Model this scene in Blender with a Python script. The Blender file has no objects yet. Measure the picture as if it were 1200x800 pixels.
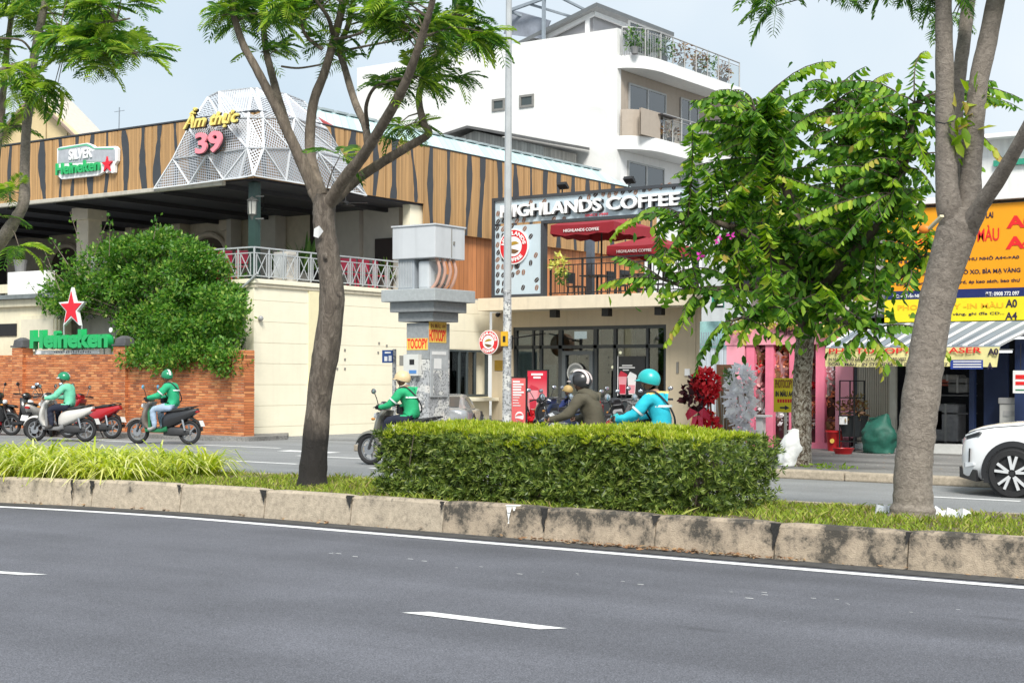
import bpy, bmesh, math, random
import numpy as np
from mathutils import Vector, Matrix, noise as mnoise
random.seed(7); rng = np.random.default_rng(7)
R = math.radians
scene = bpy.context.scene
col = scene.collection
# ---------------------------------------------------------------- camera
FPX, HY, CAMH, YAW, ROLL = 1760.0, 444.0, 1.5, R(35.4), R(0.28)
cam = bpy.data.cameras.new('camera'); camo = bpy.data.objects.new('camera', cam); col.objects.link(camo)
cam.sensor_width = 36.0; cam.lens = FPX/1200*36; cam.shift_y = (HY-400)/1200; cam.clip_end = 2000; cam.clip_start = .1
camo.matrix_world = Matrix.Translation((0, 0, CAMH)) @ Matrix.Rotation(YAW, 4, 'Z') @ Matrix.Rotation(R(90), 4, 'X') @ Matrix.Rotation(ROLL, 4, 'Z')
scene.camera = camo
# ---------------------------------------------------------------- sky, sun, exposure
SUN_EL, SUN_AZ = R(47), R(140)       # azimuth: direction the light comes from, measured clockwise from +Y
w = bpy.data.worlds.new('World'); scene.world = w; w.use_nodes = True
nt = w.node_tree; nt.nodes.clear()
def N(t, k, **kw):
 n = t.nodes.new(k)
 for a, b in kw.items():
  setattr(n, a, b)
 return n
sky = N(nt, 'ShaderNodeTexSky', sky_type='NISHITA', sun_disc=False, sun_elevation=SUN_EL, sun_rotation=SUN_AZ, air_density=1.2, dust_density=2.5, ozone_density=1.0)
tc = N(nt, 'ShaderNodeTexCoord')
cn = N(nt, 'ShaderNodeTexNoise'); cn.inputs['Scale'].default_value = 1.6; cn.inputs['Detail'].default_value = 5; cn.inputs['Roughness'].default_value = .55
nt.links.new(tc.outputs['Generated'], cn.inputs['Vector'])
cr_ = N(nt, 'ShaderNodeMapRange'); cr_.inputs[1].default_value = .38; cr_.inputs[2].default_value = .66; cr_.inputs[3].default_value = .0; cr_.inputs[4].default_value = .8
nt.links.new(cn.outputs['Fac'], cr_.inputs[0])
hz = N(nt, 'ShaderNodeMix', data_type='RGBA'); hz.inputs[0].default_value = .75; hz.inputs[7].default_value = (5.9, 7.1, 8.1, 1); nt.links.new(sky.outputs[0], hz.inputs[6])
mx = N(nt, 'ShaderNodeMix', data_type='RGBA'); mx.inputs[7].default_value = (8.0, 8.4, 8.7, 1)
nt.links.new(cr_.outputs[0], mx.inputs[0]); nt.links.new(hz.outputs[2], mx.inputs[6])
bg = N(nt, 'ShaderNodeBackground'); bg.inputs['Strength'].default_value = .069
out = N(nt, 'ShaderNodeOutputWorld')
nt.links.new(mx.outputs[2], bg.inputs[0]); nt.links.new(bg.outputs[0], out.inputs[0])
sun = bpy.data.lights.new('sun', 'SUN'); sun.energy = 2.8; sun.angle = R(20); sun.color = (1, .965, .9)
suno = bpy.data.objects.new('sun', sun); col.objects.link(suno)
sd = Vector((math.sin(SUN_AZ)*math.cos(SUN_EL), math.cos(SUN_AZ)*math.cos(SUN_EL), math.sin(SUN_EL)))
suno.rotation_euler = (-sd).to_track_quat('-Z', 'Y').to_euler(); suno.location = (0, 0, 40)
scene.view_settings.view_transform = 'Standard'; scene.view_settings.look = 'None'
scene.view_settings.exposure = .84; scene.view_settings.gamma = 1; scene.view_settings.use_curve_mapping = False
scene.render.engine = 'CYCLES'
scene.cycles.max_bounces = 6; scene.cycles.transparent_max_bounces = 12; scene.cycles.transmission_bounces = 4
# ---------------------------------------------------------------- world coordinates: x along the road, y across it away from the camera side, z up
_s, _c = math.sin(YAW), math.cos(YAW); _cr, _sr = math.cos(ROLL), math.sin(ROLL)
def _ab(px, py):
 dx = (px-600)/FPX; dy = (HY-py)/FPX
 return dx*_cr-dy*_sr, dx*_sr+dy*_cr
def PV(px, py, V):                                   # point of the photograph on a plane parallel to the road
 a, b = _ab(px, py); t = V/(_c+a*_s); return Vector((t*(-_s+a*_c), V, CAMH+t*b))
def PU(px, py, U):                                   # ... on a plane square to the road
 a, b = _ab(px, py); t = U/(-_s+a*_c); return Vector((U, t*(_c+a*_s), CAMH+t*b))
def PG(px, py, z=0.):                                # ... on level ground
 a, b = _ab(px, py); t = (z-CAMH)/b; return Vector((t*(-_s+a*_c), t*(_c+a*_s), z))
# ---------------------------------------------------------------- materials
_mats = {}
def M(name, c=(.5, .5, .5), rough=.6, metal=0., var=.12, vs=5., bump=0., bs=60., spec=.5, coat=0., emit=0., streak=0., sheen=0.):
 if name in _mats: return _mats[name]
 m = bpy.data.materials.new(name); m.use_nodes = True; t = m.node_tree; b = t.nodes['Principled BSDF']
 b.inputs['Roughness'].default_value = rough; b.inputs['Metallic'].default_value = metal
 b.inputs['Specular IOR Level'].default_value = spec; b.inputs['Coat Weight'].default_value = coat
 c = tuple(c)+(1,) if len(c) == 3 else c
 tcn = N(t, 'ShaderNodeTexCoord')
 src = None
 if var > 0:
  n1 = N(t, 'ShaderNodeTexNoise'); n1.inputs['Scale'].default_value = vs; n1.inputs['Detail'].default_value = 7; n1.inputs['Roughness'].default_value = .65
  t.links.new(tcn.outputs['Object'], n1.inputs['Vector'])
  mr = N(t, 'ShaderNodeMapRange'); mr.inputs[1].default_value = .3; mr.inputs[2].default_value = .7; mr.inputs[3].default_value = 1-var; mr.inputs[4].default_value = 1+var
  t.links.new(n1.outputs['Fac'], mr.inputs[0]); src = mr.outputs[0]
 if streak > 0:                                   # rain streaks: noise stretched along z
  mp = N(t, 'ShaderNodeMapping'); mp.inputs['Scale'].default_value = (7, 7, .35)
  n2 = N(t, 'ShaderNodeTexNoise'); n2.inputs['Scale'].default_value = 1.; n2.inputs['Detail'].default_value = 6
  t.links.new(tcn.outputs['Object'], mp.inputs[0]); t.links.new(mp.outputs[0], n2.inputs['Vector'])
  m2 = N(t, 'ShaderNodeMapRange'); m2.inputs[1].default_value = .5; m2.inputs[2].default_value = .72; m2.inputs[3].default_value = 1; m2.inputs[4].default_value = 1-streak
  t.links.new(n2.outputs['Fac'], m2.inputs[0])
  if src is not None:
   mm = N(t, 'ShaderNodeMath', operation='MULTIPLY'); t.links.new(src, mm.inputs[0]); t.links.new(m2.outputs[0], mm.inputs[1]); src = mm.outputs[0]
  else: src = m2.outputs[0]
 if src is not None:
  mul = N(t, 'ShaderNodeVectorMath', operation='SCALE'); mul.inputs[0].default_value = c[:3]
  t.links.new(src, mul.inputs['Scale']); t.links.new(mul.outputs[0], b.inputs['Base Color'])
 else: b.inputs['Base Color'].default_value = c
 if bump > 0:
  n3 = N(t, 'ShaderNodeTexNoise'); n3.inputs['Scale'].default_value = bs; n3.inputs['Detail'].default_value = 4
  t.links.new(tcn.outputs['Object'], n3.inputs['Vector'])
  bp = N(t, 'ShaderNodeBump'); bp.inputs['Strength'].default_value = bump; bp.inputs['Distance'].default_value = .02
  t.links.new(n3.outputs['Fac'], bp.inputs['Height']); t.links.new(bp.outputs[0], b.inputs['Normal'])
 if emit > 0:
  b.inputs['Emission Color'].default_value = c; b.inputs['Emission Strength'].default_value = emit
 _mats[name] = m
 return m
def leafmat(name, stops, trans=.35, rough=.45, spec=.4):
 """foliage: colour picked per leaf, some light passes through"""
 m = bpy.data.materials.new(name); m.use_nodes = True; t = m.node_tree; b = t.nodes['Principled BSDF']; o = t.nodes['Material Output']
 g = N(t, 'ShaderNodeNewGeometry'); cr = N(t, 'ShaderNodeValToRGB')
 el = cr.color_ramp.elements
 while len(el) < len(stops): el.new(.5)
 for e, (p, c) in zip(el, stops): e.position = p; e.color = tuple(c)+(1,)
 t.links.new(g.outputs['Random Per Island'], cr.inputs[0]); t.links.new(cr.outputs[0], b.inputs['Base Color'])
 b.inputs['Roughness'].default_value = rough; b.inputs['Specular IOR Level'].default_value = spec
 tr = N(t, 'ShaderNodeBsdfTranslucent'); hs = N(t, 'ShaderNodeHueSaturation'); hs.inputs['Value'].default_value = 1.5; hs.inputs['Saturation'].default_value = 1.1
 t.links.new(cr.outputs[0], hs.inputs['Color']); t.links.new(hs.outputs[0], tr.inputs['Color'])
 mxs = N(t, 'ShaderNodeMixShader'); mxs.inputs[0].default_value = trans
 t.links.new(b.outputs[0], mxs.inputs[1]); t.links.new(tr.outputs[0], mxs.inputs[2]); t.links.new(mxs.outputs[0], o.inputs['Surface'])
 _mats[name] = m
 return m
def glassmat(name, tint=(.75, .85, .85), refl=.18, dark=.0, rough=.02):
 m = bpy.data.materials.new(name); m.use_nodes = True; t = m.node_tree; o = t.nodes['Material Output']; t.nodes.remove(t.nodes['Principled BSDF'])
 tr = N(t, 'ShaderNodeBsdfTransparent'); tr.inputs[0].default_value = tuple(tint)+(1,)
 gl = N(t, 'ShaderNodeBsdfGlossy'); gl.inputs['Roughness'].default_value = rough
 lw = N(t, 'ShaderNodeLayerWeight'); lw.inputs[0].default_value = .25
 ma = N(t, 'ShaderNodeMath', operation='ADD'); ma.inputs[1].default_value = refl; ma.use_clamp = True
 t.links.new(lw.outputs['Fresnel'], ma.inputs[0])
 mx = N(t, 'ShaderNodeMixShader'); t.links.new(ma.outputs[0], mx.inputs[0]); t.links.new(tr.outputs[0], mx.inputs[1]); t.links.new(gl.outputs[0], mx.inputs[2])
 t.links.new(mx.outputs[0], o.inputs['Surface']); _mats[name] = m
 return m
# ---------------------------------------------------------------- mesh builder
class MB:
 def __init__(s): s.v = []; s.f = []; s.m = []
 def add(s, vs, fs, mi=0):
  o = len(s.v); s.v += [tuple(p) for p in vs]; s.f += [tuple(i+o for i in f) for f in fs]; s.m += [mi]*len(fs); return s
 def box(s, x0, x1, y0, y1, z0, z1, mi=0):
  return s.add([(x0,y0,z0),(x1,y0,z0),(x1,y1,z0),(x0,y1,z0),(x0,y0,z1),(x1,y0,z1),(x1,y1,z1),(x0,y1,z1)],
      [(0,3,2,1),(4,5,6,7),(0,1,5,4),(1,2,6,5),(2,3,7,6),(3,0,4,7)], mi)
 def bar(s, a, b, w, h=None, mi=0, up=(0,0,1)):
  a = Vector(a); b = Vector(b); h = h or w; d = (b-a).normalized(); u = Vector(up)
  if abs(d.dot(u)) > .97: u = Vector((1,0,0))
  x = d.cross(u).normalized(); y = x.cross(d).normalized(); vs = []
  for p in (a, b):
   for i, j in ((-1,-1),(1,-1),(1,1),(-1,1)): vs.append(p+x*(i*w/2)+y*(j*h/2))
  return s.add(vs, [(0,1,2,3),(7,6,5,4),(0,4,5,1),(1,5,6,2),(2,6,7,3),(3,7,4,0)], mi)
 def tube(s, pts, rad, n=8, mi=0, cap=True):
  pts = [Vector(p) for p in pts]; k = len(pts)
  rad = [rad]*k if not hasattr(rad, '__len__') else rad
  o = len(s.v); prev = None
  for i, p in enumerate(pts):
   d = (pts[min(i+1,k-1)]-pts[max(i-1,0)])
   d = d.normalized() if d.length > 1e-9 else Vector((0,0,1))
   if prev is None:
    u = Vector((0,0,1)) if abs(d.z) < .9 else Vector((1,0,0)); x = d.cross(u).normalized()
   else: x = (prev-d*prev.dot(d)); x = x.normalized() if x.length > 1e-6 else prev
   prev = x; y = d.cross(x)
   for j in range(n):
    t = 2*math.pi*j/n; s.v.append(tuple(p+x*(rad[i]*math.cos(t))+y*(rad[i]*math.sin(t))))
  for i in range(k-1):
   for j in range(n):
    s.f.append((o+i*n+j, o+i*n+(j+1)%n, o+(i+1)*n+(j+1)%n, o+(i+1)*n+j)); s.m.append(mi)
  if cap:
   s.f.append(tuple(o+j for j in reversed(range(n)))); s.f.append(tuple(o+(k-1)*n+j for j in range(n))); s.m += [mi, mi]
  return s
 def lathe(s, prof, n=16, mi=0, axis='z', c=(0,0,0), a0=0., a1=2*math.pi):
  """prof: list of (radius, height)"""
  o = len(s.v); k = len(prof); full = abs(a1-a0-2*math.pi) < 1e-6; nn = n if full else n+1
  for r_, h in prof:
   for j in range(nn):
    t = a0+(a1-a0)*j/n; p = (r_*math.cos(t), r_*math.sin(t), h)
    if axis == 'y': p = (p[0], p[2], p[1])
    if axis == 'x': p = (p[2], p[0], p[1])
    s.v.append((p[0]+c[0], p[1]+c[1], p[2]+c[2]))
  for i in range(k-1):
   for j in range(n):
    j2 = (j+1) % nn
    s.f.append((o+i*nn+j, o+i*nn+j2, o+(i+1)*nn+j2, o+(i+1)*nn+j)); s.m.append(mi)
  return s
 def disc(s, c, r_, h, axis='y', n=20, mi=0):
  return s.lathe([(1e-4,-h/2),(r_,-h/2),(r_,h/2),(1e-4,h/2)], n, mi, axis, c)
 def prism(s, poly, d0, d1, plane='xz', mi=0):
  """poly extruded along the remaining axis from d0 to d1"""
  k = len(poly); vs = []
  for d in (d0, d1):
   for a, b in poly:
    vs.append({'xz': (a,d,b), 'xy': (a,b,d), 'yz': (d,a,b)}[plane])
  fs = [tuple(range(k)), tuple(range(2*k-1, k-1, -1))]+[(i, i+k, (i+1)%k+k, (i+1)%k) for i in range(k)]
  return s.add(vs, fs, mi)
 def sphere(s, c, r_, nu=12, nv=8, sc=(1,1,1), mi=0):
  o = len(s.v)
  for i in range(nv+1):
   a = math.pi*i/nv
   for j in range(nu):
    b = 2*math.pi*j/nu
    s.v.append((c[0]+r_*sc[0]*math.sin(a)*math.cos(b), c[1]+r_*sc[1]*math.sin(a)*math.sin(b), c[2]-r_*sc[2]*math.cos(a)))
  for i in range(nv):
   for j in range(nu):
    s.f.append((o+i*nu+j, o+i*nu+(j+1)%nu, o+(i+1)*nu+(j+1)%nu, o+(i+1)*nu+j)); s.m.append(mi)
  return s
 def loft(s, secs, mi=0, cap=True):
  """secs: list of equal-length closed loops"""
  o = len(s.v); n = len(secs[0])
  for sec in secs: s.v += [tuple(p) for p in sec]
  for i in range(len(secs)-1):
   for j in range(n):
    s.f.append((o+i*n+j, o+i*n+(j+1)%n, o+(i+1)*n+(j+1)%n, o+(i+1)*n+j)); s.m.append(mi)
  if cap:
   s.f.append(tuple(o+j for j in reversed(range(n)))); s.f.append(tuple(o+(len(secs)-1)*n+j for j in range(n))); s.m += [mi, mi]
  return s
 def mesh(s, name, org=(0,0,0), bevel=0., smooth=False, weld=False, seg=2):
  me = bpy.data.meshes.new(name)
  ox, oy, oz = org
  me.from_pydata([(x-ox, y-oy, z-oz) for x, y, z in s.v], [], s.f)
  me.polygons.foreach_set('material_index', s.m)
  bm = bmesh.new(); bm.from_mesh(me)
  if weld: bmesh.ops.remove_doubles(bm, verts=bm.verts, dist=1e-4)
  bmesh.ops.recalc_face_normals(bm, faces=bm.faces)
  if bevel > 0:
   ed = [e for e in bm.edges if len(e.link_faces) == 2 and e.calc_face_angle(0) > .5]
   bmesh.ops.bevel(bm, geom=ed, offset=bevel, segments=seg, profile=.6, affect='EDGES', clamp_overlap=True)
  bm.to_mesh(me); bm.free()
  if smooth:
   me.polygons.foreach_set('use_smooth', [True]*len(me.polygons))
   if smooth != 'all':
    me.set_sharp_from_angle(angle=R(smooth if smooth is not True else 40))
  me.update(); return me
 def build(s, name, mats, parent=None, local=False, **kw):
  org = (0,0,0) if (local or parent is None) else origin_of(parent)
  me = s.mesh(name, org, **kw)
  return link(name, me, mats, parent)
_org = {}
def origin_of(o): return _org.get(o.name, (0,0,0))
def link(name, me, mats, parent=None):
 if mats is not None:
  for m in (mats if isinstance(mats, (list, tuple)) else [mats]): me.materials.append(m)
 o = bpy.data.objects.new(name, me); col.objects.link(o)
 if parent is not None: o.parent = parent; _org[o.name] = origin_of(parent)
 return o
def tag(o, label=None, cat=None, group=None, kind=None):
 if label: o['label'] = label
 if cat: o['category'] = cat
 if group: o['group'] = group
 if kind: o['kind'] = kind
 return o
def thing(name, loc, label, cat, group=None, rz=0.):
 o = bpy.data.objects.new(name, None); o.empty_display_size = .2; col.objects.link(o)
 o.location = loc; o.rotation_euler = (0,0,rz); _org[o.name] = tuple(loc)
 return tag(o, label, cat, group)
def inst(name, me, parent, loc, rot=(0,0,0), sc=(1,1,1), mats=None):
 """another object on shared mesh data; loc in world axes relative to the parent's origin"""
 o = bpy.data.objects.new(name, me); col.objects.link(o); o.parent = parent
 g = origin_of(parent) if parent else (0,0,0)
 o.location = (loc[0]-g[0], loc[1]-g[1], loc[2]-g[2]); o.rotation_euler = rot; o.scale = sc
 if mats is not None and not me.materials:
  me.materials.append(mats)
 return o
def copy_tree(o, parent=None):
 c_ = o.copy(); col.objects.link(c_)
 if parent: c_.parent = parent
 for ch in [x for x in bpy.data.objects if x.parent == o]: copy_tree(ch, c_)
 return c_
# ---------------------------------------------------------------- lettering
def text_mesh(txt, extr=.02, bold=.0, shear=0.):
 cu = bpy.data.curves.new('lettering', 'FONT'); cu.body = txt; cu.extrude = extr; cu.offset = bold; cu.resolution_u = 3; cu.shear = shear
 cu.align_x = 'LEFT'
 o = bpy.data.objects.new('tmp', cu); col.objects.link(o)
 dg = bpy.context.evaluated_depsgraph_get(); me = bpy.data.meshes.new_from_object(o.evaluated_get(dg))
 bpy.data.objects.remove(o); bpy.data.curves.remove(cu); me.materials.clear()
 return me
def fit_text(txt, a, b, parent, mat, depth=.015, bold=.01, face='V', name='lettering', shear=0., arc=None):
 """letters filling the rectangle between world corners a (lower left) and b (upper right) on a wall facing the road (V) or square to it (U)"""
 me = text_mesh(txt, 1., bold, shear); n = len(me.vertices)
 co = np.empty(n*3, 'f'); me.vertices.foreach_get('co', co); co = co.reshape(-1, 3)
 mn = co.min(0); mxx = co.max(0); q = (co-mn)/np.maximum(mxx-mn, 1e-6)
 a = Vector(a); b = Vector(b); g = origin_of(parent)
 w_ = np.empty_like(q)
 if face == 'V':
  w_[:,0] = a.x+(b.x-a.x)*q[:,0]; w_[:,1] = a.y-depth*q[:,2]; w_[:,2] = a.z+(b.z-a.z)*q[:,1]
 else:
  w_[:,0] = a.x+depth*q[:,2]; w_[:,1] = a.y+(b.y-a.y)*q[:,0]; w_[:,2] = a.z+(b.z-a.z)*q[:,1]
 if face == 'V' : w_[:,2] += (b.z-a.z)*0
 w_ -= np.array(g); me.vertices.foreach_set('co', w_.astype('f').ravel()); me.update(); me.name = name
 return link(name, me, mat, parent)
def ring_text(txt, c, r0, r1, a0, a1, parent, mat, face='V', depth=.01, bold=.02, flip=False):
 """letters bent round a circle of the given radii; angles run left to right"""
 me = text_mesh(txt, 1., bold); n = len(me.vertices)
 co = np.empty(n*3, 'f'); me.vertices.foreach_get('co', co); co = co.reshape(-1, 3)
 mn = co.min(0); mxx = co.max(0); q = (co-mn)/np.maximum(mxx-mn, 1e-6)
 an = a0+(a1-a0)*q[:,0]; rr = r0+(r1-r0)*(1-q[:,1] if flip else q[:,1]); g = np.array(origin_of(parent)); w_ = np.empty_like(q)
 h_ = rr*np.cos(an); z_ = rr*np.sin(an)
 if face == 'V': w_[:,0] = c[0]+h_; w_[:,1] = c[1]-depth*q[:,2]
 else: w_[:,0] = c[0]+depth*q[:,2]; w_[:,1] = c[1]+h_
 w_[:,2] = c[2]+z_; w_ -= g
 me.vertices.foreach_set('co', w_.astype('f').ravel()); me.update()
 return link('lettering', me, mat, parent)
def grid_leaves(n_pts, faces, pos, xax, yax, scale):
 """copies of one leaf outline (numpy) at many frames: returns verts, faces arrays"""
 k = len(n_pts); L = np.asarray(n_pts)
 zax = np.cross(xax, yax)
 V_ = pos[:,None,:]+scale[:,None,None]*(L[None,:,0:1]*xax[:,None,:]+L[None,:,1:2]*yax[:,None,:]+L[None,:,2:3]*zax[:,None,:])
 m = len(pos); F = (np.arange(m)[:,None,None]*k+np.asarray(faces)[None]).reshape(-1, len(faces[0]))
 return V_.reshape(-1,3), F
def np_mesh(name, V_, F, org=(0,0,0)):
 me = bpy.data.meshes.new(name); V_ = np.asarray(V_, 'f')-np.asarray(org, 'f'); F = np.asarray(F, 'i')
 k = F.shape[1]; me.vertices.add(len(V_)); me.vertices.foreach_set('co', V_.ravel())
 me.loops.add(F.size); me.loops.foreach_set('vertex_index', F.ravel())
 me.polygons.add(len(F)); me.polygons.foreach_set('loop_start', np.arange(0, F.size, k, dtype='i'))
 me.update(calc_edges=True); me.validate(); return me
def unit(a): return a/np.maximum(np.linalg.norm(a, axis=-1, keepdims=True), 1e-9)
def smooth_path(pts, rad=None, k=4):
 """Catmull-Rom through points"""
 P = [Vector(p) for p in pts]; o = []; ro = []
 for i in range(len(P)-1):
  p0, p1, p2, p3 = P[max(i-1,0)], P[i], P[i+1], P[min(i+2,len(P)-1)]
  for j in range(k):
   t = j/k
   o.append(.5*((2*p1)+(p2-p0)*t+(2*p0-5*p1+4*p2-p3)*t*t+(-p0+3*p1-3*p2+p3)*t**3))
   if rad: ro.append(rad[i]+(rad[i+1]-rad[i])*t)
 o.append(P[-1])
 if rad: ro.append(rad[-1]); return o, ro
 return o
# ================================================================ ground, roads, kerbs, pavements
def roadmat(name, c, spk=.5, scale=260., patch=.10, rough=.85):
 m = bpy.data.materials.new(name); m.use_nodes = True; t = m.node_tree; b = t.nodes['Principled BSDF']
 tcn = N(t, 'ShaderNodeTexCoord')
 n1 = N(t, 'ShaderNodeTexNoise'); n1.inputs['Scale'].default_value = scale*.28; n1.inputs['Detail'].default_value = 3
 n2 = N(t, 'ShaderNodeTexNoise'); n2.inputs['Scale'].default_value = .9; n2.inputs['Detail'].default_value = 6
 vo = N(t, 'ShaderNodeTexVoronoi'); vo.inputs['Scale'].default_value = scale*.26
 mp = N(t, 'ShaderNodeMapping'); mp.inputs['Scale'].default_value = (.12, 1.1, 1)
 n3 = N(t, 'ShaderNodeTexNoise'); n3.inputs['Scale'].default_value = 1.; n3.inputs['Detail'].default_value = 5
 for n in (n1, n2, vo): t.links.new(tcn.outputs['Object'], n.inputs['Vector'])
 t.links.new(tcn.outputs['Object'], mp.inputs[0]); t.links.new(mp.outputs[0], n3.inputs['Vector'])
 def mr(src, a, b_, lo, hi):
  q = N(t, 'ShaderNodeMapRange'); q.inputs[1].default_value = a; q.inputs[2].default_value = b_; q.inputs[3].default_value = lo; q.inputs[4].default_value = hi
  t.links.new(src, q.inputs[0]); return q.outputs[0]
 def mul(a, b_):
  q = N(t, 'ShaderNodeMath', operation='MULTIPLY'); t.links.new(a, q.inputs[0]); t.links.new(b_, q.inputs[1]); return q.outputs[0]
 f = mul(mr(n1.outputs['Fac'], .3, .7, 1-spk, 1+spk), mr(n2.outputs['Fac'], .3, .7, 1-patch, 1+patch))
 f = mul(f, mr(n3.outputs['Fac'], .35, .65, 1-patch, 1+patch))
 f = mul(f, mr(vo.outputs['Color'], .0, 1., 1-spk*.8, 1+spk*.8))
 f = mul(f, mr(vo.outputs['Color'], .975, .99, 1, 1+spk*2.2))
 mp2 = N(t, 'ShaderNodeMapping'); mp2.inputs['Scale'].default_value = (.35, 1.2, 1); v2 = N(t, 'ShaderNodeTexVoronoi'); v2.inputs['Scale'].default_value = 1.3; v2.inputs['Randomness'].default_value = 1      # oil spots and drips
 t.links.new(tcn.outputs['Object'], mp2.inputs[0]); t.links.new(mp2.outputs[0], v2.inputs['Vector']); f = mul(f, mr(v2.outputs['Distance'], .03, .13, 1-patch*2.2, 1))
 wv = N(t, 'ShaderNodeSeparateXYZ'); t.links.new(tcn.outputs['Object'], wv.inputs[0]); sn = N(t, 'ShaderNodeMath', operation='SINE'); ml = N(t, 'ShaderNodeMath', operation='MULTIPLY'); ml.inputs[1].default_value = 3.7; t.links.new(wv.outputs[1], ml.inputs[0]); t.links.new(ml.outputs[0], sn.inputs[0]); f = mul(f, mr(sn.outputs[0], .2, 1., 1, 1-patch*.8))       # wheel tracks
 sc = N(t, 'ShaderNodeVectorMath', operation='SCALE'); sc.inputs[0].default_value = c; t.links.new(f, sc.inputs['Scale'])
 t.links.new(sc.outputs[0], b.inputs['Base Color']); b.inputs['Roughness'].default_value = rough
 bp = N(t, 'ShaderNodeBump'); bp.inputs['Strength'].default_value = .5; bp.inputs['Distance'].default_value = .006
 t.links.new(n1.outputs['Fac'], bp.inputs['Height']); t.links.new(bp.outputs[0], b.inputs['Normal'])
 _mats[name] = m; return m
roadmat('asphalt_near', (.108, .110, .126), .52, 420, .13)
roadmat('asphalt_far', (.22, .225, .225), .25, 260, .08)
roadmat('paving_grey', (.19, .185, .175), .25, 120, .22)
roadmat('ground_far', (.16, .16, .155), .25, 60, .15)
def worn_paint(name, c=(.78, .78, .76)):
 m = M(name, c, .7, var=.1, vs=30)
 return m
PAINT = worn_paint('road_paint')
def kcurve(u): return -.035*max(0, -u-11.5)**2 if u > -18 else -.035*6.5**2-.455*(-18-u)
def strip(name, u0, u1, v0f, v1f, z, mat, parent=None, step=1.):
 n = max(1, int((u1-u0)/step)); b = MB(); vs = []
 for i in range(n+1):
  u = u0+(u1-u0)*i/n; vs += [(u, v0f(u), z), (u, v1f(u), z)]
 b.add(vs, [(2*i, 2*i+2, 2*i+3, 2*i+1) for i in range(n)])
 return b.build(name, mat, parent, weld=False)
g = MB(); g.add([(-400,-200,-.012),(400,-200,-.012),(400,500,-.012),(-400,500,-.012)], [(0,1,2,3)])
tag(g.build('ground', M('ground_far')), kind='structure')
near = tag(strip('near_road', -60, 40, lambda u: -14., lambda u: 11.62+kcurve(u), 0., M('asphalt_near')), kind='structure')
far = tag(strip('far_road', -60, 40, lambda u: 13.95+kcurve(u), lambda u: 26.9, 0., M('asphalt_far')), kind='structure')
KV = 11.53
strip('edge_line', -40, 20, lambda u: 11.0+kcurve(u), lambda u: 11.13+kcurve(u), .004, PAINT, near, .5)
def dashcurve(u): return 7.50-.035*max(0, -u-6.5)**2
for k in range(-3, 5):
 u1 = -5.02+4.5*k; u0 = u1-1.06
 b = MB()
 for (a0, a1) in ((u0, u1),):
  vs = []
  for i in range(5):
   t = i/4; ua = a0+(a1-a0)*t
   vs += [(ua-.06, dashcurve(ua)-.065, .004), (ua+.06, dashcurve(ua)+.065, .004)]
  b.add(vs, [(2*i, 2*i+2, 2*i+3, 2*i+1) for i in range(4)])
 b.build('lane_dash', PAINT, near)
# faded paint flecks left on the near lane
b = MB()
for i in range(26):
 u = random.uniform(-9, -1.5); v = 9.55+random.gauss(0, .09)-.03*(u+5) if i < 34 else random.uniform(6.2, 10.6)
 s_ = random.uniform(.005, .017)
 a = random.uniform(0, 3)
 b.add([(u-s_*2, v-s_*.5, .003), (u+s_*2.2, v-s_*.4, .003), (u+s_*1.7, v+s_*.6, .003), (u-s_*1.5, v+s_*.4, .003)], [(0,1,2,3)])
tag(b.build('paint_flecks', PAINT, near), kind='stuff')
# far road markings
def mark(u0, u1, v0, v1, name='lane_line'):
 b = MB(); b.add([(u0,v0,.004),(u1,v0,.004),(u1,v1,.004),(u0,v1,.004)], [(0,1,2,3)]); return b.build(name, PAINT, far)
mark(-6.95, -5.7, 18.97, 19.09); mark(-20.6, -18.2, 19.1, 19.23); mark(-11.5, -9.8, 18.97, 19.09); mark(-16.5, -14.2, 19.05, 19.17); mark(-26, -23.6, 19.2, 19.32)
mark(-30, -22.6, 23.2, 23.34, 'edge_line'); mark(-21.8, -20.4, 22.35, 22.75, 'chevron_mark'); mark(-20.2, -16, 21.2, 21.34, 'edge_line')
mark(-9.5, -6.6, 16.82, 16.95)
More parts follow.
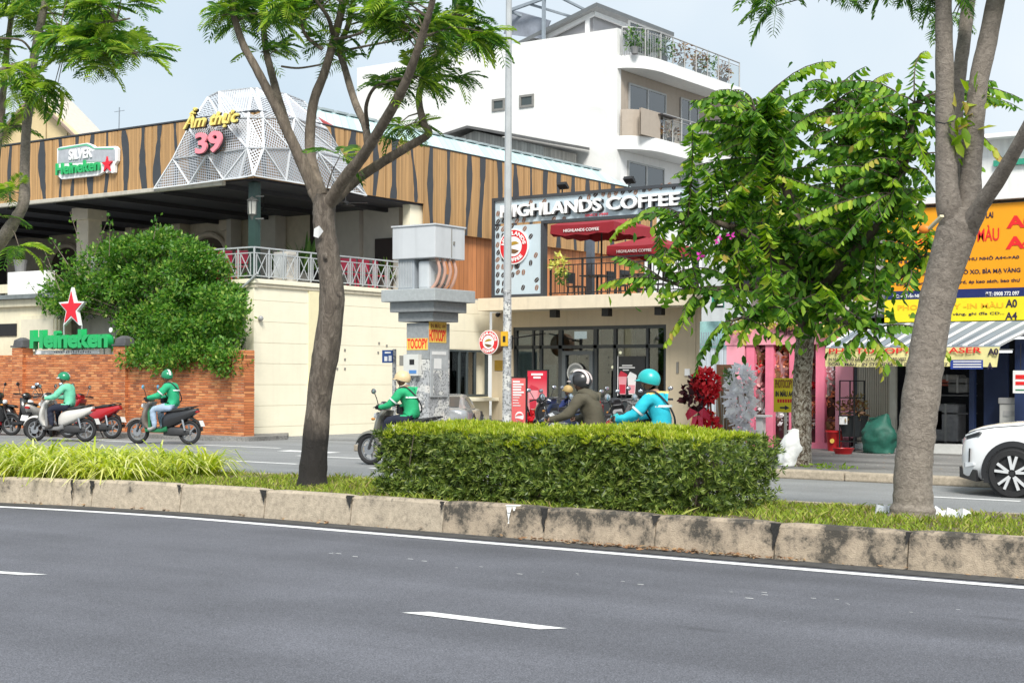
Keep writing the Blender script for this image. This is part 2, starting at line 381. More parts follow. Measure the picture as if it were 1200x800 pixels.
# ---------------------------------------------------------------- median: kerb stones round a bed of soil
def kerbmat(name, stain, base=(.42, .355, .27), dark=(.035, .034, .03)):
 m = bpy.data.materials.new(name); m.use_nodes = True; t = m.node_tree; b = t.nodes['Principled BSDF']; b.inputs['Roughness'].default_value = .9
 tcn = N(t, 'ShaderNodeTexCoord'); oi = N(t, 'ShaderNodeObjectInfo'); ad = N(t, 'ShaderNodeVectorMath', operation='ADD')
 cb = N(t, 'ShaderNodeCombineXYZ'); mm = N(t, 'ShaderNodeMath', operation='MULTIPLY'); mm.inputs[1].default_value = 37.
 t.links.new(oi.outputs['Random'], mm.inputs[0]); t.links.new(mm.outputs[0], cb.inputs[0]); t.links.new(mm.outputs[0], cb.inputs[2])
 t.links.new(tcn.outputs['Object'], ad.inputs[0]); t.links.new(cb.outputs[0], ad.inputs[1])
 n1 = N(t, 'ShaderNodeTexNoise'); n1.inputs['Scale'].default_value = 3.2; n1.inputs['Detail'].default_value = 9; n1.inputs['Roughness'].default_value = .62
 n2 = N(t, 'ShaderNodeTexNoise'); n2.inputs['Scale'].default_value = 19; n2.inputs['Detail'].default_value = 9; n2.inputs['Roughness'].default_value = .75
 n3 = N(t, 'ShaderNodeTexNoise'); n3.inputs['Scale'].default_value = 90; n3.inputs['Detail'].default_value = 3
 for n in (n1, n2, n3): t.links.new(ad.outputs[0], n.inputs['Vector'])
 r1 = N(t, 'ShaderNodeValToRGB'); r1.color_ramp.elements[0].color = tuple(x*.62 for x in base)+(1,); r1.color_ramp.elements[1].color = tuple(x*1.35 for x in base)+(1,)
 r1.color_ramp.elements[0].position = .3; r1.color_ramp.elements[1].position = .72
 t.links.new(n2.outputs['Fac'], r1.inputs[0])
 sz = N(t, 'ShaderNodeSeparateXYZ'); t.links.new(tcn.outputs['Object'], sz.inputs[0])
 m1 = N(t, 'ShaderNodeMath', operation='MULTIPLY_ADD'); m1.inputs[1].default_value = .75; t.links.new(n2.outputs['Fac'], m1.inputs[0]); t.links.new(n1.outputs['Fac'], m1.inputs[2])
 m2 = N(t, 'ShaderNodeMath', operation='MULTIPLY_ADD'); m2.inputs[1].default_value = .35; t.links.new(sz.outputs[2], m2.inputs[0]); t.links.new(m1.outputs[0], m2.inputs[2])
 st = N(t, 'ShaderNodeMapRange'); st.inputs[1].default_value = 1.03-stain; st.inputs[2].default_value = 1.22-stain; st.inputs[4].default_value = .93
 t.links.new(m2.outputs[0], st.inputs[0])
 mx = N(t, 'ShaderNodeMix', data_type='RGBA'); mx.inputs[7].default_value = tuple(dark)+(1,)
 t.links.new(st.outputs[0], mx.inputs[0]); t.links.new(r1.outputs[0], mx.inputs[6]); t.links.new(mx.outputs[2], b.inputs['Base Color'])
 bp = N(t, 'ShaderNodeBump'); bp.inputs['Strength'].default_value = .6; bp.inputs['Distance'].default_value = .012
 t.links.new(n3.outputs['Fac'], bp.inputs['Height']); t.links.new(bp.outputs[0], b.inputs['Normal']); _mats[name] = m; return m
KM = [kerbmat('kerb_concrete', -.0), kerbmat('kerb_concrete_spotted', .06), kerbmat('kerb_concrete_blackened', .17, (.40, .325, .24))]
soil = tag(strip('median_soil', -40, 25, lambda u: KV+.1+kcurve(u), lambda u: 14.0+kcurve(u), .27, M('soil', (.13, .10, .065), .95, var=.35, vs=9, bump=.8, bs=40), None, .5), kind='structure')
tag(soil, None, None, None, 'structure')
mk = tag(strip('median_kerb_bed', -40, 25, lambda u: KV-.30+kcurve(u), lambda u: KV+.06+kcurve(u), .006, M('gutter_dirt', (.062, .06, .058), .95, var=.4, vs=6, bump=.4), None, .5), kind='structure')
jx = [-19.0, -17.8, -16.6, -15.4, -14.27]
for px in (124, 214, 309, 410, 518, 637, 767, 907, 1063):
 jx.append(PV(px, 610, KV).x)
while jx[-1] < 6: jx.append(jx[-1]+1.16)
for i in range(len(jx)-1):
 u0, u1 = jx[i]+.006, jx[i+1]-.006; a0, a1 = KV+kcurve(u0), KV+kcurve(u1)
 b = MB(); hh = .31+random.uniform(-.006, .006); bat = .035
 dz = random.uniform(-.006, .006)
 # sloped front face, flat top; ends chipped a little
 n = 8; secs = []
 for k in range(n+1):
  t = k/n; u = u0+(u1-u0)*t; v = a0+(a1-a0)*t; j = random.uniform(-.005, .005); ch = .012 if k in (0, n) else 0
  secs.append([(u, v+j*.5, 0.), (u, v+.16, 0.), (u, v+.16, hh-ch), (u, v+bat+.028+j, hh-ch+j*.4), (u, v+bat+j, hh-.028-ch+j), (u, v+.016+j, .12)])
 b.loft(secs)
 mi = 0 if u1 < -9.6 else (1 if u1 < -8.0 else 2)
 if i % 4 == 1 and mi == 0: mi = 0
 b.build('kerb_stone', KM[mi], mk, smooth=30)
SOOT = M('joint_soot', (.022, .021, .02), .95, var=.5, vs=40)
for i in range(1, len(jx)-1):
 u = jx[i]; v = KV+kcurve(u); b = MB(); w0 = random.uniform(.01, .07); w1 = random.uniform(.01, .05); d_ = random.uniform(.08, .26); L = []; Rr = []
 for k in range(7):
  t = k/6; z = .305-d_*t; off = .030-.03*t if z > .1 else .012; j = random.uniform(-.02, .02)*(1-t*.6); L.append((u-w0*(1-t)**1.4-.006+j, v+off*.6-.006, z)); Rr.append((u+w1*(1-t)**1.4+.006+j, v+off*.6-.006, z))
 b.add(L+Rr, [(k, k+1, 8+k, 7+k) for k in range(6)]); b.build('joint_soot', SOOT, mk)
# back row of kerb stones facing the far road
for i in range(len(jx)-1):
 u0, u1 = jx[i]+.006, jx[i+1]-.006; a0, a1 = 13.85+kcurve(u0), 13.85+kcurve(u1)
 b = MB(); secs = []
 for k in range(3):
  t = k/2; u = u0+(u1-u0)*t; v = a0+(a1-a0)*t
  secs.append([(u, v, 0.), (u, v+.17, 0.), (u, v+.14, .29), (u, v, .29)])
 b.loft(secs); b.build('kerb_stone', KM[1], mk)
# fallen leaves in the gutter, swept against the stones
b = MB(); cols = 4
for i in range(420):
 u = random.choice([random.uniform(-8.2, -5.2), random.uniform(-7.6, -5.6), random.uniform(-18, -1)]); v = KV+kcurve(u)-abs(random.gauss(0, .05))-.015; z = .012+random.uniform(0, .02)
 a = random.uniform(0, 6.28); l = random.uniform(.012, .04); wd = l*random.uniform(.3, .6); ca, sa = math.cos(a), math.sin(a)
 pts = [(-l,0),(0,-wd),(l,0),(0,wd)]
 b.add([(u+x*ca-y*sa, v+x*sa+y*ca, z+random.uniform(-.006,.012)) for x, y in pts], [(0,1,2,3)])
lf = leafmat('dead_leaf', [(0, (.16, .07, .035)), (.5, (.28, .15, .07)), (1, (.40, .28, .15))], .1, .8)
tag(b.build('fallen_leaves', lf), 'brown fallen leaves swept along the foot of the median kerb', 'leaves', kind='stuff')
# white bird-lime splash on one kerb stone
b = MB(); c0 = PV(598, 592, KV)
for (x0, x1, y0, y1) in ((593, 612, 591.3, 592.4), (594, 601, 592.4, 600), (595, 599, 600, 608), (601, 606, 592.4, 598), (596, 597.6, 608, 613)):
 q = [PV(x0, y0, KV+.012), PV(x1, y0, KV+.012), PV(x1-2, y1, KV+.002), PV(x0+1.5, y1, KV+.002)]
 b.add([(p.x, p.y-.012, p.z) for p in q], [(0,1,2,3)])
b.build('lime_splash', M('lime_white', (.75, .75, .72), .8), mk)
# ---------------------------------------------------------------- pavements on the far side
PZ = .12
b = MB()
poly = [(30, 21.45), (-12.5, 21.45), (-16, 21.7), (-20.4, 23.6), (-21.2, 24.9), (-21.2, 29.), (-12, 29.), (-12, 45), (30, 45)]
b.prism(poly, -.05, PZ, 'xy'); pav = tag(b.build('pavement', M('paving_grey')), kind='structure')
b = MB(); b.prism([(-60, 24.9), (-26.4, 24.9), (-25.6, 25.3), (-25.6, 26.6), (-26.9, 28), (-60, 28)], -.05, .10, 'xy')
tag(b.build('pavement_beside_brick_wall', M('paving_grey')), kind='structure')
b = MB(); b.prism([(-26.95, 26.3), (-21.2, 29.), (-12, 29.), (-12, 45), (-26.95, 45)], -.04, .008, 'xy')
tag(b.build('forecourt', M('asphalt_far')), kind='structure')
u = -12.4
while u < 8:
 l = 1.15; bb = MB(); bb.box(u+.006, u+l-.006, 21.17+random.uniform(-.006,.006), 21.45, 0, PZ+.012+random.uniform(-.006,.006))
 bb.build('kerb_stone', KM[0] if random.random() < .6 else KM[1], pav, bevel=.025); u += l
pp = [(-12.5, 21.2), (-16, 21.45), (-20.6, 23.4)]
for i in range(2):
 a = Vector(pp[i]+(0,)); c2 = Vector(pp[i+1]+(0,)); n = max(1, round((c2-a).length/1.1))
 for k in range(n):
  p = a.lerp(c2, (k+.005)/n); q = a.lerp(c2, (k+.995)/n); bb = MB(); bb.bar(p+Vector((0,.12,.066)), q+Vector((0,.12,.066)), .24, .132)
  bb.build('kerb_stone', KM[0], pav, bevel=.02)
# rough dark strip and litter on the right pavement
b = MB()
for i in range(90):
 u = random.uniform(-13, -7); v = random.uniform(21.6, 27.5); s_ = random.uniform(.01, .045); a = random.uniform(0, 6.28); ca, sa = math.cos(a), math.sin(a)
 b.add([(u+x*ca-y*sa, v+x*sa+y*ca, PZ+.006+random.uniform(0,.012)) for x, y in ((-s_,-s_*.5),(s_,-s_*.4),(s_*.8,s_*.5),(-s_*.7,s_*.6))], [(0,1,2,3)])
tag(b.build('pavement_litter', leafmat('litter', [(0, (.5,.48,.44)), (.5, (.3,.2,.1)), (1, (.62,.6,.58))], .0, .9)), 'scraps of paper and leaves scattered on the right pavement', 'litter', kind='stuff')
# ================================================================ restaurant on the corner
CU, CV = -26.95, 26.8
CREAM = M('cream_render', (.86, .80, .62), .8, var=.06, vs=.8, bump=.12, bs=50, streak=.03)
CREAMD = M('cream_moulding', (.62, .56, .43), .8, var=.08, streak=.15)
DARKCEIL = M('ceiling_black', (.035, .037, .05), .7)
STEELW = M('rail_grey', (.42, .44, .45), .45, var=.05)
GREENP = M('post_dark_green', (.02, .05, .04), .4)
STRIPE = M('stripe_charcoal', (.045, .05, .058), .6, var=.1)
BLACK = M('black_matt', (.014, .014, .015), .6)
def slatwood(name, c, per=.055, vert='xy', lo=.55):
 m = bpy.data.materials.new(name); m.use_nodes = True; t = m.node_tree; b = t.nodes['Principled BSDF']; b.inputs['Roughness'].default_value = .6
 tcn = N(t, 'ShaderNodeTexCoord'); sp = N(t, 'ShaderNodeSeparateXYZ'); t.links.new(tcn.outputs['Object'], sp.inputs[0])
 ad = N(t, 'ShaderNodeMath', operation='ADD'); t.links.new(sp.outputs[0], ad.inputs[0]); t.links.new(sp.outputs[1], ad.inputs[1])
 dv = N(t, 'ShaderNodeMath', operation='DIVIDE'); dv.inputs[1].default_value = per; t.links.new(ad.outputs[0], dv.inputs[0])
 fr = N(t, 'ShaderNodeMath', operation='FRACT'); t.links.new(dv.outputs[0], fr.inputs[0])
 fl = N(t, 'ShaderNodeMath', operation='FLOOR'); t.links.new(dv.outputs[0], fl.inputs[0])
 wn = N(t, 'ShaderNodeTexWhiteNoise', noise_dimensions='1D'); t.links.new(fl.outputs[0], wn.inputs['W'])
 gr = N(t, 'ShaderNodeMath', operation='COMPARE'); gr.inputs[1].default_value = .0; gr.inputs[2].default_value = .16; t.links.new(fr.outputs[0], gr.inputs[0])
 mp = N(t, 'ShaderNodeMapping'); mp.inputs['Scale'].default_value = (30, 30, 1.5); n1 = N(t, 'ShaderNodeTexNoise'); n1.inputs['Scale'].default_value = 1; n1.inputs['Detail'].default_value = 5
 t.links.new(tcn.outputs['Object'], mp.inputs[0]); t.links.new(mp.outputs[0], n1.inputs['Vector'])
 def mr(src, a, b_, lo_, hi):
  q = N(t, 'ShaderNodeMapRange'); q.inputs[1].default_value = a; q.inputs[2].default_value = b_; q.inputs[3].default_value = lo_; q.inputs[4].default_value = hi
  t.links.new(src, q.inputs[0]); return q.outputs[0]
 def mul(a, b_):
  q = N(t, 'ShaderNodeMath', operation='MULTIPLY'); t.links.new(a, q.inputs[0]); t.links.new(b_, q.inputs[1]); return q.outputs[0]
 f = mul(mul(mr(wn.outputs[0], 0, 1, .8, 1.18), mr(gr.outputs[0], 0, 1, 1, lo)), mr(n1.outputs['Fac'], .3, .7, .86, 1.12))
 sc = N(t, 'ShaderNodeVectorMath', operation='SCALE'); sc.inputs[0].default_value = c; t.links.new(f, sc.inputs['Scale']); t.links.new(sc.outputs[0], b.inputs['Base Color'])
 bp = N(t, 'ShaderNodeBump'); bp.inputs['Strength'].default_value = .6; bp.inputs['Distance'].default_value = .012; bp.invert = True
 t.links.new(gr.outputs[0], bp.inputs['Height']); t.links.new(bp.outputs[0], b.inputs['Normal']); _mats[name] = m; return m
WOOD = slatwood('slat_wood', (.47, .275, .115))
ORANGE = slatwood('orange_sheet', (.50, .20, .075), .21, lo=.72)
res = thing('restaurant_building', (CU, CV, 0), 'two storey cream restaurant with open terrace and striped timber fascia', 'building')
# --- cream side wall, laid in bands with shadow grooves
zb = [0, .27, .80, 1.33, 1.86, 2.38, 2.91, 3.44, 3.86]
b = MB(); b.box(CU-.3, CU-.02, CV+.02, 36.75, 0, .97); b.box(CU-.3, CU-.02, CV+.02, 34.5, .97, 2.36); b.box(CU-.3, CU-.02, CV+.02, 36.75, 2.36, 3.86)
b.box(CU-.6, CU-.31, 34.0, 37, .3, 3.2); b.build('wall_core', CREAM, res)
for i in range(8):
 b = MB(); z0, z1 = zb[i]+.004, zb[i+1]-.004
 ve = 36.74
 if z0 < 2.36 and z1 > .97:
  b.box(CU-.05, CU, CV, 34.5, z0, z1)
  if z0 < .97: b.box(CU-.05, CU-.001, 34.5, ve, z0, .97)
  if z1 > 2.36: b.box(CU-.05, CU-.001, 34.5, ve, 2.36, z1)
 else: b.box(CU-.05, CU, CV, ve, z0, z1)
 b.build('wall_band', CREAM, res)
b = MB(); b.box(CU-.02, CU+.03, PU(361, 400, CU).y, PU(373, 400, CU).y, .28, 3.85); b.build('pilaster', M('cream_yellow', (.80, .72, .46), .8, var=.05, streak=.1), res)
# side window: dark sliding frames
b = MB(); W0, W1, Z0, Z1 = 34.5, 36.66, .97, 2.36
for (a0, a1, c0, c1) in ((W0, W1, Z1-.06, Z1), (W0, W1, Z0, Z0+.07), (W0, W0+.06, Z0+.07, Z1-.06), (W1-.05, W1, Z0+.07, Z1-.06), (W0+.72, W0+.78, Z0+.07, Z1-.06), (W0+1.1, W0+1.16, Z0+.07, Z1-.06), (W0+1.5, W0+1.56, Z0+.07, Z1-.06)):
 b.box(CU-.09, CU+.012, a0, a1, c0, c1)
win = b.build('window', M('frame_dark', (.06, .075, .08), .4), res)
glassmat('glass_grey', (.35, .42, .42), .22)
for a0, a1 in ((W0+.06, W0+.72), (W0+.78, W0+1.1), (W0+1.16, W0+1.5)):
 b = MB(); b.box(CU-.05, CU-.04, a0, a1, Z0+.07, Z1-.06); b.build('pane', M('glass_grey'), win)
b = MB(); b.box(CU-.04, CU+.35, W0-.05, W1+.1, Z0-.13, Z0-.03); b.build('sill', CREAM, win, bevel=.01)
b = MB(); b.box(CU-.5, CU-.45, W0, W1+.1, Z0, Z1); b.build('window_recess', BLACK, res)
# small stains, vents and rain pipe hooks on the side wall
b = MB()
for px, py in ((304, 372), (395, 410), (404, 410), (395, 421), (404, 421), (395, 432), (404, 432), (444, 402), (453, 405), (443, 413)):
 p = PU(px, py, CU); b.box(CU, CU+.015, p.y-.03, p.y+.03, p.z-.03, p.z+.03)
tag(b.build('wall_fixings', M('fixing_grey', (.22, .21, .19), .7), res), kind='stuff')
p = PU(305.5, 373, CU+.06); b = MB(); b.sphere((CU+.06, p.y, p.z), .07, 10, 8); b.build('wall_lamp', M('lamp_grey', (.3, .3, .3), .3), res, smooth=True)
# --- front wall of the ground floor and terrace slab
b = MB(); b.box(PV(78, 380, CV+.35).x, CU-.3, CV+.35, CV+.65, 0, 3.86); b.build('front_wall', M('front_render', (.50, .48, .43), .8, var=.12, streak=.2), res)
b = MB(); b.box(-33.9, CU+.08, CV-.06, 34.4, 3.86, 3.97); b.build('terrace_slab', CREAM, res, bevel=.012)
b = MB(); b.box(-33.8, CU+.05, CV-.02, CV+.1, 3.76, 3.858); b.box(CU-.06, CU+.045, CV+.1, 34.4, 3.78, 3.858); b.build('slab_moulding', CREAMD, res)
# terrace interior
BACKW = M('terrace_wall', (.62, .55, .44), .8, var=.12, streak=.1)
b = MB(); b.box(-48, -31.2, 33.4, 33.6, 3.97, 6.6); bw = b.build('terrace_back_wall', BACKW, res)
b = MB(); b.box(-31.2, -30.4, 33.35, 33.6, 3.97, 6.6); b.build('terrace_dark_panel', M('brown_dark', (.03, .02, .016), .6), res)
b = MB(); b.box(-30.38, -29.2, 33.3, 33.5, 3.97, 6.5); b.build('terrace_panel', M('panel_grey', (.58, .55, .50), .7, var=.06), res)
b = MB(); b.box(-29.05, -27.7, 33.32, 33.5, 3.97, 6.5); b.build('terrace_panel', M('panel_grey'), res)
b = MB(); b.box(-28.55, -27.9, 33.26, 33.31, 3.97, 5.55); b.build('terrace_door', M('door_brown', (.028, .014, .012), .5), res)
b = MB(); b.box(-33.0, -32.2, 32.9, 33.35, 3.97, 6.5); b.box(-34.3, -34.1, 32.9, 33.35, 3.97, 6.5); b.build('terrace_pier', M('panel_grey'), res)
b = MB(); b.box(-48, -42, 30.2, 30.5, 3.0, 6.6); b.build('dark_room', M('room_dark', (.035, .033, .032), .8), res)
for k in range(4):                                   # arched niches with mouldings
 uc = -35.6-2.35*k; b = MB(); n = 14; arch = [(uc-.8, 3.97)]+[(uc-.8*math.cos(math.pi*i/n), 5.2+.75*math.sin(math.pi*i/n)) for i in range(n+1)]+[(uc+.8, 3.97)]
 b.prism(arch, 33.36, 33.42, 'xz'); ni = b.build('arched_niche', M('niche_brown', (.10, .075, .055), .8), res)
 b = MB(); path = [Vector((uc-.92*math.cos(math.pi*i/n), 33.36, 5.2+.87*math.sin(math.pi*i/n))) for i in range(n+1)]
 b.tube([Vector((uc-.92, 33.36, 3.97))]+path+[Vector((uc+.92, 33.36, 3.97))], .09, 8); b.build('arch_moulding', M('arch_stone', (.66, .58, .47), .8, var=.1), ni, smooth=True)
for uc in (-34.42, -36.78, -39.1):
 b = MB(); b.box(uc-.18, uc+.18, 33.1, 33.4, 3.97, 6.1); b.box(uc-.3, uc+.3, 32.95, 33.4, 6.1, 6.42); b.build('terrace_column', M('arch_stone'), res, bevel=.02)
p = PV(103, 240, 28.2); b = MB(); b.box(p.x-.26, p.x+.26, 28.0, 28.5, 3.9, 6.35); b.box(p.x-.36, p.x+.36, 27.9, 28.6, 6.0, 6.36); b.build('terrace_column', M('arch_stone'), res, bevel=.03)
# roof deck over the terrace
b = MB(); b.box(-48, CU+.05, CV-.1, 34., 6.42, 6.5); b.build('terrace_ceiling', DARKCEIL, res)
for k in range(9):
 b = MB(); u_ = CU-1.2-2.2*k; b.box(u_-.06, u_+.06, CV, 33.3, 6.3, 6.419); b.build('ceiling_beam', M('beam_dark', (.03, .03, .035), .6), res)
for px, py in ((205, 232), (405, 238), (309, 247)):
 p = PV(px, py, 29.5); b = MB(); b.tube([(p.x, 29.5, 6.42), (p.x, 29.5, p.z)], .015, 6); b.lathe([(.01, p.z+.06), (.09, p.z+.03), (.09, p.z-.05), (.01, p.z-.07)], 10, 0, 'z', (p.x, 29.5, 0))
 for a in range(4):
  d = Vector((math.cos(a*1.571+.4), math.sin(a*1.571+.4), 0)); b.bar(Vector((p.x, 29.5, p.z))+d*.1, Vector((p.x, 29.5, p.z-.01))+d*.6, .13, .012)
 b.build('ceiling_fan', BLACK, res)
# --- timber fascia, panel by panel with torn dark stripes
def stripe_poly(c0, w0, h0, h1, seed):
 rr = random.Random(seed); n = 9; L = []; Rr = []
 ph = rr.uniform(0, 6); lean = rr.uniform(-.16, .16)
 for i in range(n+1):
  t = i/n; z = h0+(h1-h0)*t; c_ = c0+lean*(t-.5)+.045*math.sin(ph+t*4.2); hw = w0*(.38+.14*math.sin(ph*2+t*5)+rr.uniform(-.07, .07))
  L.append((c_-hw, z)); Rr.append((c_+hw, z))
 return L+Rr[::-1]
def fascia_panel(a0, a1, z0, z1, face, plane, seed):
 b = MB(); g_ = .016
 if face == 'V': b.box(a0+g_, a1-g_, plane, plane+.05, z0, z1)
 else: b.box(plane-.05, plane, a0+g_, a1-g_, z0, z1)
 pn = b.build('fascia_panel', WOOD, res)
 rr = random.Random(seed); w_ = a1-a0
 for k, (cfrac, wd) in enumerate(((.22+rr.uniform(-.05,.05), rr.choice([.16, .26, .3])), (.70+rr.uniform(-.06,.06), rr.choice([.15, .24, .3])))):
  pol = stripe_poly(a0+w_*cfrac, wd, z0+.004, z1-.004, seed*7+k); b = MB()
  if face == 'V': b.prism(pol, plane-.008, plane+.002, 'xz')
  else: b.prism(pol, plane-.002, plane+.008, 'yz')
  b.build('dark_stripe', STRIPE, pn)
FV, FU = CV-.2, CU+.15
xs = [-95, -56, -17, 22, 61, 99, 138, 178, 218, 258]
us = [PV(x, 200, FV).x for x in xs]+[FU]
b = MB(); b.box(us[0], FU-.06, FV+.055, FV+.1, 6.44, 8.1); b.box(FU-.1, FU-.055, FV+.1, 33.6, 6.47, 8.12); b.box(FU-.1, FU-.055, 33.6, 46, 5.75, 8.12); b.build('fascia_backing', BLACK, res)
for i in range(len(us)-1): fascia_panel(us[i], us[i+1], 6.45, 8.07, 'V', FV, 11+i)
sx = [452, 497, 538, 578, 614, 649, 680.5, 712]
sv = [PU(x, 200, FU).y for x in sx]; step = sv[1]-sv[0]
pre = []; q = sv[0]
while q-step > CV: q -= step; pre.insert(0, q)
sv = [FV+.06]+pre+sv; d_ = sv[-1]-sv[-2]
while sv[-1] < 46: sv.append(sv[-1]+d_)
for i in range(len(sv)-1):
 low = sv[i] >= PU(495, 200, FU).y-.2
 fascia_panel(sv[i], sv[i+1], 5.72 if low else 6.47, 8.11, 'U', FU, 41+i)
b = MB(); b.box(us[0], FU+.02, FV-.02, FV+.1, 8.09, 8.13); b.box(FU-.1, FU+.02, FV+.1, 46, 8.121, 8.15); b.build('fascia_cap', STRIPE, res)
b = MB(); g0, g1 = PV(-95, 240, FV-.1).x, PV(262, 214, FV-.1).x
b.box(g0, g1, FV-.16, FV-.02, 6.32, 6.43); b.build('gutter', M('gutter_beige', (.50, .47, .40), .6, var=.1, streak=.2), res, bevel=.02)
# orange sheet wall and cream pier under the side fascia
v0 = PU(496, 300, CU).y
b = MB(); b.box(CU-.1, CU-.01, v0, 46, 3.9, 5.8); b.build('orange_wall', ORANGE, res)
b = MB(); b.box(CU-.25, CU+.02, PU(480, 250, CU).y, v0-.02, 3.971, 6.44); b.build('pier', CREAM, res)
# --- corner post, lantern and railing
b = MB(); b.box(CU-.28, CU-.06, CV+.06, CV+.28, 3.972, 6.4); b.build('corner_post', GREENP, res, bevel=.01)
lp = PV(293.5, 243, CV); lo_ = Vector((lp.x, CV+.08, lp.z)); b = MB()
b.lathe([(.01, .30), (.05, .26), (.14, .2), (.16, .17), (.13, .16)], 6, 0, 'z', lo_); b.lathe([(.10, -.16), (.12, -.17), (.07, -.22), (.02, -.32)], 6, 0, 'z', lo_)
b.bar(lo_+Vector((0,0,-.28)), lo_+Vector((.28,.1,-.28)), .03); b.bar(lo_+Vector((.0,0,.28)), lo_+Vector((.28,.1,.28)), .03)
for a in range(6): b.bar(lo_+Vector((.12*math.cos(a*1.047), .12*math.sin(a*1.047), -.17)), lo_+Vector((.13*math.cos(a*1.047), .13*math.sin(a*1.047), .17)), .014)
lan = b.build('lantern', M('iron_grey', (.14, .14, .13), .5), res)
b = MB(); b.lathe([(.09, -.16), (.115, .16)], 6, 0, 'z', lo_); b.build('lantern_glass', M('frosted', (.62, .6, .54), .25), lan)
RZ0, RZ1 = 4.0, 4.76
def rail_mesh(wd):
 b = MB(); t = .026; hh = RZ1-RZ0; m = .0
 for a in (0, wd/2): b.bar((a, 0, 0), (a, 0, hh), .034)
 b.bar((0,0,hh), (wd,0,hh), .045, .035); b.bar((0,0,hh-.14), (wd,0,hh-.14), t); b.bar((0,0,.05), (wd,0,.05), t)
 for x in (.08, wd/2-.08, wd/2+.08, wd-.08): b.bar((x,0,.05), (x,0,hh-.14), t*.8)
 for x0, x1 in ((.08, wd/2-.08), (wd/2+.08, wd-.08)):
  b.bar((x0,0,.05), (x1,0,hh-.14), t*.7); b.bar((x1,.004,.05), (x0,.004,hh-.14), t*.7)
 return b.mesh('rail_panel')
nr = 6; wd = (33.0-CV-.05)/nr; rm = rail_mesh(wd); rm.materials.append(STEELW)
for i in range(nr): inst('rail_panel', rm, res, (CU-.02, CV+.02+i*wd, RZ0), (0,0,R(90)))
for i in range(6): inst('rail_panel', rm, res, (CU-.05-(i+1)*wd, CV+.0, RZ0))
b = MB(); b.tube([PV(267, 353, CV-.1), PV(302, 320, CV-.1)], .03, 8); b.build('drain_pipe', STEELW, res)
# --- ground floor annex seen over the brick wall on the left
b = MB(); AV = 26.5; l0 = PV(-60, 350, AV).x; l1 = PV(70, 350, AV).x; zt = PV(40, 350, AV).z
b.box(l0, l1, AV, AV+.4, 0, zt); ax = b.build('annex_wall', M('annex_render', (.72, .66, .49), .8, var=.07, streak=.12), res)
b = MB(); b.box(l0, l1+.15, AV-.25, AV+.5, zt, zt+.12); b.build('annex_ledge', M('ledge_slate', (.16, .18, .18), .7, var=.2), ax)
b = MB(); b.box(l0, l1, AV-.12, AV-.01, zt-.22, zt-.002); b.build('annex_cornice', M('annex_render'), ax, bevel=.03)
for x0, x1, y0, y1 in ((24, 68, 369, 412), (27, 65, 373, 412)):
 a = PV(x0, y1, AV); c_ = PV(x1, y0, AV); b = MB(); b.box(a.x, c_.x, AV-.05 if x0 == 24 else AV-.07, AV-.002, a.z, c_.z); b.build('moulded_panel', M('annex_render') if x0 == 24 else M('annex_light', (.66, .61, .48), .8, var=.06), ax)
a = PV(-6, 394, AV); c_ = PV(20, 379, AV); b = MB(); b.box(a.x, c_.x, AV-.03, AV-.002, a.z, c_.z); b.build('vent_opening', BLACK, ax)
b = MB(); w0 = PV(9, 330, 26.75).x; w1 = PV(54, 330, 26.75).x; b.box(w0, w1, 26.75, 27.05, zt+.12, PV(30, 318, 26.75).z); b.build('white_parapet', M('white_paint', (.84, .83, .80), .7, var=.05, streak=.15), ax)
b = MB(); b.box(-48, w0-.05, 26.8, 27.05, 3.9, 4.15)
for k in range(14): b.lathe([(.05, 3.5), (.09, 3.62), (.05, 3.78), (.06, 3.9)], 8, 0, 'z', (w0-.3-.35*k, 26.95, 0))
b.build('balustrade', M('annex_render'), ax)
# --- teal sheet roof with red gable trim behind the fascia
TEAL = slatwood('roof_teal', (.50, .66, .66), .3, lo=.85)
zr = PU(600, 178, -28.9).z; zr2 = zr
b = MB(); b.add([(CU-.1, 30.0, 8.1), (CU-.1, 46, 8.1), (-28.9, 46, zr), (-28.9, 30.0, zr), (-31., 30.0, 8.1), (-31., 46, 8.1)], [(0,1,2,3), (3,2,5,4)]); b.build('sheet_roof', TEAL, res)
b = MB(); b.bar((CU+.0, 29.98, 8.05), (-28.9, 29.98, zr+.02), .16, .1); b.bar((-31.1, 29.98, 8.05), (-28.9, 29.98, zr+.02), .16, .1); b.add([(CU-.1,30.06,8.05),(-28.9,30.06,zr),(-31,30.06,8.05)], [(0,1,2)]); b.build('gable_trim', M('trim_red', (.36, .06, .06), .6), res)
b = MB()
for k in range(26):
 v = 30+k*.62; b.box(-29.02, -28.78, v, v+.5, zr-.0, zr+.06)
b.build('ridge_tiles', M('ridge_grey', (.32, .36, .37), .7, var=.2), res)
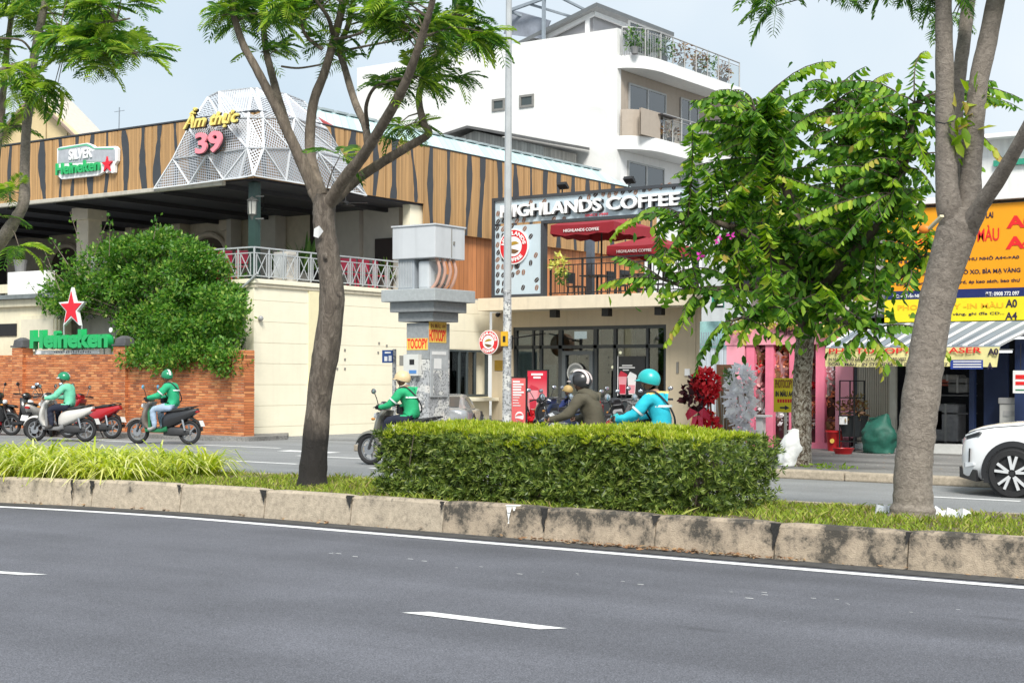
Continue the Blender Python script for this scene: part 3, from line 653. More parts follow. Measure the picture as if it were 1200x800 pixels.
# --- faceted perforated metal hood over the corner
def perfmat(nm, rad):
 m = bpy.data.materials.new(nm); m.use_nodes = True; t = m.node_tree; b = t.nodes['Principled BSDF']; o = t.nodes['Material Output']
 b.inputs['Base Color'].default_value = (.56, .58, .61, 1); b.inputs['Roughness'].default_value = .4; b.inputs['Metallic'].default_value = .15
 uv = N(t, 'ShaderNodeUVMap'); vo = N(t, 'ShaderNodeVectorMath', operation='FRACTION'); sc = N(t, 'ShaderNodeVectorMath', operation='SCALE'); sc.inputs['Scale'].default_value = 1/.068
 t.links.new(uv.outputs[0], sc.inputs[0]); t.links.new(sc.outputs[0], vo.inputs[0])
 sb = N(t, 'ShaderNodeVectorMath', operation='DISTANCE'); sb.inputs[1].default_value = (.5, .5, 0); t.links.new(vo.outputs[0], sb.inputs[0])
 lt = N(t, 'ShaderNodeMath', operation='LESS_THAN'); lt.inputs[1].default_value = rad; t.links.new(sb.outputs['Value'], lt.inputs[0])
 tr = N(t, 'ShaderNodeBsdfTransparent'); mx = N(t, 'ShaderNodeMixShader'); t.links.new(lt.outputs[0], mx.inputs[0]); t.links.new(b.outputs[0], mx.inputs[1]); t.links.new(tr.outputs[0], mx.inputs[2])
 t.links.new(mx.outputs[0], o.inputs['Surface']); _mats[nm] = m; return m
PERF = perfmat('perforated_metal', .36); SOLID = perfmat('perforated_metal_fine', .22)
hood = thing('corner_hood', (CU, CV, 6.4), 'faceted white perforated metal hood on the restaurant corner', 'canopy')
HV, HU = CV-.42, CU+.38
bot = [PV(181, 221, HV), PV(222, 216, HV), PV(262, 210.5, HV), PV(281, 208.5, HV-.05), Vector((HU+.12, HV-.12, 0)), PU(335, 212, HU), PU(365, 217, HU), PU(398, 222, HU), PU(429, 229, HU)]
bot[4].z = (bot[3].z+bot[5].z)/2
def ins(p, du, dv): return Vector((p[0]+du, p[1]+dv, p[2]))
mid = [PV(203, 186, HV+.02), PV(243, 181, HV-.2), PV(290, 173.5, HV-.12), PU(309, 173.5, HU+.12), PU(340, 174, HU+.2), PU(372, 178, HU+.1), PU(404, 186, HU-.02)]
up = [PV(221, 150, HV+.08), PV(258, 138, HV-.05), PV(291, 138, HV+.02), PU(308, 138, HU-.02), PU(345, 138, HU+.05), PU(383, 152, HU-.08)]
top = [PV(244, 114, HV+1.2), PV(257, 107.5, HV+1.1), PV(295, 103.5, HV+1.2), PU(301, 103.5, HU-1.1), PU(334, 110, HU-1.15), PU(356, 119, HU-1.4)]
cap = [Vector((p.x*.55+(CU-1.6)*.45, p.y*.55+(CV+1.7)*.45, p.z+.05)) for p in top]
back = [Vector((CU-5.0, CV+1.5, 6.5)), Vector((CU-3.8, CV+4.4, 6.6)), Vector((CU-1.3, CV+5.4, 6.6))]
def facet(p, q, r_, k):
 me = bpy.data.meshes.new('facet'); g_ = origin_of(hood); P_ = [Vector(x)-Vector(g_) for x in (p, q, r_)]
 n = (P_[1]-P_[0]).cross(P_[2]-P_[0]);
 c_ = (P_[0]+P_[1]+P_[2])/3; P_ = [c_+(x-c_)*.985 for x in P_]
 me.from_pydata([tuple(x) for x in P_], [], [(0,1,2)]); uvl = me.uv_layers.new(name='UVMap')
 e1 = (P_[1]-P_[0]).normalized(); e2 = n.normalized().cross(e1); a_ = k*.9
 for i, x in enumerate(P_):
  u_, v_ = (x-P_[0]).dot(e1), (x-P_[0]).dot(e2); uvl.data[i].uv = (u_*math.cos(a_)-v_*math.sin(a_), u_*math.sin(a_)+v_*math.cos(a_))
 link('facet', me, PERF if (k*7) % 5 not in (1, 3) else SOLID, hood)
edges = []
def band(lo, hi, k0):
 i = j = 0; k = k0
 while i < len(lo)-1 or j < len(hi)-1:
  if j == len(hi)-1 or (i < len(lo)-1 and (i+1)/(len(lo)-1) <= (j+1)/(len(hi)-1)):
   facet(lo[i], lo[i+1], hi[j], k); edges.append((lo[i], lo[i+1])); edges.append((lo[i+1], hi[j])); i += 1
  else:
   facet(lo[i], hi[j+1], hi[j], k); edges.append((hi[j], hi[j+1])); edges.append((lo[i], hi[j+1])); j += 1
  k += 1
band(bot, mid, 0); band(mid, up, 5); band(up, top, 11); band(top, cap, 17)
for A_, B_ in ((bot[0], back[0]), (bot[-1], back[2])): edges.append((A_, B_))
facet(bot[0], mid[0], back[0], 1); facet(mid[0], up[0], back[0], 2); facet(up[0], top[0], back[0], 4); facet(bot[-1], mid[-1], back[2], 1); facet(mid[-1], up[-1], back[2], 2); facet(up[-1], top[-1], back[2], 4)
for i in range(2): facet(back[i], back[i+1], cap[0] if i == 0 else cap[-1], 5)
facet(back[0], top[0], cap[0], 6); facet(back[2], top[-1], cap[-1], 6); facet(back[1], cap[0], cap[-1], 3)
b = MB()
for A_, B_ in edges+[(bot[0], mid[0]), (mid[0], up[0]), (up[0], top[0]), (bot[-1], mid[-1]), (mid[-1], up[-1]), (up[-1], top[-1])]:
 b.bar(A_, B_, .055, .03)
b.build('hood_frame', M('hood_white', (.74, .76, .78), .4, var=.03), hood)
# --- signs on the restaurant
YEL = M('letter_yellow', (.88, .70, .20), .45, var=.05); PINK = M('letter_pink', (.85, .27, .32), .45, var=.05); DKRIM = M('letter_rim_dark', (.03, .03, .03), .5)
WHT = M('sign_white', (.80, .80, .80), .45, var=.03); GRN = M('brand_green', (.02, .40, .12), .4, var=.04); REDS = M('brand_red', (.70, .012, .03), .4, var=.03)
sg = thing('corner_sign', PV(248, 183, HV-.25), 'yellow script lettering above pink number 39 on the metal hood', 'sign')
SV = HV-.3
fit_text('Ẩm thực', PV(216, 156, SV-.05), PV(281, 119, SV-.05), sg, YEL, .06, .022, shear=.35); fit_text('Ẩm thực', PV(217.5, 157.5, SV), PV(282.5, 120.5, SV), sg, DKRIM, .045, .04, shear=.35, name='letter_rim')
fit_text('39', PV(230.5, 181.5, SV-.05), PV(261.5, 152.5, SV-.05), sg, PINK, .06, .03); fit_text('39', PV(231.5, 184, SV+.03), PV(264.5, 153.5, SV+.03), sg, DKRIM, .07, .05, name='letter_rim')
b = MB()
for px in (225, 245, 262, 278): b.bar(PV(px, 150, SV+.02), PV(px, 150, SV+.75), .03)
for px in (238, 256): b.bar(PV(px, 170, SV+.02), PV(px, 170, SV+.5), .03)
b.build('sign_brackets', STEELW, sg)
def star(c, ro, ri, rot=0.): return [(c[0]+(ro if i % 2 == 0 else ri)*math.sin(rot+math.pi*i/5), c[1]+(ro if i % 2 == 0 else ri)*math.cos(rot+math.pi*i/5)) for i in range(10)]
# bottle shaped sign on the fascia
BV = FV-.12
bs_ = thing('bottle_sign', PV(102, 212, BV), 'white and green bottle shaped beer sign on the timber fascia', 'sign')
def q3(px, py): p = PV(px, py, BV); return (p.x, p.z)
kx = lambda x, y: q3(60+x*.075, 160+y*.075)
out_ = [kx(*p) for p in ((90,190),(140,165),(560,100),(640,130),(680,165),(1000,150),(1035,190),(1030,380),(990,440),(985,560),(950,575),(900,545),(860,575),(845,540),(720,610),(160,670),(95,610))]
b = MB(); b.prism(out_, BV, BV+.1, 'xz'); b.build('sign_board', WHT, bs_, bevel=.006)
gs = [kx(*p) for p in ((110,190),(560,115),(620,140),(680,185),(980,180),(980,200),(700,200),(610,165),(550,140),(120,215))]
b = MB(); b.prism(gs, BV-.02, BV-.001, 'xz'); b.build('green_band', M('band_green', (.12, .45, .27), .4), bs_)
ls = [kx(*p) for p in ((120,225),(540,150),(610,175),(640,230),(720,205),(1000,205),(1000,370),(800,400),(700,390),(110,420))]
b = MB(); b.prism(ls, BV-.012, BV-.002, 'xz'); b.build('silver_band', M('band_silver', (.40, .42, .45), .35), bs_)
def skew(o, a, b2, zl):                                # shear letters so the line climbs like the sign
 n = len(o.data.vertices); co = np.empty(n*3, 'f'); o.data.vertices.foreach_get('co', co); co = co.reshape(-1,3); x0, x1 = co[:,0].min(), co[:,0].max()
 co[:,2] += zl*(co[:,0]-x0)/(x1-x0); o.data.vertices.foreach_set('co', co.ravel()); o.data.update()
fit_text('SILVER', Vector((kx(290,370)[0], BV-.014, kx(290,375)[1])), Vector((kx(650,150)[0], BV-.014, kx(290,210)[1])), bs_, WHT, .03, .03)
fit_text('Heineken', Vector((kx(95,600)[0], BV-.02, kx(95,612)[1])), Vector((kx(785,500)[0], BV-.02, kx(95,430)[1])), bs_, GRN, .05, .035)
sc_ = kx(888, 440); b = MB(); b.prism(star(sc_, .22, .085), BV-.05, BV-.003, 'xz'); b.build('red_star', REDS, bs_)
# ================================================================ brick boundary wall, with real bricks
BRV = 25.7
bw = thing('brick_wall', (CU-1, BRV, 0), 'orange brick boundary wall with piers in front of the restaurant', 'wall')
def brickmat():
 m = bpy.data.materials.new('brick_orange'); m.use_nodes = True; t = m.node_tree; b = t.nodes['Principled BSDF']; b.inputs['Roughness'].default_value = .85
 g_ = N(t, 'ShaderNodeNewGeometry'); cr = N(t, 'ShaderNodeValToRGB'); el = cr.color_ramp.elements
 st = [(0, (.30, .095, .04)), (.3, (.48, .145, .05)), (.75, (.60, .205, .07)), (1, (.68, .30, .12))]
 while len(el) < 4: el.new(.5)
 for e, (p, c) in zip(el, st): e.position = p; e.color = c+(1,)
 t.links.new(g_.outputs['Random Per Island'], cr.inputs[0])
 tcn = N(t, 'ShaderNodeTexCoord'); n1 = N(t, 'ShaderNodeTexNoise'); n1.inputs['Scale'].default_value = 1.1; n1.inputs['Detail'].default_value = 9; n1.inputs['Roughness'].default_value = .7
 t.links.new(tcn.outputs['Object'], n1.inputs['Vector']); mr = N(t, 'ShaderNodeMapRange'); mr.inputs[1].default_value = .60; mr.inputs[2].default_value = .78; t.links.new(n1.outputs['Fac'], mr.inputs[0])
 mx = N(t, 'ShaderNodeMix', data_type='RGBA'); mx.inputs[7].default_value = (.10, .05, .03, 1); t.links.new(mr.outputs[0], mx.inputs[0]); t.links.new(cr.outputs[0], mx.inputs[6]); t.links.new(mx.outputs[2], b.inputs['Base Color'])
 _mats['brick_orange'] = m; return m
BRK = brickmat(); MORT = M('mortar', (.52, .37, .25), .95, var=.2, vs=3, streak=.3)
ztop = PV(70, 415.2, BRV).z; BE = PV(289, 450, BRV).x
x_l = -46.
piers = [PV(23.5, 430, BRV).x, PV(143, 430, BRV).x]
piers = [piers[0]-4.1, piers[0], piers[1], BE-.2]
b = MB(); b.box(x_l, BE-.02, BRV+.02, BRV+.22, 0, ztop-.01); b.build('mortar_core', MORT, bw)
ch, bl = .0655, .22
def bricks(x0, x1, y, z0, z1, d, b, jig=.004):
 r_ = 0; z = z0
 while z+ch <= z1+.001:
  x = x0-(bl/2 if r_ % 2 else 0)
  while x < x1-.01:
   a0, a1 = max(x+.006, x0), min(x+bl-.006, x1)
   if a1-a0 > .03:
    j = random.uniform(-jig, jig); b.box(a0, a1, y-d+j, y+.03, z+.007, z+ch-.010)
   x += bl
  z += ch; r_ += 1
b = MB(); bricks(x_l, BE-.03, BRV+.02, 0, ztop, .012, b); tag(b.build('bricks', BRK, bw), kind='stuff')
for i, pc in enumerate(piers):
 hw = .23 if i < 3 else .21; zt = ztop+.2 if i < 3 else ztop+.08
 b = MB(); b.box(pc-hw+.012, pc+hw-.012, BRV-.09, BRV+.25, 0, zt-.01, 0); pr = b.build('pier', MORT, bw)
 b = MB(); bricks(pc-hw, pc+hw, BRV-.088, 0, zt, .012, b)
 r_ = 0; z = 0
 while z+ch <= zt+.001:                                # side faces
  b.box(pc+hw-.012, pc+hw+random.uniform(-.003,.003), BRV-.095, BRV+.25, z+.005, z+ch-.007); z += ch
 tag(b.build('bricks', BRK, pr), kind='stuff')
 b = MB(); CAPM = M('pier_cap', (.09, .09, .095), .8, var=.25)
 b.box(pc-hw-.03, pc+hw+.03, BRV-.13, BRV+.3, zt, zt+.05); b.loft([[(pc-hw+.02,BRV-.08,zt+.05),(pc+hw-.02,BRV-.08,zt+.05),(pc+hw-.02,BRV+.25,zt+.05),(pc-hw+.02,BRV+.25,zt+.05)], [(pc-hw+.04,BRV-.06,zt+.2),(pc+hw-.04,BRV-.06,zt+.2),(pc+hw-.04,BRV+.23,zt+.2),(pc-hw+.04,BRV+.23,zt+.2)], [(pc-.06,BRV+.04,zt+.27),(pc+.06,BRV+.04,zt+.27),(pc+.06,BRV+.13,zt+.27),(pc-.06,BRV+.13,zt+.27)]])
 if i < 3: b.build('pier_cap', CAPM, pr, bevel=.01)
# beer sign standing on the wall
HVv = BRV+.06
hs = thing('beer_letter_sign', PV(86, 413, HVv), 'green beer lettering with a red star standing on the brick wall', 'sign')
fit_text('Heineken', PV(40.5, 408.5, HVv), PV(132, 385, HVv), hs, GRN, .16, .045); fit_text('Heineken', PV(39, 409.5, HVv+.02), PV(133.5, 384.5, HVv+.02), hs, M('green_return', (.01, .22, .07), .5), .02, .075, name='letter_back')
b = MB(); cs = PV(85.8, 361.5, HVv); b.prism(star((cs.x, cs.z), .56, .235), HVv-.06, HVv+.04, 'xz'); st_ = b.build('star', WHT, hs)
b = MB(); b.prism(star((cs.x, cs.z-.005), .455, .178), HVv-.08, HVv-.061, 'xz'); b.build('star_face', REDS, st_)
b = MB()
for px in (75, 96): b.bar(PV(px, 380, HVv+.03), PV(px, 412, HVv+.03), .03)
b.box(PV(41, 400, HVv).x, PV(132, 400, HVv).x, HVv+.05, HVv+.07, PV(90, 396, HVv).z-.02, PV(90, 396, HVv).z+.02)
for px in (42, 130, 122): b.bar(PV(px, 396, HVv+.07), PV(px, 417, HVv+.07), .03)
b.build('sign_frame', STEELW, hs)
a = PV(42, 414.8, HVv); c_ = PV(117, 410, HVv); b = MB(); b.box(a.x, c_.x, HVv-.01, HVv+.02, a.z, c_.z); bd = b.build('slogan_board', WHT, hs)
b = MB()
for k in range(22):
 p = PV(64+k*2, 412.6, HVv-.012); b.box(p.x-.012, p.x+.012, HVv-.016, HVv-.0101, p.z-.02, p.z+.02+.01*(k % 3))
tag(b.build('small_print', BLACK, bd), kind='stuff')
fit_text('EST', PV(69, 373.2, HVv), PV(75.5, 369.5, HVv), hs, BLACK, .01, .01); fit_text('1873', PV(102, 373.2, HVv), PV(109, 369.5, HVv), hs, BLACK, .01, .01)
b = MB(); d_ = PV(129.5, 386.5, HVv-.05); b.lathe([(.001, 0), (.065, 0), (.065, .02), (.001, .02)], 14, 0, 'y', d_); b.build('registered_mark', WHT, hs)
# ================================================================ coffee house set back behind a forecourt
HF = 36.78; SVp = 35.6
BEI = M('beige_render', (.56, .47, .335), .8, var=.05, vs=1., bump=.08, streak=.08)
BEIL = M('beige_light', (.66, .58, .44), .8, var=.05, streak=.1)
DKF = M('frame_charcoal', (.035, .042, .047), .4, var=.06)
cafe = thing('coffee_house', (-23.4, HF, 0), 'beige coffee house with dark glazed front and roof terrace', 'building')
cl, cr2 = CU+.06, PV(815, 400, HF).x
o0, o1 = PV(601, 400, HF).x, PV(780.5, 400, HF).x; oz = 3.05
sz0, sz1 = PV(700, 360.5, SVp).z, PV(700, 345, SVp).z
b = MB(); b.box(cl, o0, HF, HF+.25, 0, sz0); b.box(o1, cr2, HF, HF+.25, 0, sz0); b.box(o0, o1, HF, HF+.25, oz, sz0); b.build('facade_wall', BEI, cafe)
b = MB(); b.box(cr2-.02, cr2+.2, HF+.02, 46, 0, sz0); b.build('side_wall', BEI, cafe)
sl0, sl1 = PV(560, 350, SVp).x, PV(815.5, 350, SVp).x
b = MB(); b.box(sl0, sl1, SVp, 46, sz0+.002, sz1); b.build('terrace_slab', BEIL, cafe, bevel=.012)
for px in (650, 711, 773):
 p = PV(px, 362, SVp+.5); b = MB(); b.box(p.x-.11, p.x+.11, SVp+.4, SVp+.62, sz0-.22, sz0); b.build('downlight', BLACK, cafe)
b = MB(); b.box(cl, cr2, HF-.03, HF-.002, 0, .26); b.build('plinth', M('plinth_grey', (.16, .15, .14), .8, var=.1), cafe)
# glazed front: posts, transom, door
fr_ = MB(); zt = PV(690, 406, HF).z; zsill = PV(740, 466, HF).z; zd = PV(675, 411, HF).z
V0, V1 = HF+.06, HF+.16
def post(px, z0, z1, w=.09): u_ = PV(px, 420, HF).x; fr_.box(u_-w/2, u_+w/2, V0, V1, z0, z1)
fr_.box(o0, o1, V0-.02, V1, oz-.1, oz); fr_.box(o0, o1, V0, V1-.002, zt-.05, zt+.05); fr_.box(o0, o0+.1, V0, V1, 0, oz-.1); fr_.box(o1-.1, o1, V0, V1, 0, oz-.1)
for px, w in ((623, .05), (632, .09), (655, .13), (696, .13), (719, .1), (757, .08)): post(px, .0, oz-.1, w)
frm = fr_.build('window_frame', DKF, cafe)
b = MB(); u0, u1 = PV(697, 440, HF).x, o1-.1; b.box(u0, u1, V0-.02, V1, .0, zsill); b.build('spandrel', DKF, frm)
glassmat('glass_shop', (.55, .62, .64), .10)
edges_ = [o0+.1]+[PV(px, 420, HF).x for px in (632, 655, 696, 719, 757)]+[o1-.1]
for i in range(len(edges_)-1):
 for z0, z1 in ((zt+.05, oz-.1), (.05 if i < 3 else zsill, zt-.05)):
  b = MB(); b.box(edges_[i]+.04, edges_[i+1]-.04, V0+.045, V0+.053, z0, z1); b.build('pane', M('glass_shop'), frm)
da, db = PV(658, 440, HF).x, PV(694, 440, HF).x; b = MB()
for (x0, x1, z0, z1) in ((da, da+.12, 0, zd), (db-.12, db, 0, zd), (da+.12, db-.12, zd-.12, zd), (da+.12, db-.12, 0, .2)): b.box(x0, x1, V0-.05, V0+.03, z0, z1)
door = b.build('door', M('frame_slate', (.09, .105, .115), .4), cafe)
dc = PV(674.5, 437, V0-.03); b = MB(); b.disc((dc.x, V0-.03, dc.z), .30, .01); b.build('door_emblem', M('emblem_grey', (.42, .43, .41), .5), door)
b = MB(); b.disc((dc.x, V0-.042, dc.z), .25, .008); b.build('emblem_field', M('emblem_dark', (.16, .17, .17), .5), door)
def beans_mark(c, r_, mat, parent, face='V', d=.01):
 """two lens shaped swooshes, the mark inside the round logo"""
 for sgn, zz in ((1, .16), (-1, -.30)):
  n = 12; pol = []
  for i in range(n+1):
   t = -1+2*i/n; pol.append((t*.62*r_, (zz+(.30 if sgn > 0 else .06)*(1-t*t)+.10*t*sgn)*r_))
  for i in range(n, -1, -1):
   t = -1+2*i/n; pol.append((t*.62*r_, (zz-(.02 if sgn > 0 else .34)*(1-t*t)+.10*t*sgn)*r_))
  b = MB()
  if face == 'V': b.prism([(c[0]+x, c[2]+z) for x, z in pol], c[1]-d, c[1], 'xz')
  else: b.prism([(c[1]+x, c[2]+z) for x, z in pol], c[0], c[0]+d, 'yz')
  b.build('bean_mark', mat[0] if sgn > 0 else mat[1], parent)
beans_mark((dc.x, V0-.047, dc.z), .3, [M('emblem_grey')]*2, door)
# interior: walls, counter, lit menu, lamps
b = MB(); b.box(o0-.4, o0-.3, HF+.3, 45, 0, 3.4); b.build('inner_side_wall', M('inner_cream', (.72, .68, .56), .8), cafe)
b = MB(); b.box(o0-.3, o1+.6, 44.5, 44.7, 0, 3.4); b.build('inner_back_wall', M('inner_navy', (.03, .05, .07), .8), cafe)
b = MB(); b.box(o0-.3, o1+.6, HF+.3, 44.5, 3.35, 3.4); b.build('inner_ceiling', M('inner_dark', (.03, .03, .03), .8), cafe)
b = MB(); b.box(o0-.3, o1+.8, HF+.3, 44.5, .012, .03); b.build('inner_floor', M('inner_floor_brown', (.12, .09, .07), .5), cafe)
for (x0, x1, y0, y1, c, nm) in ((606, 622, 391, 404, (.78,.76,.68), 'bright_reflection'), (604, 630, 409, 445, (.76,.74,.66), 'bright_reflection'), (636, 652, 391, 404, (.5,.48,.42), 'bright_reflection'), (634, 652, 427, 460, (.70,.68,.6), 'bright_reflection'), (704, 719, 384, 405, (.10,.07,.05), 'brown_panel'), (726, 742, 384, 405, (.16,.10,.06), 'brown_panel'), (764, 778, 384, 406, (.20,.11,.06), 'brown_panel'), (744, 757, 386, 405, (.03,.06,.13), 'blue_panel'), (676, 690, 412, 440, (.02,.05,.10), 'blue_panel')):
 vv = HF+.17 if 'bright' in nm else HF+.6; a = PV(x0, y1, vv); c_ = PV(x1, y0, vv); b = MB(); b.box(a.x, c_.x, vv, vv+.04, a.z, c_.z); b.build(nm, M(nm+str(x0), c, .6, var=.08), cafe)  # bright ones are added cards imitating the cream wall reflected in the left panes
a = PV(673, 397, HF+1.); c_ = PV(687, 388, HF+1.); b = MB(); b.box(a.x, c_.x, HF+1., HF+1.04, a.z, c_.z); b.build('ceiling_lightbox', M('lightbox', (.85, .87, .88), .5, var=0, emit=.55), cafe)
for px, py in ((707, 386), (727, 413), (718, 430)):
 p = PV(px, py, HF+1.3); b = MB(); b.sphere(p, .045, 8, 6); b.build('interior_lamp', M('lamp_glow', (1, .8, .5), .5, var=0, emit=1.6), cafe)
# window poster with two cups
pz = thing('window_poster', PV(734, 464, V0+.03), 'dark window poster showing a red drink and a white cup', 'poster')
def rect(px0, py0, px1, py1, V, d, mat, parent, name):
 a = PV(px0, py1, V); c_ = PV(px1, py0, V); b = MB(); b.box(a.x, c_.x, V-d, V, a.z, c_.z); return b.build(name, mat, parent)
PVp = V0+.02
rect(723.5, 417, 756, 463.5, PVp, .006, M('poster_black', (.02, .022, .026), .4), pz, 'backing')
rect(723.5, 417, 724.6, 463.5, PVp-.0065, .004, WHT, pz, 'edge_strip')
def cup(x0, x1, y0, y1, V, mat, lid, parent, liquid=None):
 a = PV(x0, y0, V); c_ = PV(x1, y1, V); w_ = c_.x-a.x; b = MB()
 b.prism([(a.x, a.z), (c_.x, a.z), (c_.x-w_*.14, c_.z), (a.x+w_*.14, c_.z)], V-.008, V, 'xz'); cu_ = b.build('cup', mat, parent)
 b = MB(); b.prism([(a.x-w_*.06, a.z), (c_.x+w_*.06, a.z), (c_.x+w_*.02, a.z+.07), (a.x+w_*.3, a.z+.16), (a.x+w_*.1, a.z+.07)], V-.01, V, 'xz'); b.build('lid', lid, cu_)
 if liquid: b = MB(); zz = a.z+(c_.z-a.z)*.45; b.prism([(a.x+w_*.12, zz), (c_.x-w_*.12, zz), (c_.x-w_*.18, c_.z+.03), (a.x+w_*.18, c_.z+.03)], V-.012, V-.009, 'xz'); b.build('drink', liquid, cu_)
RDK = M('drink_red', (.55, .03, .06), .4, var=.05); PKC = M('cup_pink', (.75, .32, .36), .4, var=.05); CUPW = M('cup_white', (.80, .76, .76), .4, var=.04)
cup(724.8, 734.5, 441, 462, PVp-.009, PKC, RDK, pz, RDK); cup(735.5, 745.5, 442, 462, PVp-.02, CUPW, WHT, pz, PKC)
for k, (x0, x1, y) in enumerate(((729, 741, 427.5), (725.5, 744, 430), (730, 737, 432.8))): rect(x0, y, x1, y+1.2, PVp-.006, .004, WHT, pz, 'text_line')
# brass plaque, alarm lamp on the left pier
rect(580, 422, 591, 434, HF-.002, .02, M('brass', (.45, .28, .05), .4, metal=.4), cafe, 'plaque')
a = PV(585, 369, HF-.02); b = MB(); b.sphere((a.x, HF-.1, a.z), .07, 8, 6); b.bar((a.x, HF-.1, a.z), (a.x, HF, a.z+.05), .04); b.build('wall_spotlight', BLACK, cafe)
rect(793, 424, 795.5, 437, HF-.002, .03, M('fixing_grey'), cafe, 'meter'); rect(803, 432, 809, 440, HF-.002, .04, WHT, cafe, 'switch_box')
# --- the big terrace sign: L shaped, dark frame round pale blue boards
BLU = M('sign_pale_blue', (.50, .60, .66), .45, var=.03)
sgn = thing('terrace_sign', PV(700, 344, SVp+.1), 'pale blue coffee sign with white capitals over the terrace', 'sign')
GV = SVp+.08
X0, X1 = PV(577.5, 290, GV).x, PV(816, 290, GV).x; Zb, Zt = sz1+.0, PV(577.5, 232.8, GV).z
Xi = PV(636.5, 290, GV).x; Zi = PV(640, 262, GV).z; fw = .085
b = MB()
for (x0, x1, z0, z1) in ((X0, X1, Zt-fw, Zt), (X0, X0+fw, Zb, Zt-fw), (X0+fw, Xi+fw*.5, Zb, Zb+fw), (Xi-fw*.5, Xi+fw*.5, Zb+fw, Zi+fw*.0), (Xi-fw*.5, X1, Zi, Zi+fw), (X1-fw, X1, Zb, Zi), (X1-fw, X1, Zi+fw, Zt-fw)): b.box(x0, x1, GV-.06, GV+.16, z0, z1)
b.build('sign_frame', STRIPE, sgn)
b = MB(); b.box(X0+fw, Xi-fw*.5, GV, GV+.08, Zb+fw, Zi+.01); b.build('sign_column', BLU, sgn)
b = MB(); b.box(X0+fw, X1-fw, GV, GV+.08, Zi+fw+.001, Zt-fw); b.build('sign_banner', BLU, sgn)
LTW = M('letters_white', (.85, .85, .85), .4, var=.0)
for txt, xa, xb in (('HIGHLANDS', 589, 706.5), ('COFFEE', 712.5, 798)):
 a = PV(xa, 256.3, GV); c_ = PV(xb, 256, GV); za = PV(650, 251.5, GV).z; zc = PV(650, 236.7, GV).z
 fit_text(txt, (a.x, GV-.04, za), (c_.x, GV-.04, zc), sgn, LTW, .09, .022)
 fit_text(txt, (a.x+.03, GV-.0, za-.03), (c_.x+.05, GV-.0, zc-.01), sgn, BLACK, .05, .03, name='letter_shadow')
fit_text('SINCE 1999', (PV(686, 250, GV).x, GV-.012, PV(650, 256.6, GV).z), (PV(713, 250, GV).x, GV-.012, PV(650, 253.6, GV).z), sgn, M('letters_red', (.75, .08, .12), .4), .012, .02)
def logo(c, r_, parent, face='V', d=.05):
 RED_, W_, BR, YB = M('logo_red', (.62, .02, .03), .4, var=.02), M('letters_white'), M('logo_brown', (.16, .09, .04), .5), M('logo_gold', (.40, .25, .03), .5)
 for rr, dd, mt, nm in ((1, d, W_, 'logo_rim'), (.93, d+.01, RED_, 'logo_ring'), (.56, d+.02, W_, 'logo_centre')):
  b = MB()
  if face == 'V': b.lathe([(1e-4, 0), (r_*rr, 0), (r_*rr, -dd), (1e-4, -dd)], 40, 0, 'y', c)
  else: b.lathe([(1e-4, 0), (r_*rr, 0), (r_*rr, dd), (1e-4, dd)], 40, 0, 'x', c)
  b.build(nm, mt, parent)
 off = d+.011
 cc = (c[0], c[1]-off, c[2]) if face == 'V' else (c[0]+off, c[1], c[2])
 ring_text('HIGHLANDS', cc, r_*.64, r_*.86, R(172), R(8), parent, W_, face, .012, .03)
 ring_text('COFFEE', cc, r_*.64, r_*.86, R(222), R(318), parent, W_, face, .012, .03, flip=True)
 c2 = (c[0], c[1]-d-.021, c[2]) if face == 'V' else (c[0]+d+.021, c[1], c[2])
 beans_mark(c2, r_*.62, [YB, BR], parent, face)
lc = PV(603.3, 289, GV-.01); logo((lc.x, GV-.012, lc.z), .515, sgn)
b = MB(); rb = random.Random(5)
def bean(px, py, ang, mi):
 p = PV(px, py, GV); n = 10; L = .085; Wd = .05; ca, sa = math.cos(ang), math.sin(ang)
 for sg_ in (-1, 1):
  pol = [(math.cos(math.pi*i/n)*L, sg_*(.008+Wd*math.sin(math.pi*i/n))) for i in range(n+1)]
  b.prism([(p.x+x*ca-y*sa, p.z+x*sa+y*ca) for x, y in pol], GV-.009, GV-.001, 'xz', mi)
for y in range(250, 347, 9):
 for x in (583.5, 590):
  bean(x+rb.uniform(-.6,.6), y+rb.uniform(-1,1), 1.1+rb.uniform(-.3,.3), rb.choice([0,0,1]))
for x, y in ((598, 256), (606, 259), (614, 258), (600, 265), (615, 268), (622, 277), (628, 299), (622, 308), (607, 312), (613.5, 319), (607, 319), (599, 314), (613, 337), (629, 328), (629, 337), (601, 322), (605, 312), (622, 237.5), (638, 236), (680, 233), (690, 231), (698, 228), (707, 227), (714, 229), (722, 226), (730, 225), (739, 223), (745, 225), (755, 222), (762, 221), (775, 219), (784, 217), (790, 219), (800, 216), (649, 257), (661, 257)):
 bean(x, y, 1.0+rb.uniform(-.4,.4), rb.choice([0,1]))
tag(b.build('coffee_beans', [M('bean_dark', (.05, .035, .03), .5), M('bean_brown', (.26, .14, .09), .5)], sgn), kind='stuff')
for px, py in ((659, 218), (737, 210)):
 p = PV(px, py, GV+.05); b = MB(); b.bar((p.x, GV+.05, Zt), (p.x, GV+.05, Zt+.14), .03); b.add([(p.x+x, GV+.05+y, Zt+.12+z) for x, y, z in ((-.15,.1,.0),(.15,.1,.0),(.15,-.08,.12),(-.15,-.08,.12),(-.15,.14,.05),(.15,.14,.05),(.15,-.02,.2),(-.15,-.02,.2))], [(0,1,2,3),(7,6,5,4),(0,4,5,1),(1,5,6,2),(2,6,7,3),(3,7,4,0)]); b.build('floodlight', BLACK, sgn)
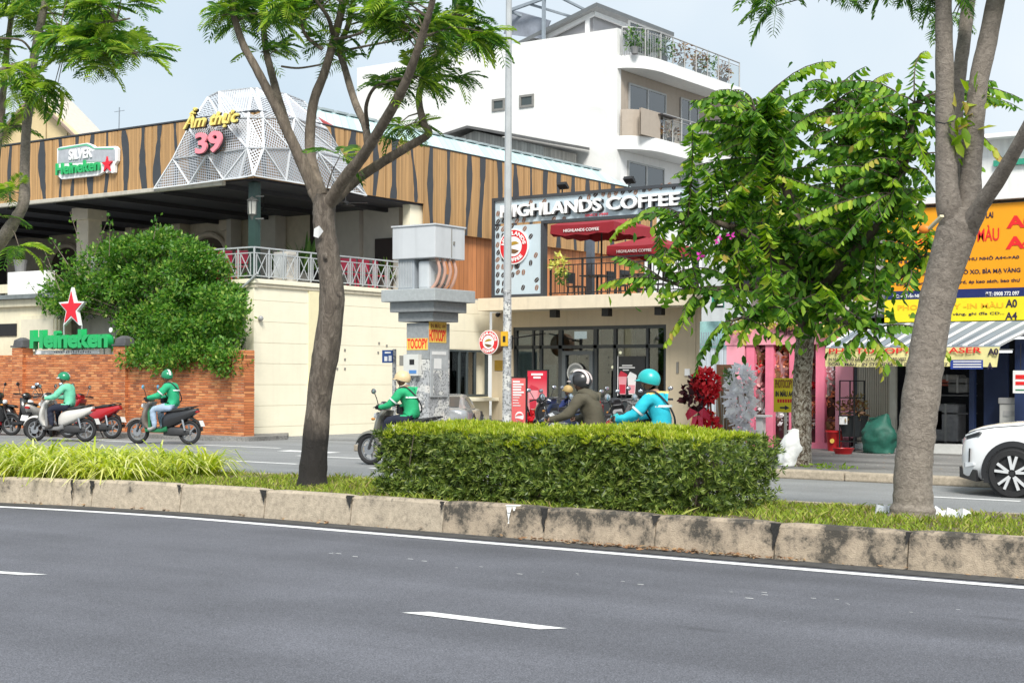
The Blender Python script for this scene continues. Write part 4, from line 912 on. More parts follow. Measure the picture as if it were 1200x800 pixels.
# --- terrace railing: black posts and bars, one by one
rl = thing('terrace_railing', PV(720, 345, GV+.2), 'black bar railing along the coffee house terrace', 'railing')
RV = GV+.25; rz1 = PV(700, 301, RV).z; rz0 = sz1
b = MB(); b.box(Xi+.05, X1-.1, RV-.025, RV+.025, rz1-.04, rz1); b.box(Xi+.05, X1-.1, RV-.02, RV+.02, rz0+.08, rz0+.11); b.box(Xi+.05, X1-.1, RV-.02, RV+.02, rz1-.2, rz1-.17); b.build('rails', BLACK, rl)
u_ = Xi+.1; bm_ = MB(); bm_.box(-.009, .009, -.009, .009, .11, rz1-rz0-.2); bm = bm_.mesh('baluster'); bm.materials.append(BLACK)
pm_ = MB(); pm_.box(-.025, .025, -.025, .025, 0, rz1-rz0-.001); pm = pm_.mesh('post'); pm.materials.append(BLACK)
k = 0
while u_ < X1-.1:
 inst('post' if k % 7 == 0 else 'baluster', pm if k % 7 == 0 else bm, rl, (u_, RV, rz0)); u_ += .155; k += 1
# --- umbrellas on the terrace
URED = M('umbrella_red', (.26, .012, .022), .7, var=.08, vs=3, bump=.1, bs=20)
def umbrella(c, zt, half, drop, label, text=True):
 o = thing('parasol', (c[0], c[1], sz1), label, 'umbrella', 'red parasols on the coffee terrace'); b = MB(); g_ = 6
 top_ = Vector((c[0], c[1], zt)); cs = [(-1,-1),(1,-1),(1,1),(-1,1)]
 for i in range(4):
  p, q = cs[i], cs[(i+1)%4]
  rows = []
  for j in range(5):
   f_ = .04+.96*j/4; row = []
   for k_ in range(g_+1):
    s_ = k_/g_; x = (p[0]+(q[0]-p[0])*s_)*half*f_; y = (p[1]+(q[1]-p[1])*s_)*half*f_
    sag = -.06*math.sin(math.pi*s_)*f_*(1 if j else 0)
    row.append((c[0]+x, c[1]+y, zt-drop*f_+sag*.6))
   rows.append(row)
  vs = [v for r0 in rows for v in r0]; w_ = g_+1
  b.add(vs, [(a*w_+k_, a*w_+k_+1, (a+1)*w_+k_+1, (a+1)*w_+k_) for a in range(4) for k_ in range(g_)])
 can = b.build('canopy', URED, o, smooth=30, weld=True)
 for i in range(4):
  p, q = cs[i], cs[(i+1)%4]; b = MB(); n = 12; up_ = []; lo2 = []
  for k_ in range(n+1):
   s_ = k_/n; x = c[0]+(p[0]+(q[0]-p[0])*s_)*half; y = c[1]+(p[1]+(q[1]-p[1])*s_)*half; z = zt-drop-.036*math.sin(math.pi*s_)
   up_.append((x, y, z)); ln = .30-.05*math.sin(math.pi*s_)*0
   lo2.append((x*1.0+(x-c[0])*.012, y+(y-c[1])*.012, z-.30+(.05 if k_ in (0, n) else 0)+.025*math.sin(s_*math.pi*6)))
  b.add(up_+lo2, [(k_, k_+1, n+2+k_, n+1+k_) for k_ in range(n)]); b.build('valance', URED, o)
 if text:
  yv = c[1]-half*1.012-.02; fit_text('HIGHLANDS COFFEE', (c[0]-.62, yv, zt-drop-.24), (c[0]+.62, yv, zt-drop-.15), o, LTW, .008, .01)
 b = MB(); b.tube([(c[0], c[1], sz1), (c[0], c[1], zt)], .03, 8)
 for p in cs: b.bar((c[0], c[1], zt-drop*.1), (c[0]+p[0]*half*.98, c[1]+p[1]*half*.98, zt-drop-.02), .02)
 b.build('pole', BLACK, o); b = MB(); b.box(c[0]-.3, c[0]+.3, c[1]-.3, c[1]+.3, sz1, sz1+.08); b.build('base', BLACK, o, bevel=.02)
u1p = PV(700, 275, 38.3); umbrella((u1p.x+.15, 38.3), u1p.z+.66, 1.1, .42, 'red square parasol nearest the sign, lettering on its valance')
u2p = PV(757, 290, 40.6); umbrella((u2p.x, 40.9), u2p.z+.40, 1.0, .36, 'red parasol set lower and further back on the terrace')
# terrace tables and chairs
TBK = M('furniture_black', (.022, .023, .026), .45)
def caf_chair():
 b = MB(); o = thing('cafe_chair', (0,0,0), 'x', 'chair')
 b.box(-.22, .22, -.22, .22, .42, .46); b.build('seat', TBK, o, local=True, bevel=.012)
 b = MB(); b.box(-.22, .22, .19, .23, .55, .88); b.bar((-.2,.21,.44), (-.2,.21,.6), .03); b.bar((.2,.21,.44), (.2,.21,.6), .03); b.build('backrest', TBK, o, local=True)
 for x in (-.19, .19):
  for y in (-.19, .19): b = MB(); b.bar((x, y, .42), (x*1.1, y*1.1, 0), .028); b.build('leg', TBK, o, local=True)
 return o
def caf_table():
 o = thing('cafe_table', (0,0,0), 'x', 'table'); b = MB(); b.box(-.4, .4, -.4, .4, .72, .755); b.build('table_top', TBK, o, local=True, bevel=.008)
 b = MB(); b.tube([(0,0,.03), (0,0,.72)], .035, 8); b.build('stem', TBK, o, local=True); b = MB(); b.lathe([(.001,.04), (.24,.025), (.26,0)], 14); b.build('foot', TBK, o, local=True)
 return o
ch0, tb0 = caf_chair(), caf_table()
spots = [(700, 38.4, 0), (748, 38.6, 1), (785, 40.5, 2)]
names = ['leftmost of the dark tables on the coffee terrace', 'middle dark table on the coffee terrace', 'rightmost dark table on the coffee terrace']
first = True
for i, (px, V, k) in enumerate(spots):
 p = PV(px, 330, V); t_ = tb0 if i == 0 else copy_tree(tb0); t_.location = (p.x, V, sz1); tag(t_, names[i], 'table', 'terrace tables')
 for j, (dx, dy, rz) in enumerate(((-.75, 0, R(90)), (.75, 0, R(-90)))):
  c_ = ch0 if first else copy_tree(ch0); first = False; c_.location = (p.x+dx, V+dy, sz1); c_.rotation_euler = (0, 0, rz)
  tag(c_, 'dark chair on the %s side of the %s terrace table' % (('left', 'right')[j], ('leftmost', 'middle', 'rightmost')[i]), 'chair', 'terrace chairs')
# dark steel post of the terrace roof
p = PV(690, 300, 40); b = MB(); b.box(p.x-.1, p.x+.1, 40, 40.2, sz1, 7.2); b.build('terrace_post', M('post_blue_grey', (.10, .13, .17), .5), cafe)
# --- round blade sign on the pier
bl = thing('blade_sign', PV(575, 401, HF-.5), 'round red coffee blade sign on the left pier', 'sign')
bc = PV(573, 401, 34.9); RB = .36
b = MB(); b.lathe([(1e-4, 0), (RB, 0), (RB, .28), (1e-4, .28)], 36, 0, 'y', (bc.x, 34.9, bc.z)); b.build('drum', M('drum_brown', (.30, .17, .09), .5), bl)
logo((bc.x, 34.898, bc.z), RB*.97, bl, d=.012)
b = MB(); b.bar((bc.x+RB, 35.04, bc.z+.12), (bc.x+RB+.3, 35.04, bc.z+.12), .03); b.bar((bc.x+RB, 35.04, bc.z-.12), (bc.x+RB+.3, 35.04, bc.z-.12), .03); b.box(bc.x+RB+.3, bc.x+RB+.34, 34.98, 35.1, bc.z-.2, bc.z+.2); b.bar((bc.x+RB+.32, 35.04, bc.z+.1), (bc.x+RB+.32, HF, bc.z+.3), .035); b.build('bracket', BLACK, bl)
# --- two standing posters
def standee(x0, x1, y0, V, c, label):
 o = thing('standing_poster', PV((x0+x1)/2, 500, V), label, 'poster', 'posters standing before the coffee house'); o.location.z = .01; _org[o.name] = tuple(o.location)
 a = PV(x0, y0, V); c_ = PV(x1, y0, V); b = MB(); b.box(a.x-.035, c_.x+.035, V, V+.05, .02, a.z+.04); b.build('frame', BLACK, o)
 b = MB(); b.box(a.x, c_.x, V-.01, V-.002, .08, a.z); b.build('print', c, o)
 for xx in (a.x, c_.x): b = MB(); b.bar((xx, V+.05, .8), (xx, V+.5, .015), .03); b.build('prop', BLACK, o)
 return o
def gradmat(name, c0, c1, z0, z1):
 m = bpy.data.materials.new(name); m.use_nodes = True; t = m.node_tree; b = t.nodes['Principled BSDF']; b.inputs['Roughness'].default_value = .45
 tcn = N(t, 'ShaderNodeTexCoord'); sp = N(t, 'ShaderNodeSeparateXYZ'); t.links.new(tcn.outputs['Object'], sp.inputs[0]); mr = N(t, 'ShaderNodeMapRange'); mr.inputs[1].default_value = z0; mr.inputs[2].default_value = z1; t.links.new(sp.outputs[2], mr.inputs[0])
 mx = N(t, 'ShaderNodeMix', data_type='RGBA'); mx.inputs[6].default_value = c0+(1,); mx.inputs[7].default_value = c1+(1,); t.links.new(mr.outputs[0], mx.inputs[0]); t.links.new(mx.outputs[2], b.inputs['Base Color']); _mats[name] = m; return m
s1 = standee(600, 616, 443, 33.4, M('poster_coral', (.70, .13, .13), .5, var=.04), 'narrow coral poster with white lines of text beside the lamp post')
for k in range(10):
 p0 = PV(601.5, 447+k*3.1, 33.4); p1 = PV(601.5+random.uniform(8, 13)*(1 if k < 6 else .7), 447+k*3.1, 33.4); b = MB(); hh = .022 if k < 6 else .01; b.box(p0.x, p1.x, 33.38, 33.3895, p0.z-hh, p0.z+hh); b.build('text_line', WHT, s1)
a = PV(608.5, 488, 33.38); b = MB(); b.disc((a.x, 33.385, a.z), .14, .008); b.build('white_mark', WHT, s1); beans_mark((a.x, 33.38, a.z), .2, [M('poster_coral')]*2, s1)
s2 = standee(618.5, 641, 434.5, 34.6, gradmat('poster_red_fade', (.70, .25, .27), (.62, .015, .05), .9, 1.5), 'tall red poster with a drink cup beneath white heading')
for k, (x0, x1) in enumerate(((623, 636.5), (625.5, 634))):
 p0 = PV(x0, 438.5+k*3.6, 34.6); p1 = PV(x1, 438.5, 34.6); b = MB(); b.box(p0.x, p1.x, 34.58, 34.5895, p0.z-.028, p0.z+.028); b.build('text_line', WHT, s2)
cup(619, 630.5, 457, 480, 34.585, PKC, RDK, s2, RDK); cup(631.5, 640.5, 468, 483, 34.585, PKC, WHT, s2)
# ================================================================ white apartment block behind
WV = 50.
def stainwall():
 m = M('white_wall', (.80, .80, .78), .85, var=.02, vs=.5, bump=.05)
 t = m.node_tree; b = t.nodes['Principled BSDF']; tcn = N(t, 'ShaderNodeTexCoord'); mp = N(t, 'ShaderNodeMapping'); mp.inputs['Scale'].default_value = (.55, .55, .42); mp.inputs['Rotation'].default_value = (0, R(35), 0)
 n1 = N(t, 'ShaderNodeTexNoise'); n1.inputs['Scale'].default_value = 1; n1.inputs['Detail'].default_value = 9; n1.inputs['Roughness'].default_value = .6; n1.inputs['Distortion'].default_value = .8
 t.links.new(tcn.outputs['Object'], mp.inputs[0]); t.links.new(mp.outputs[0], n1.inputs['Vector']); mr = N(t, 'ShaderNodeMapRange'); mr.inputs[1].default_value = .56; mr.inputs[2].default_value = .68; mr.inputs[4].default_value = .42; t.links.new(n1.outputs['Fac'], mr.inputs[0])
 mx = N(t, 'ShaderNodeMix', data_type='RGBA'); mx.inputs[6].default_value = (.76, .76, .74, 1); mx.inputs[7].default_value = (.55, .55, .52, 1); t.links.new(mr.outputs[0], mx.inputs[0])
 for l in list(b.inputs['Base Color'].links): t.links.remove(l)
 t.links.new(mx.outputs[2], b.inputs['Base Color']); return m
WW = stainwall(); WP = M('white_trim', (.80, .80, .79), .7, var=.03, streak=.06); TAU = M('taupe_render', (.40, .34, .28), .8, var=.05, streak=.06)
wu = PV(723, 120, WV).x
apt = thing('apartment_building', (wu-5, WV, 0), 'white apartment block with curved balconies and a blank stained wall', 'building')
ztop = PV(700, 36.5, WV).z
s3 = PV(723, 160, WV).z; s3b = PV(723, 175, WV).z; s4 = PV(723, 66, WV).z; s4b = PV(723, 80, WV).z
b = MB(); b.box(-44, wu, WV, WV+.3, 0, ztop); b.build('blank_wall', WW, apt)
b = MB(); b.box(-44, wu-.02, WV+.3, 60, 0, s3b); b.build('lower_storeys', WP, apt)
b = MB(); b.box(-43.9, wu-.03, WV+.302, 59.9, s3b+.01, s4b); b.build('third_storey', TAU, apt)
b = MB(); b.box(-43.9, wu-.05, WV+.302, 59.8, s4b+.01, s4); b.build('top_slab', WP, apt)
def bal_outline(out_, v1):
 n = 8; r_ = out_; pts = [(wu-.01, WV+.02)]+[(wu+r_*math.sin(math.pi/2*i/n), WV+.02+r_*1.6*(1-math.cos(math.pi/2*i/n))) for i in range(1, n+1)]+[(wu+out_, v1), (wu-.01, v1)]
 return pts
OUT = 1.05; VE = PU(869, 95, wu+OUT).y
balc = []
for z0, z1, ve in ((s4b, s4+.02, VE), (s3b, s3+.02, VE-.6)):
 b = MB(); b.prism(bal_outline(OUT, ve), z0, z1, 'xy'); balc.append(b.build('balcony', WP, apt, smooth=50))
b = MB(); ol = bal_outline(OUT-.06, VE-4)[:-1]
# windows on the balcony side
glassmat('glass_window', (.90, .94, .95), .20)
CURT = M('curtain', (.78, .85, .88), .8, var=.15, vs=14); FRW = M('frame_silver', (.42, .42, .41), .4, metal=.4)
def swin(x0, x1, y0, y1, door=False):
 a = PU(x0, y0, wu); c_ = PU(x1, y0, wu); zt_ = a.z; zb_ = PU(x0, y1, wu).z; v0, v1 = a.y, c_.y; b = MB(); f_ = .07
 for (q0, q1, z0, z1) in ((v0, v1, zt_-f_, zt_), (v0, v1, zb_, zb_+f_), (v0, v0+f_, zb_+f_, zt_-f_), (v1-f_, v1, zb_+f_, zt_-f_), ((v0+v1)/2-.05, (v0+v1)/2+.05, zb_+f_, zt_-f_)): b.box(wu-.02, wu+.05, q0, q1, z0, z1)
 wn = b.build('window', FRW, apt)
 for q0, q1 in ((v0+f_, (v0+v1)/2-.05), ((v0+v1)/2+.05, v1-f_)):
  b = MB(); b.box(wu+.015, wu+.022, q0, q1, zb_+f_, zt_-f_); b.build('pane', M('glass_window'), wn)
 b = MB(); n = 24; vs = []
 for i in range(n+1):
  v = v0+(v1-v0)*i/n; d = .012*math.sin(i*2.1); vs += [(wu+.006+d*.4, v, zb_+.02), (wu+.006+d*.4, v, zt_-.02)]
 b.add(vs, [(2*i, 2*i+2, 2*i+3, 2*i+1) for i in range(n)]); b.build('curtain', CURT, wn)
swin(736.5, 780, 97, 160); swin(797, 818, 114, 170); swin(735.5, 778, 188, 232); swin(797, 818, 203, 240)
swin(736.5, 780, 24, 60)
# railings
def railing(ol, z0, h, mat, parent, nbars, glass=False, start=0.):
 P_ = [Vector((x, y, 0)) for x, y in ol]; L = [0]
 for i in range(1, len(P_)): L.append(L[-1]+(P_[i]-P_[i-1]).length)
 def at(s_):
  for i in range(1, len(P_)):
   if s_ <= L[i]: return P_[i-1].lerp(P_[i], (s_-L[i-1])/max(L[i]-L[i-1], 1e-6))
  return P_[-1]
 b = MB(); top_ = [at(L[-1]*(start+(1-start)*k_/20))+Vector((0,0,z0+h)) for k_ in range(21)]; b.tube(top_, .03, 6); b.tube([p-Vector((0,0,.16)) for p in top_], .016, 6); b.build('handrail', mat, parent)
 for k_ in range(nbars+1):
  s_ = L[-1]*(start+(1-start)*k_/nbars); p = at(s_); b = MB(); b.tube([p+Vector((0,0,z0)), p+Vector((0,0,z0+h))], .028 if not glass or k_ % 1 == 0 else .01, 6); b.build('rail_post', mat, parent)
 if glass:
  b = MB(); n = 24; vs = []
  for k_ in range(n+1):
   p = at(L[-1]*(start+(1-start)*k_/n)); vs += [p+Vector((-.02,0,z0+.05)), p+Vector((-.02,0,z0+h-.2))]
  b.add(vs, [(2*i, 2*i+2, 2*i+3, 2*i+1) for i in range(n)]); b.build('rail_glass', glassmat('glass_rail', (.82, .86, .86), .08) if 'glass_rail' not in _mats else M('glass_rail'), parent)
railing(bal_outline(OUT-.08, VE-.05)[1:-1], s4+.02, 1.08, FRW, balc[0], 9, True)
b = MB()
for k_ in range(16):
 t = k_/15; i = t*7; j = int(i); ol = bal_outline(OUT-.08, VE)[1:9]; p = Vector(ol[min(j,7)]).lerp(Vector(ol[min(j+1,7)]), i-j); b.tube([(p.x, p.y, s4+.02), (p.x, p.y, s4+1.0)], .012, 5)
tag(b.build('rail_bars', FRW, balc[0]), kind='stuff')
bo = bal_outline(OUT-.08, VE-.7)[1:-1]
railing(bo, s3+.02, 1.05, FRW, balc[1], 8, True, .27)
b = MB(); pts = bal_outline(OUT-.04, VE)[1:9]+[(wu+OUT-.04, PU(752, 150, wu+OUT).y)]
vs = []
for x, y in pts: vs += [(x, y, s3+.02), (x, y, s3+1.05)]
b.add(vs, [(2*i, 2*i+2, 2*i+3, 2*i+1) for i in range(len(pts)-1)]); b.add([(x-.1, y+.05, z) for x, y, z in vs], [(2*i, 2*i+2, 2*i+3, 2*i+1) for i in range(len(pts)-1)]); b.build('balcony_parapet', TAU, balc[1])
b = MB(); p = PU(781, 136, wu+OUT); b.box(p.x-.5, p.x+.15, p.y-.6, p.y+.6, p.z-.04, p.z); b.build('bar_shelf', M('shelf_dark', (.06, .05, .05), .5), balc[1])
# windows in the blank wall
for x0, x1, y0, y1 in ((577, 592, 115, 131), (609, 626, 110, 127)):
 a = PV(x0, y1, WV); c_ = PV(x1, y0, WV); b = MB(); f_ = .09
 for (q0, q1, z0, z1) in ((a.x, c_.x, c_.z-f_, c_.z), (a.x, c_.x, a.z, a.z+f_), (a.x, a.x+f_, a.z+f_, c_.z-f_), (c_.x-f_, c_.x, a.z+f_, c_.z-f_)): b.box(q0, q1, WV-.05, WV+.02, z0, z1)
 wn = b.build('window', M('frame_grey', (.22, .215, .20), .5), apt); b = MB(); b.box(a.x+f_, c_.x-f_, WV-.012, WV-.006, a.z+f_, c_.z-f_); b.build('pane', M('pane_dark', (.06, .075, .075), .08, var=.1), wn)
# top terrace: penthouse wall and gable roof
GRY = M('gable_grey', (.44, .43, .44), .8, var=.05); RFD = M('roof_dark', (.13, .14, .145), .5, var=.1)
RVv = WV+.5; ap = PV(699, 3, RVv); el = PV(605, 50, RVv)
vr = PU(790, 40, ap.x).y
b = MB()
for z0, mi in ((.0, 0), (-.16, 1)): b.add([(el.x, RVv, el.z+z0), (ap.x, RVv, ap.z+z0), (ap.x, vr, ap.z+z0), (el.x, vr, el.z+z0)], [(0,1,2,3)], mi)
b.add([(el.x, RVv, el.z), (ap.x, RVv, ap.z), (ap.x, RVv, ap.z-.16), (el.x, RVv, el.z-.16)], [(0,1,2,3)], 0); b.add([(ap.x, RVv, ap.z), (ap.x, vr, ap.z), (ap.x, vr, ap.z-.16), (ap.x, RVv, ap.z-.16)], [(0,1,2,3)], 0)
b.build('penthouse_roof', [RFD, M('soffit', (.35, .35, .35), .7)], apt)
b = MB(); b.bar((el.x+.3, RVv+.35, el.z-.2), (ap.x-.35, RVv+.35, ap.z-.32), .12, .2); b.bar((ap.x-.35, RVv+.35, ap.z-.3), (ap.x-.35, vr-.6, ap.z-.3), .12, .2); b.build('roof_fascia', WP, apt)
b = MB(); b.prism([(el.x+.3, ztop-1), (ap.x-.6, ztop-1), (ap.x-.6, ap.z-.3), (el.x+.3, el.z-.2)], RVv+.5, RVv+.6, 'xz'); b.box(ap.x-.62, ap.x-.55, RVv+.6, vr-.8, s4, ap.z-.2); b.build('penthouse_wall', GRY, apt)
b = MB(); p = PV(687.5, 30, RVv+.3); b.box(p.x-.08, p.x+.08, RVv+.3, RVv+.42, ztop-.5, ap.z-.35); b.build('penthouse_post', WP, apt)
er = el
b = MB(); b.box(-36, ap.x-.7, RVv+1.5, vr-1, s4, er.z-.2); b.build('penthouse', M('pent_white', (.66, .66, .65), .8, var=.04), apt)
b = MB(); STP = M('steel_grey', (.25, .29, .33), .5)
p = PV(637, 48, WV+.15); b.box(p.x-.06, p.x+.06, WV+.1, WV+.22, ztop, ztop+3.2)
q0 = PV(596, 13, WV+.15); q1 = PV(650, -6, WV+.15)
b.bar(q0, PV(700, -24, WV+.15), .12); b.bar(PV(620, 5, WV+.15), PV(690, 26, WV+1.5), .09); b.bar(PV(654, -4, WV+.15), PV(690, 14, WV+1.5), .09); b.bar(q0, (q0.x, q0.y, ztop), .12); b.bar(q0, PV(640, 30, WV+1.5), .09)
b.build('pergola', STP, apt)
b = MB(); P4 = [PV(600, 12, WV+.6), PV(645, 25, WV+.6), PV(636, 46, WV+.5), PV(590, 40, WV+.5)]; b.add([tuple(x) for x in P4]+[(x.x, x.y+.06, x.z+.03) for x in P4], [(0,1,2,3), (7,6,5,4), (0,4,5,1), (1,5,6,2), (2,6,7,3), (3,7,4,0)]); b.build('shade_panel', M('panel_blue_grey', (.20, .22, .26), .5, var=.25, vs=2), apt)
# balcony planters
def bushy(c, r_, n, mat, parent, name='plant', size=.09):
 d = unit(rng.normal(size=(n,3))); rad = r_*rng.uniform(.3, 1, (n,1)); pos = np.array(c)+d*rad*np.array([1,1,1.1])
 x = unit(rng.normal(size=(n,3))+d); y = unit(np.cross(x, rng.normal(size=(n,3))))
 V_, F = grid_leaves([(0,0,0),(.5,.22,.05),(1,0,0),(.5,-.22,.05)], [(0,1,2,3)], pos, x, y, size*rng.uniform(.7, 1.4, n))
 return link(name, np_mesh(name, V_, F, origin_of(parent) if parent else (0,0,0)), mat, parent)
PLG = leafmat('plant_green', [(0, (.03,.08,.02)), (.5, (.07,.16,.03)), (1, (.16,.27,.06))], .3)
PLR = leafmat('plant_reddish', [(0, (.12,.07,.03)), (.5, (.25,.12,.06)), (1, (.25,.22,.08))], .3)
for i, (px, py, r_, m_) in enumerate(((744, 48, .42, PLG), (765, 58, .34, PLG), (778, 60, .40, PLG), (799, 72, .5, PLR), (818, 80, .42, PLR), (828, 80, .45, PLG), (848, 92, .35, PLR))):
 p = PU(px, py, wu+OUT-.35); o = thing('balcony_plant', (p.x, p.y, s4+.02), 'potted %s on the top balcony, %s from the left' % ('russet shrub' if m_ is PLR else 'green shrub', ('first', 'second', 'third', 'fourth', 'fifth', 'sixth', 'seventh')[i]), 'plant', 'plants on the top balcony')
 b = MB(); b.lathe([(.12, s4+.02), (.17, s4+.3), (.15, s4+.3), (.001, s4+.28)], 12, 0, 'z', (p.x, p.y, 0)); b.build('pot', M('pot_white', (.7, .7, .68), .5) if i % 2 else M('pot_grey', (.2,.2,.2), .6), o)
 bushy((p.x, p.y, s4+.3+r_*.75), r_, 130, m_, o, 'foliage', .16)
for i, (px, py) in enumerate(((767, 150), (786, 155))):
 p = PU(px, py, wu+OUT-.4); o = thing('balcony_plant', (p.x, p.y, s3+.02), 'dry shrub behind the lower balcony rail, %s one' % ('left', 'right')[i], 'plant', 'plants on the lower balcony')
 b = MB(); b.lathe([(.12, s3+.02), (.17, s3+.3), (.001, s3+.28)], 12, 0, 'z', (p.x, p.y, 0)); b.build('pot', M('pot_grey'), o); bushy((p.x, p.y, s3+.55), .4, 120, PLR, o, 'foliage', .15)
# corrugated shed on the roof in front of the blank wall
shd = thing('roof_shed', PV(600, 190, 48), 'small corrugated shed with dark lean-to roof before the white wall', 'shed')
COR = slatwood('corrugated_grey', (.42, .41, .38), .14, lo=.7)
a = PV(528, 190, 47.5); c_ = PV(637, 190, 47.5); zt_ = PV(560, 153, 47.5).z
b = MB(); b.prism([(a.x, 7.5), (c_.x, 7.5), (c_.x, PV(637, 172, 47.5).z), (PV(556, 152, 47.5).x, zt_), (a.x, PV(528, 166, 47.5).z)], 47.5, 49.8, 'xz'); b.build('shed_wall', COR, shd)
b = MB(); A_, B_, C_ = PV(511, 160, 47.2), PV(549, 147.5, 47.2), PV(646, 165.5, 47.2)
for p, q in ((A_, B_), (B_, C_)): b.add([(p.x, 47.1, p.z), (q.x, 47.1, q.z), (q.x, 49.9, q.z+.1), (p.x, 49.9, p.z+.1), (p.x, 47.1, p.z-.1), (q.x, 47.1, q.z-.1), (q.x, 49.9, q.z), (p.x, 49.9, p.z)], [(0,1,2,3), (7,6,5,4), (0,4,5,1), (1,5,6,2), (3,2,6,7), (0,3,7,4)])
b.build('shed_roof', M('shed_roof_dark', (.10, .10, .10), .7, var=.2), shd)
# yellow gable house far left
hy_ = thing('gable_house', PV(60, 200, 44), 'pale yellow gable house rising behind the timber fascia', 'house')
A_, Lf, Rt = PV(38, 112, 44), PV(-30, 190, 44), PV(96, 168, 44)
b = MB(); b.prism([(Lf.x, 6), (Rt.x, 6), (Rt.x, Rt.z), (A_.x, A_.z-.1), (Lf.x, Lf.z)], 44.3, 44.5, 'xz'); b.build('gable_wall', M('yellow_render', (.66, .52, .29), .8, var=.06), hy_)
for px in (54, 79): p = PV(px, 170, 44.28); b = MB(); b.box(p.x-.02, p.x+.02, 44.27, 44.298, 6, A_.z-.6 if px < 60 else A_.z-1.9); b.build('wall_joint', M('joint_dark', (.25, .19, .1), .8), hy_)
b = MB(); A2, R2, L2 = PV(72, 106, 47.5), PV(124, 160, 47.5), PV(10, 180, 47.5)
b.add([tuple(A_), tuple(Rt), tuple(R2), tuple(A2)], [(0,1,2,3)]); b.add([tuple(A_+Vector((0,0,-.12))), tuple(Rt+Vector((0,0,-.12))), tuple(R2+Vector((0,0,-.12))), tuple(A2+Vector((0,0,-.12)))], [(0,1,2,3)]); b.build('roof_slope', M('roof_cream', (.58, .52, .45), .7, var=.12), hy_)
b = MB(); b.add([tuple(A_), tuple(Lf), tuple(L2), tuple(A2), tuple(A_+Vector((0,0,-.14))), tuple(Lf+Vector((0,0,-.14))), tuple(L2+Vector((0,0,-.14))), tuple(A2+Vector((0,0,-.14)))], [(0,1,2,3), (4,5,6,7), (0,1,5,4)]); b.build('roof_slope', M('roof_brown', (.24, .13, .06), .7), hy_)
b = MB(); b.bar(A_, Rt, .09, .12); b.bar(A_, Lf, .09, .12); b.build('barge_board', M('barge', (.30, .22, .17), .6), hy_)
an = thing('roof_antenna', PV(138.5, 155, 40), 'thin mast antenna above the timber fascia', 'antenna'); b = MB(); p = PV(138.5, 158, 40); q = PV(140, 126, 40); b.tube([p-Vector((0,0,2.)), q], .025, 5); b.build('mast', STP, an); b = MB(); b.bar(q-Vector((.3,0,.15)), q+Vector((.3,0,-.15)), .02); b.build('crossbar', STP, an)
# ================================================================ row of shops on the right
SHV = 28.5
WPAN = M('white_panel_wall', (.72, .72, .70), .7, var=.05, streak=.15)
# upper white building behind the signs
ub = thing('white_shophouse', (-9, SHV+.3, 0), 'white panelled shophouse behind the orange and black signs', 'building')
ul, ur = PV(880, 300, SHV+.3).x, PV(1290, 300, SHV+.3).x
zt_ = PV(1150, 214, SHV+.3).z
b = MB(); b.box(ul, ur, SHV+.3, SHV+.6, 2.6, zt_-.4); b.box(ul, ur, SHV+5.5, SHV+5.8, 0, zt_); b.box(ul, ur, SHV+.6, SHV+5.5, 2.6, 2.8); b.build('wall', WPAN, ub)
for k, (x0, x1, y0, y1) in enumerate(((1000, 1041, 271, 289), (1000, 1041, 291.5, 320), (1000, 1041, 322.5, 343))):
 a = PV(x0, y1, SHV+.28); c_ = PV(x1+20, y0, SHV+.28); b = MB(); b.box(a.x, c_.x, SHV+.24, SHV+.298, a.z, c_.z); b.build('wall_panel', M('panel_white', (.76, .76, .75), .6, var=.04, streak=.12), ub)
a = PV(1000, 272, SHV+.2); c_ = PV(1030, 272, SHV+.2); b = MB(); b.box(a.x, c_.x, SHV+.2, SHV+.24, a.z-.25, a.z+.2); b.build('dark_window', M('pane_dark'), ub)
b = MB(); b.box(ul, ur+.3, SHV-.2, SHV+.7, zt_-.4, zt_-.28); b.build('canopy_edge', M('canopy_white', (.74, .75, .75), .6, var=.04), ub)
# tall block at the far right edge with green shutters
tb = thing('green_banded_building', (-1, 36, 0), 'white building with a green band at the right edge', 'building')
a = PV(1150, 160, 36); c_ = PV(1330, 160, 36); b = MB(); b.box(a.x, c_.x, 36, 42, 0, PV(1180, 163, 36).z); b.build('wall', WPAN, tb)
g0 = PV(1164, 190, 35.9); g1 = PV(1330, 175, 35.9); b = MB(); b.box(g0.x, g1.x, 35.9, 35.99, g0.z-.1, g1.z); b.build('green_band', M('band_green_dark', (.03, .28, .18), .6), tb)
b = MB(); b.box(a.x-.2, c_.x, 35.6, 36.4, PV(1180, 163, 36).z, PV(1180, 158, 36).z); b.build('roof_edge', WP, tb)
# building beside the coffee house, mostly behind the tree
nb = thing('neighbour_building', (-15, 34.5, 0), 'grey white building between coffee house and flower shop', 'building')
a = PV(822, 400, 34.5); c_ = PV(1010, 400, 34.5); b = MB(); b.box(a.x, c_.x, 34.5, 40, 0, PV(860, 262, 34.5).z); b.build('wall', M('neighbour_grey', (.50, .52, .53), .8, var=.08, streak=.15), nb)
rect(821, 376, 856, 408, 33.9, .04, M('sign_teal', (.30, .52, .50), .6, var=.5, vs=2.2), nb, 'teal_board')
rect(820, 408, 858, 520, 33.8, .04, slatwood('sheet_blue_grey', (.42, .47, .51), .12, lo=.75), nb, 'sheet_gate')
b = MB()
for k in range(13): p = PV(822+k*2.7, 404, 33.7); b.bar(p, p+Vector((0,0,.32)), .02)
b.bar(PV(820, 404, 33.7), PV(857, 404, 33.7), .025); b.build('gate_spikes', STP, nb)
gf = thing('green_frame_sign', PV(841, 362, 33.5), 'small dark sign in a green frame beside the coffee house', 'sign')
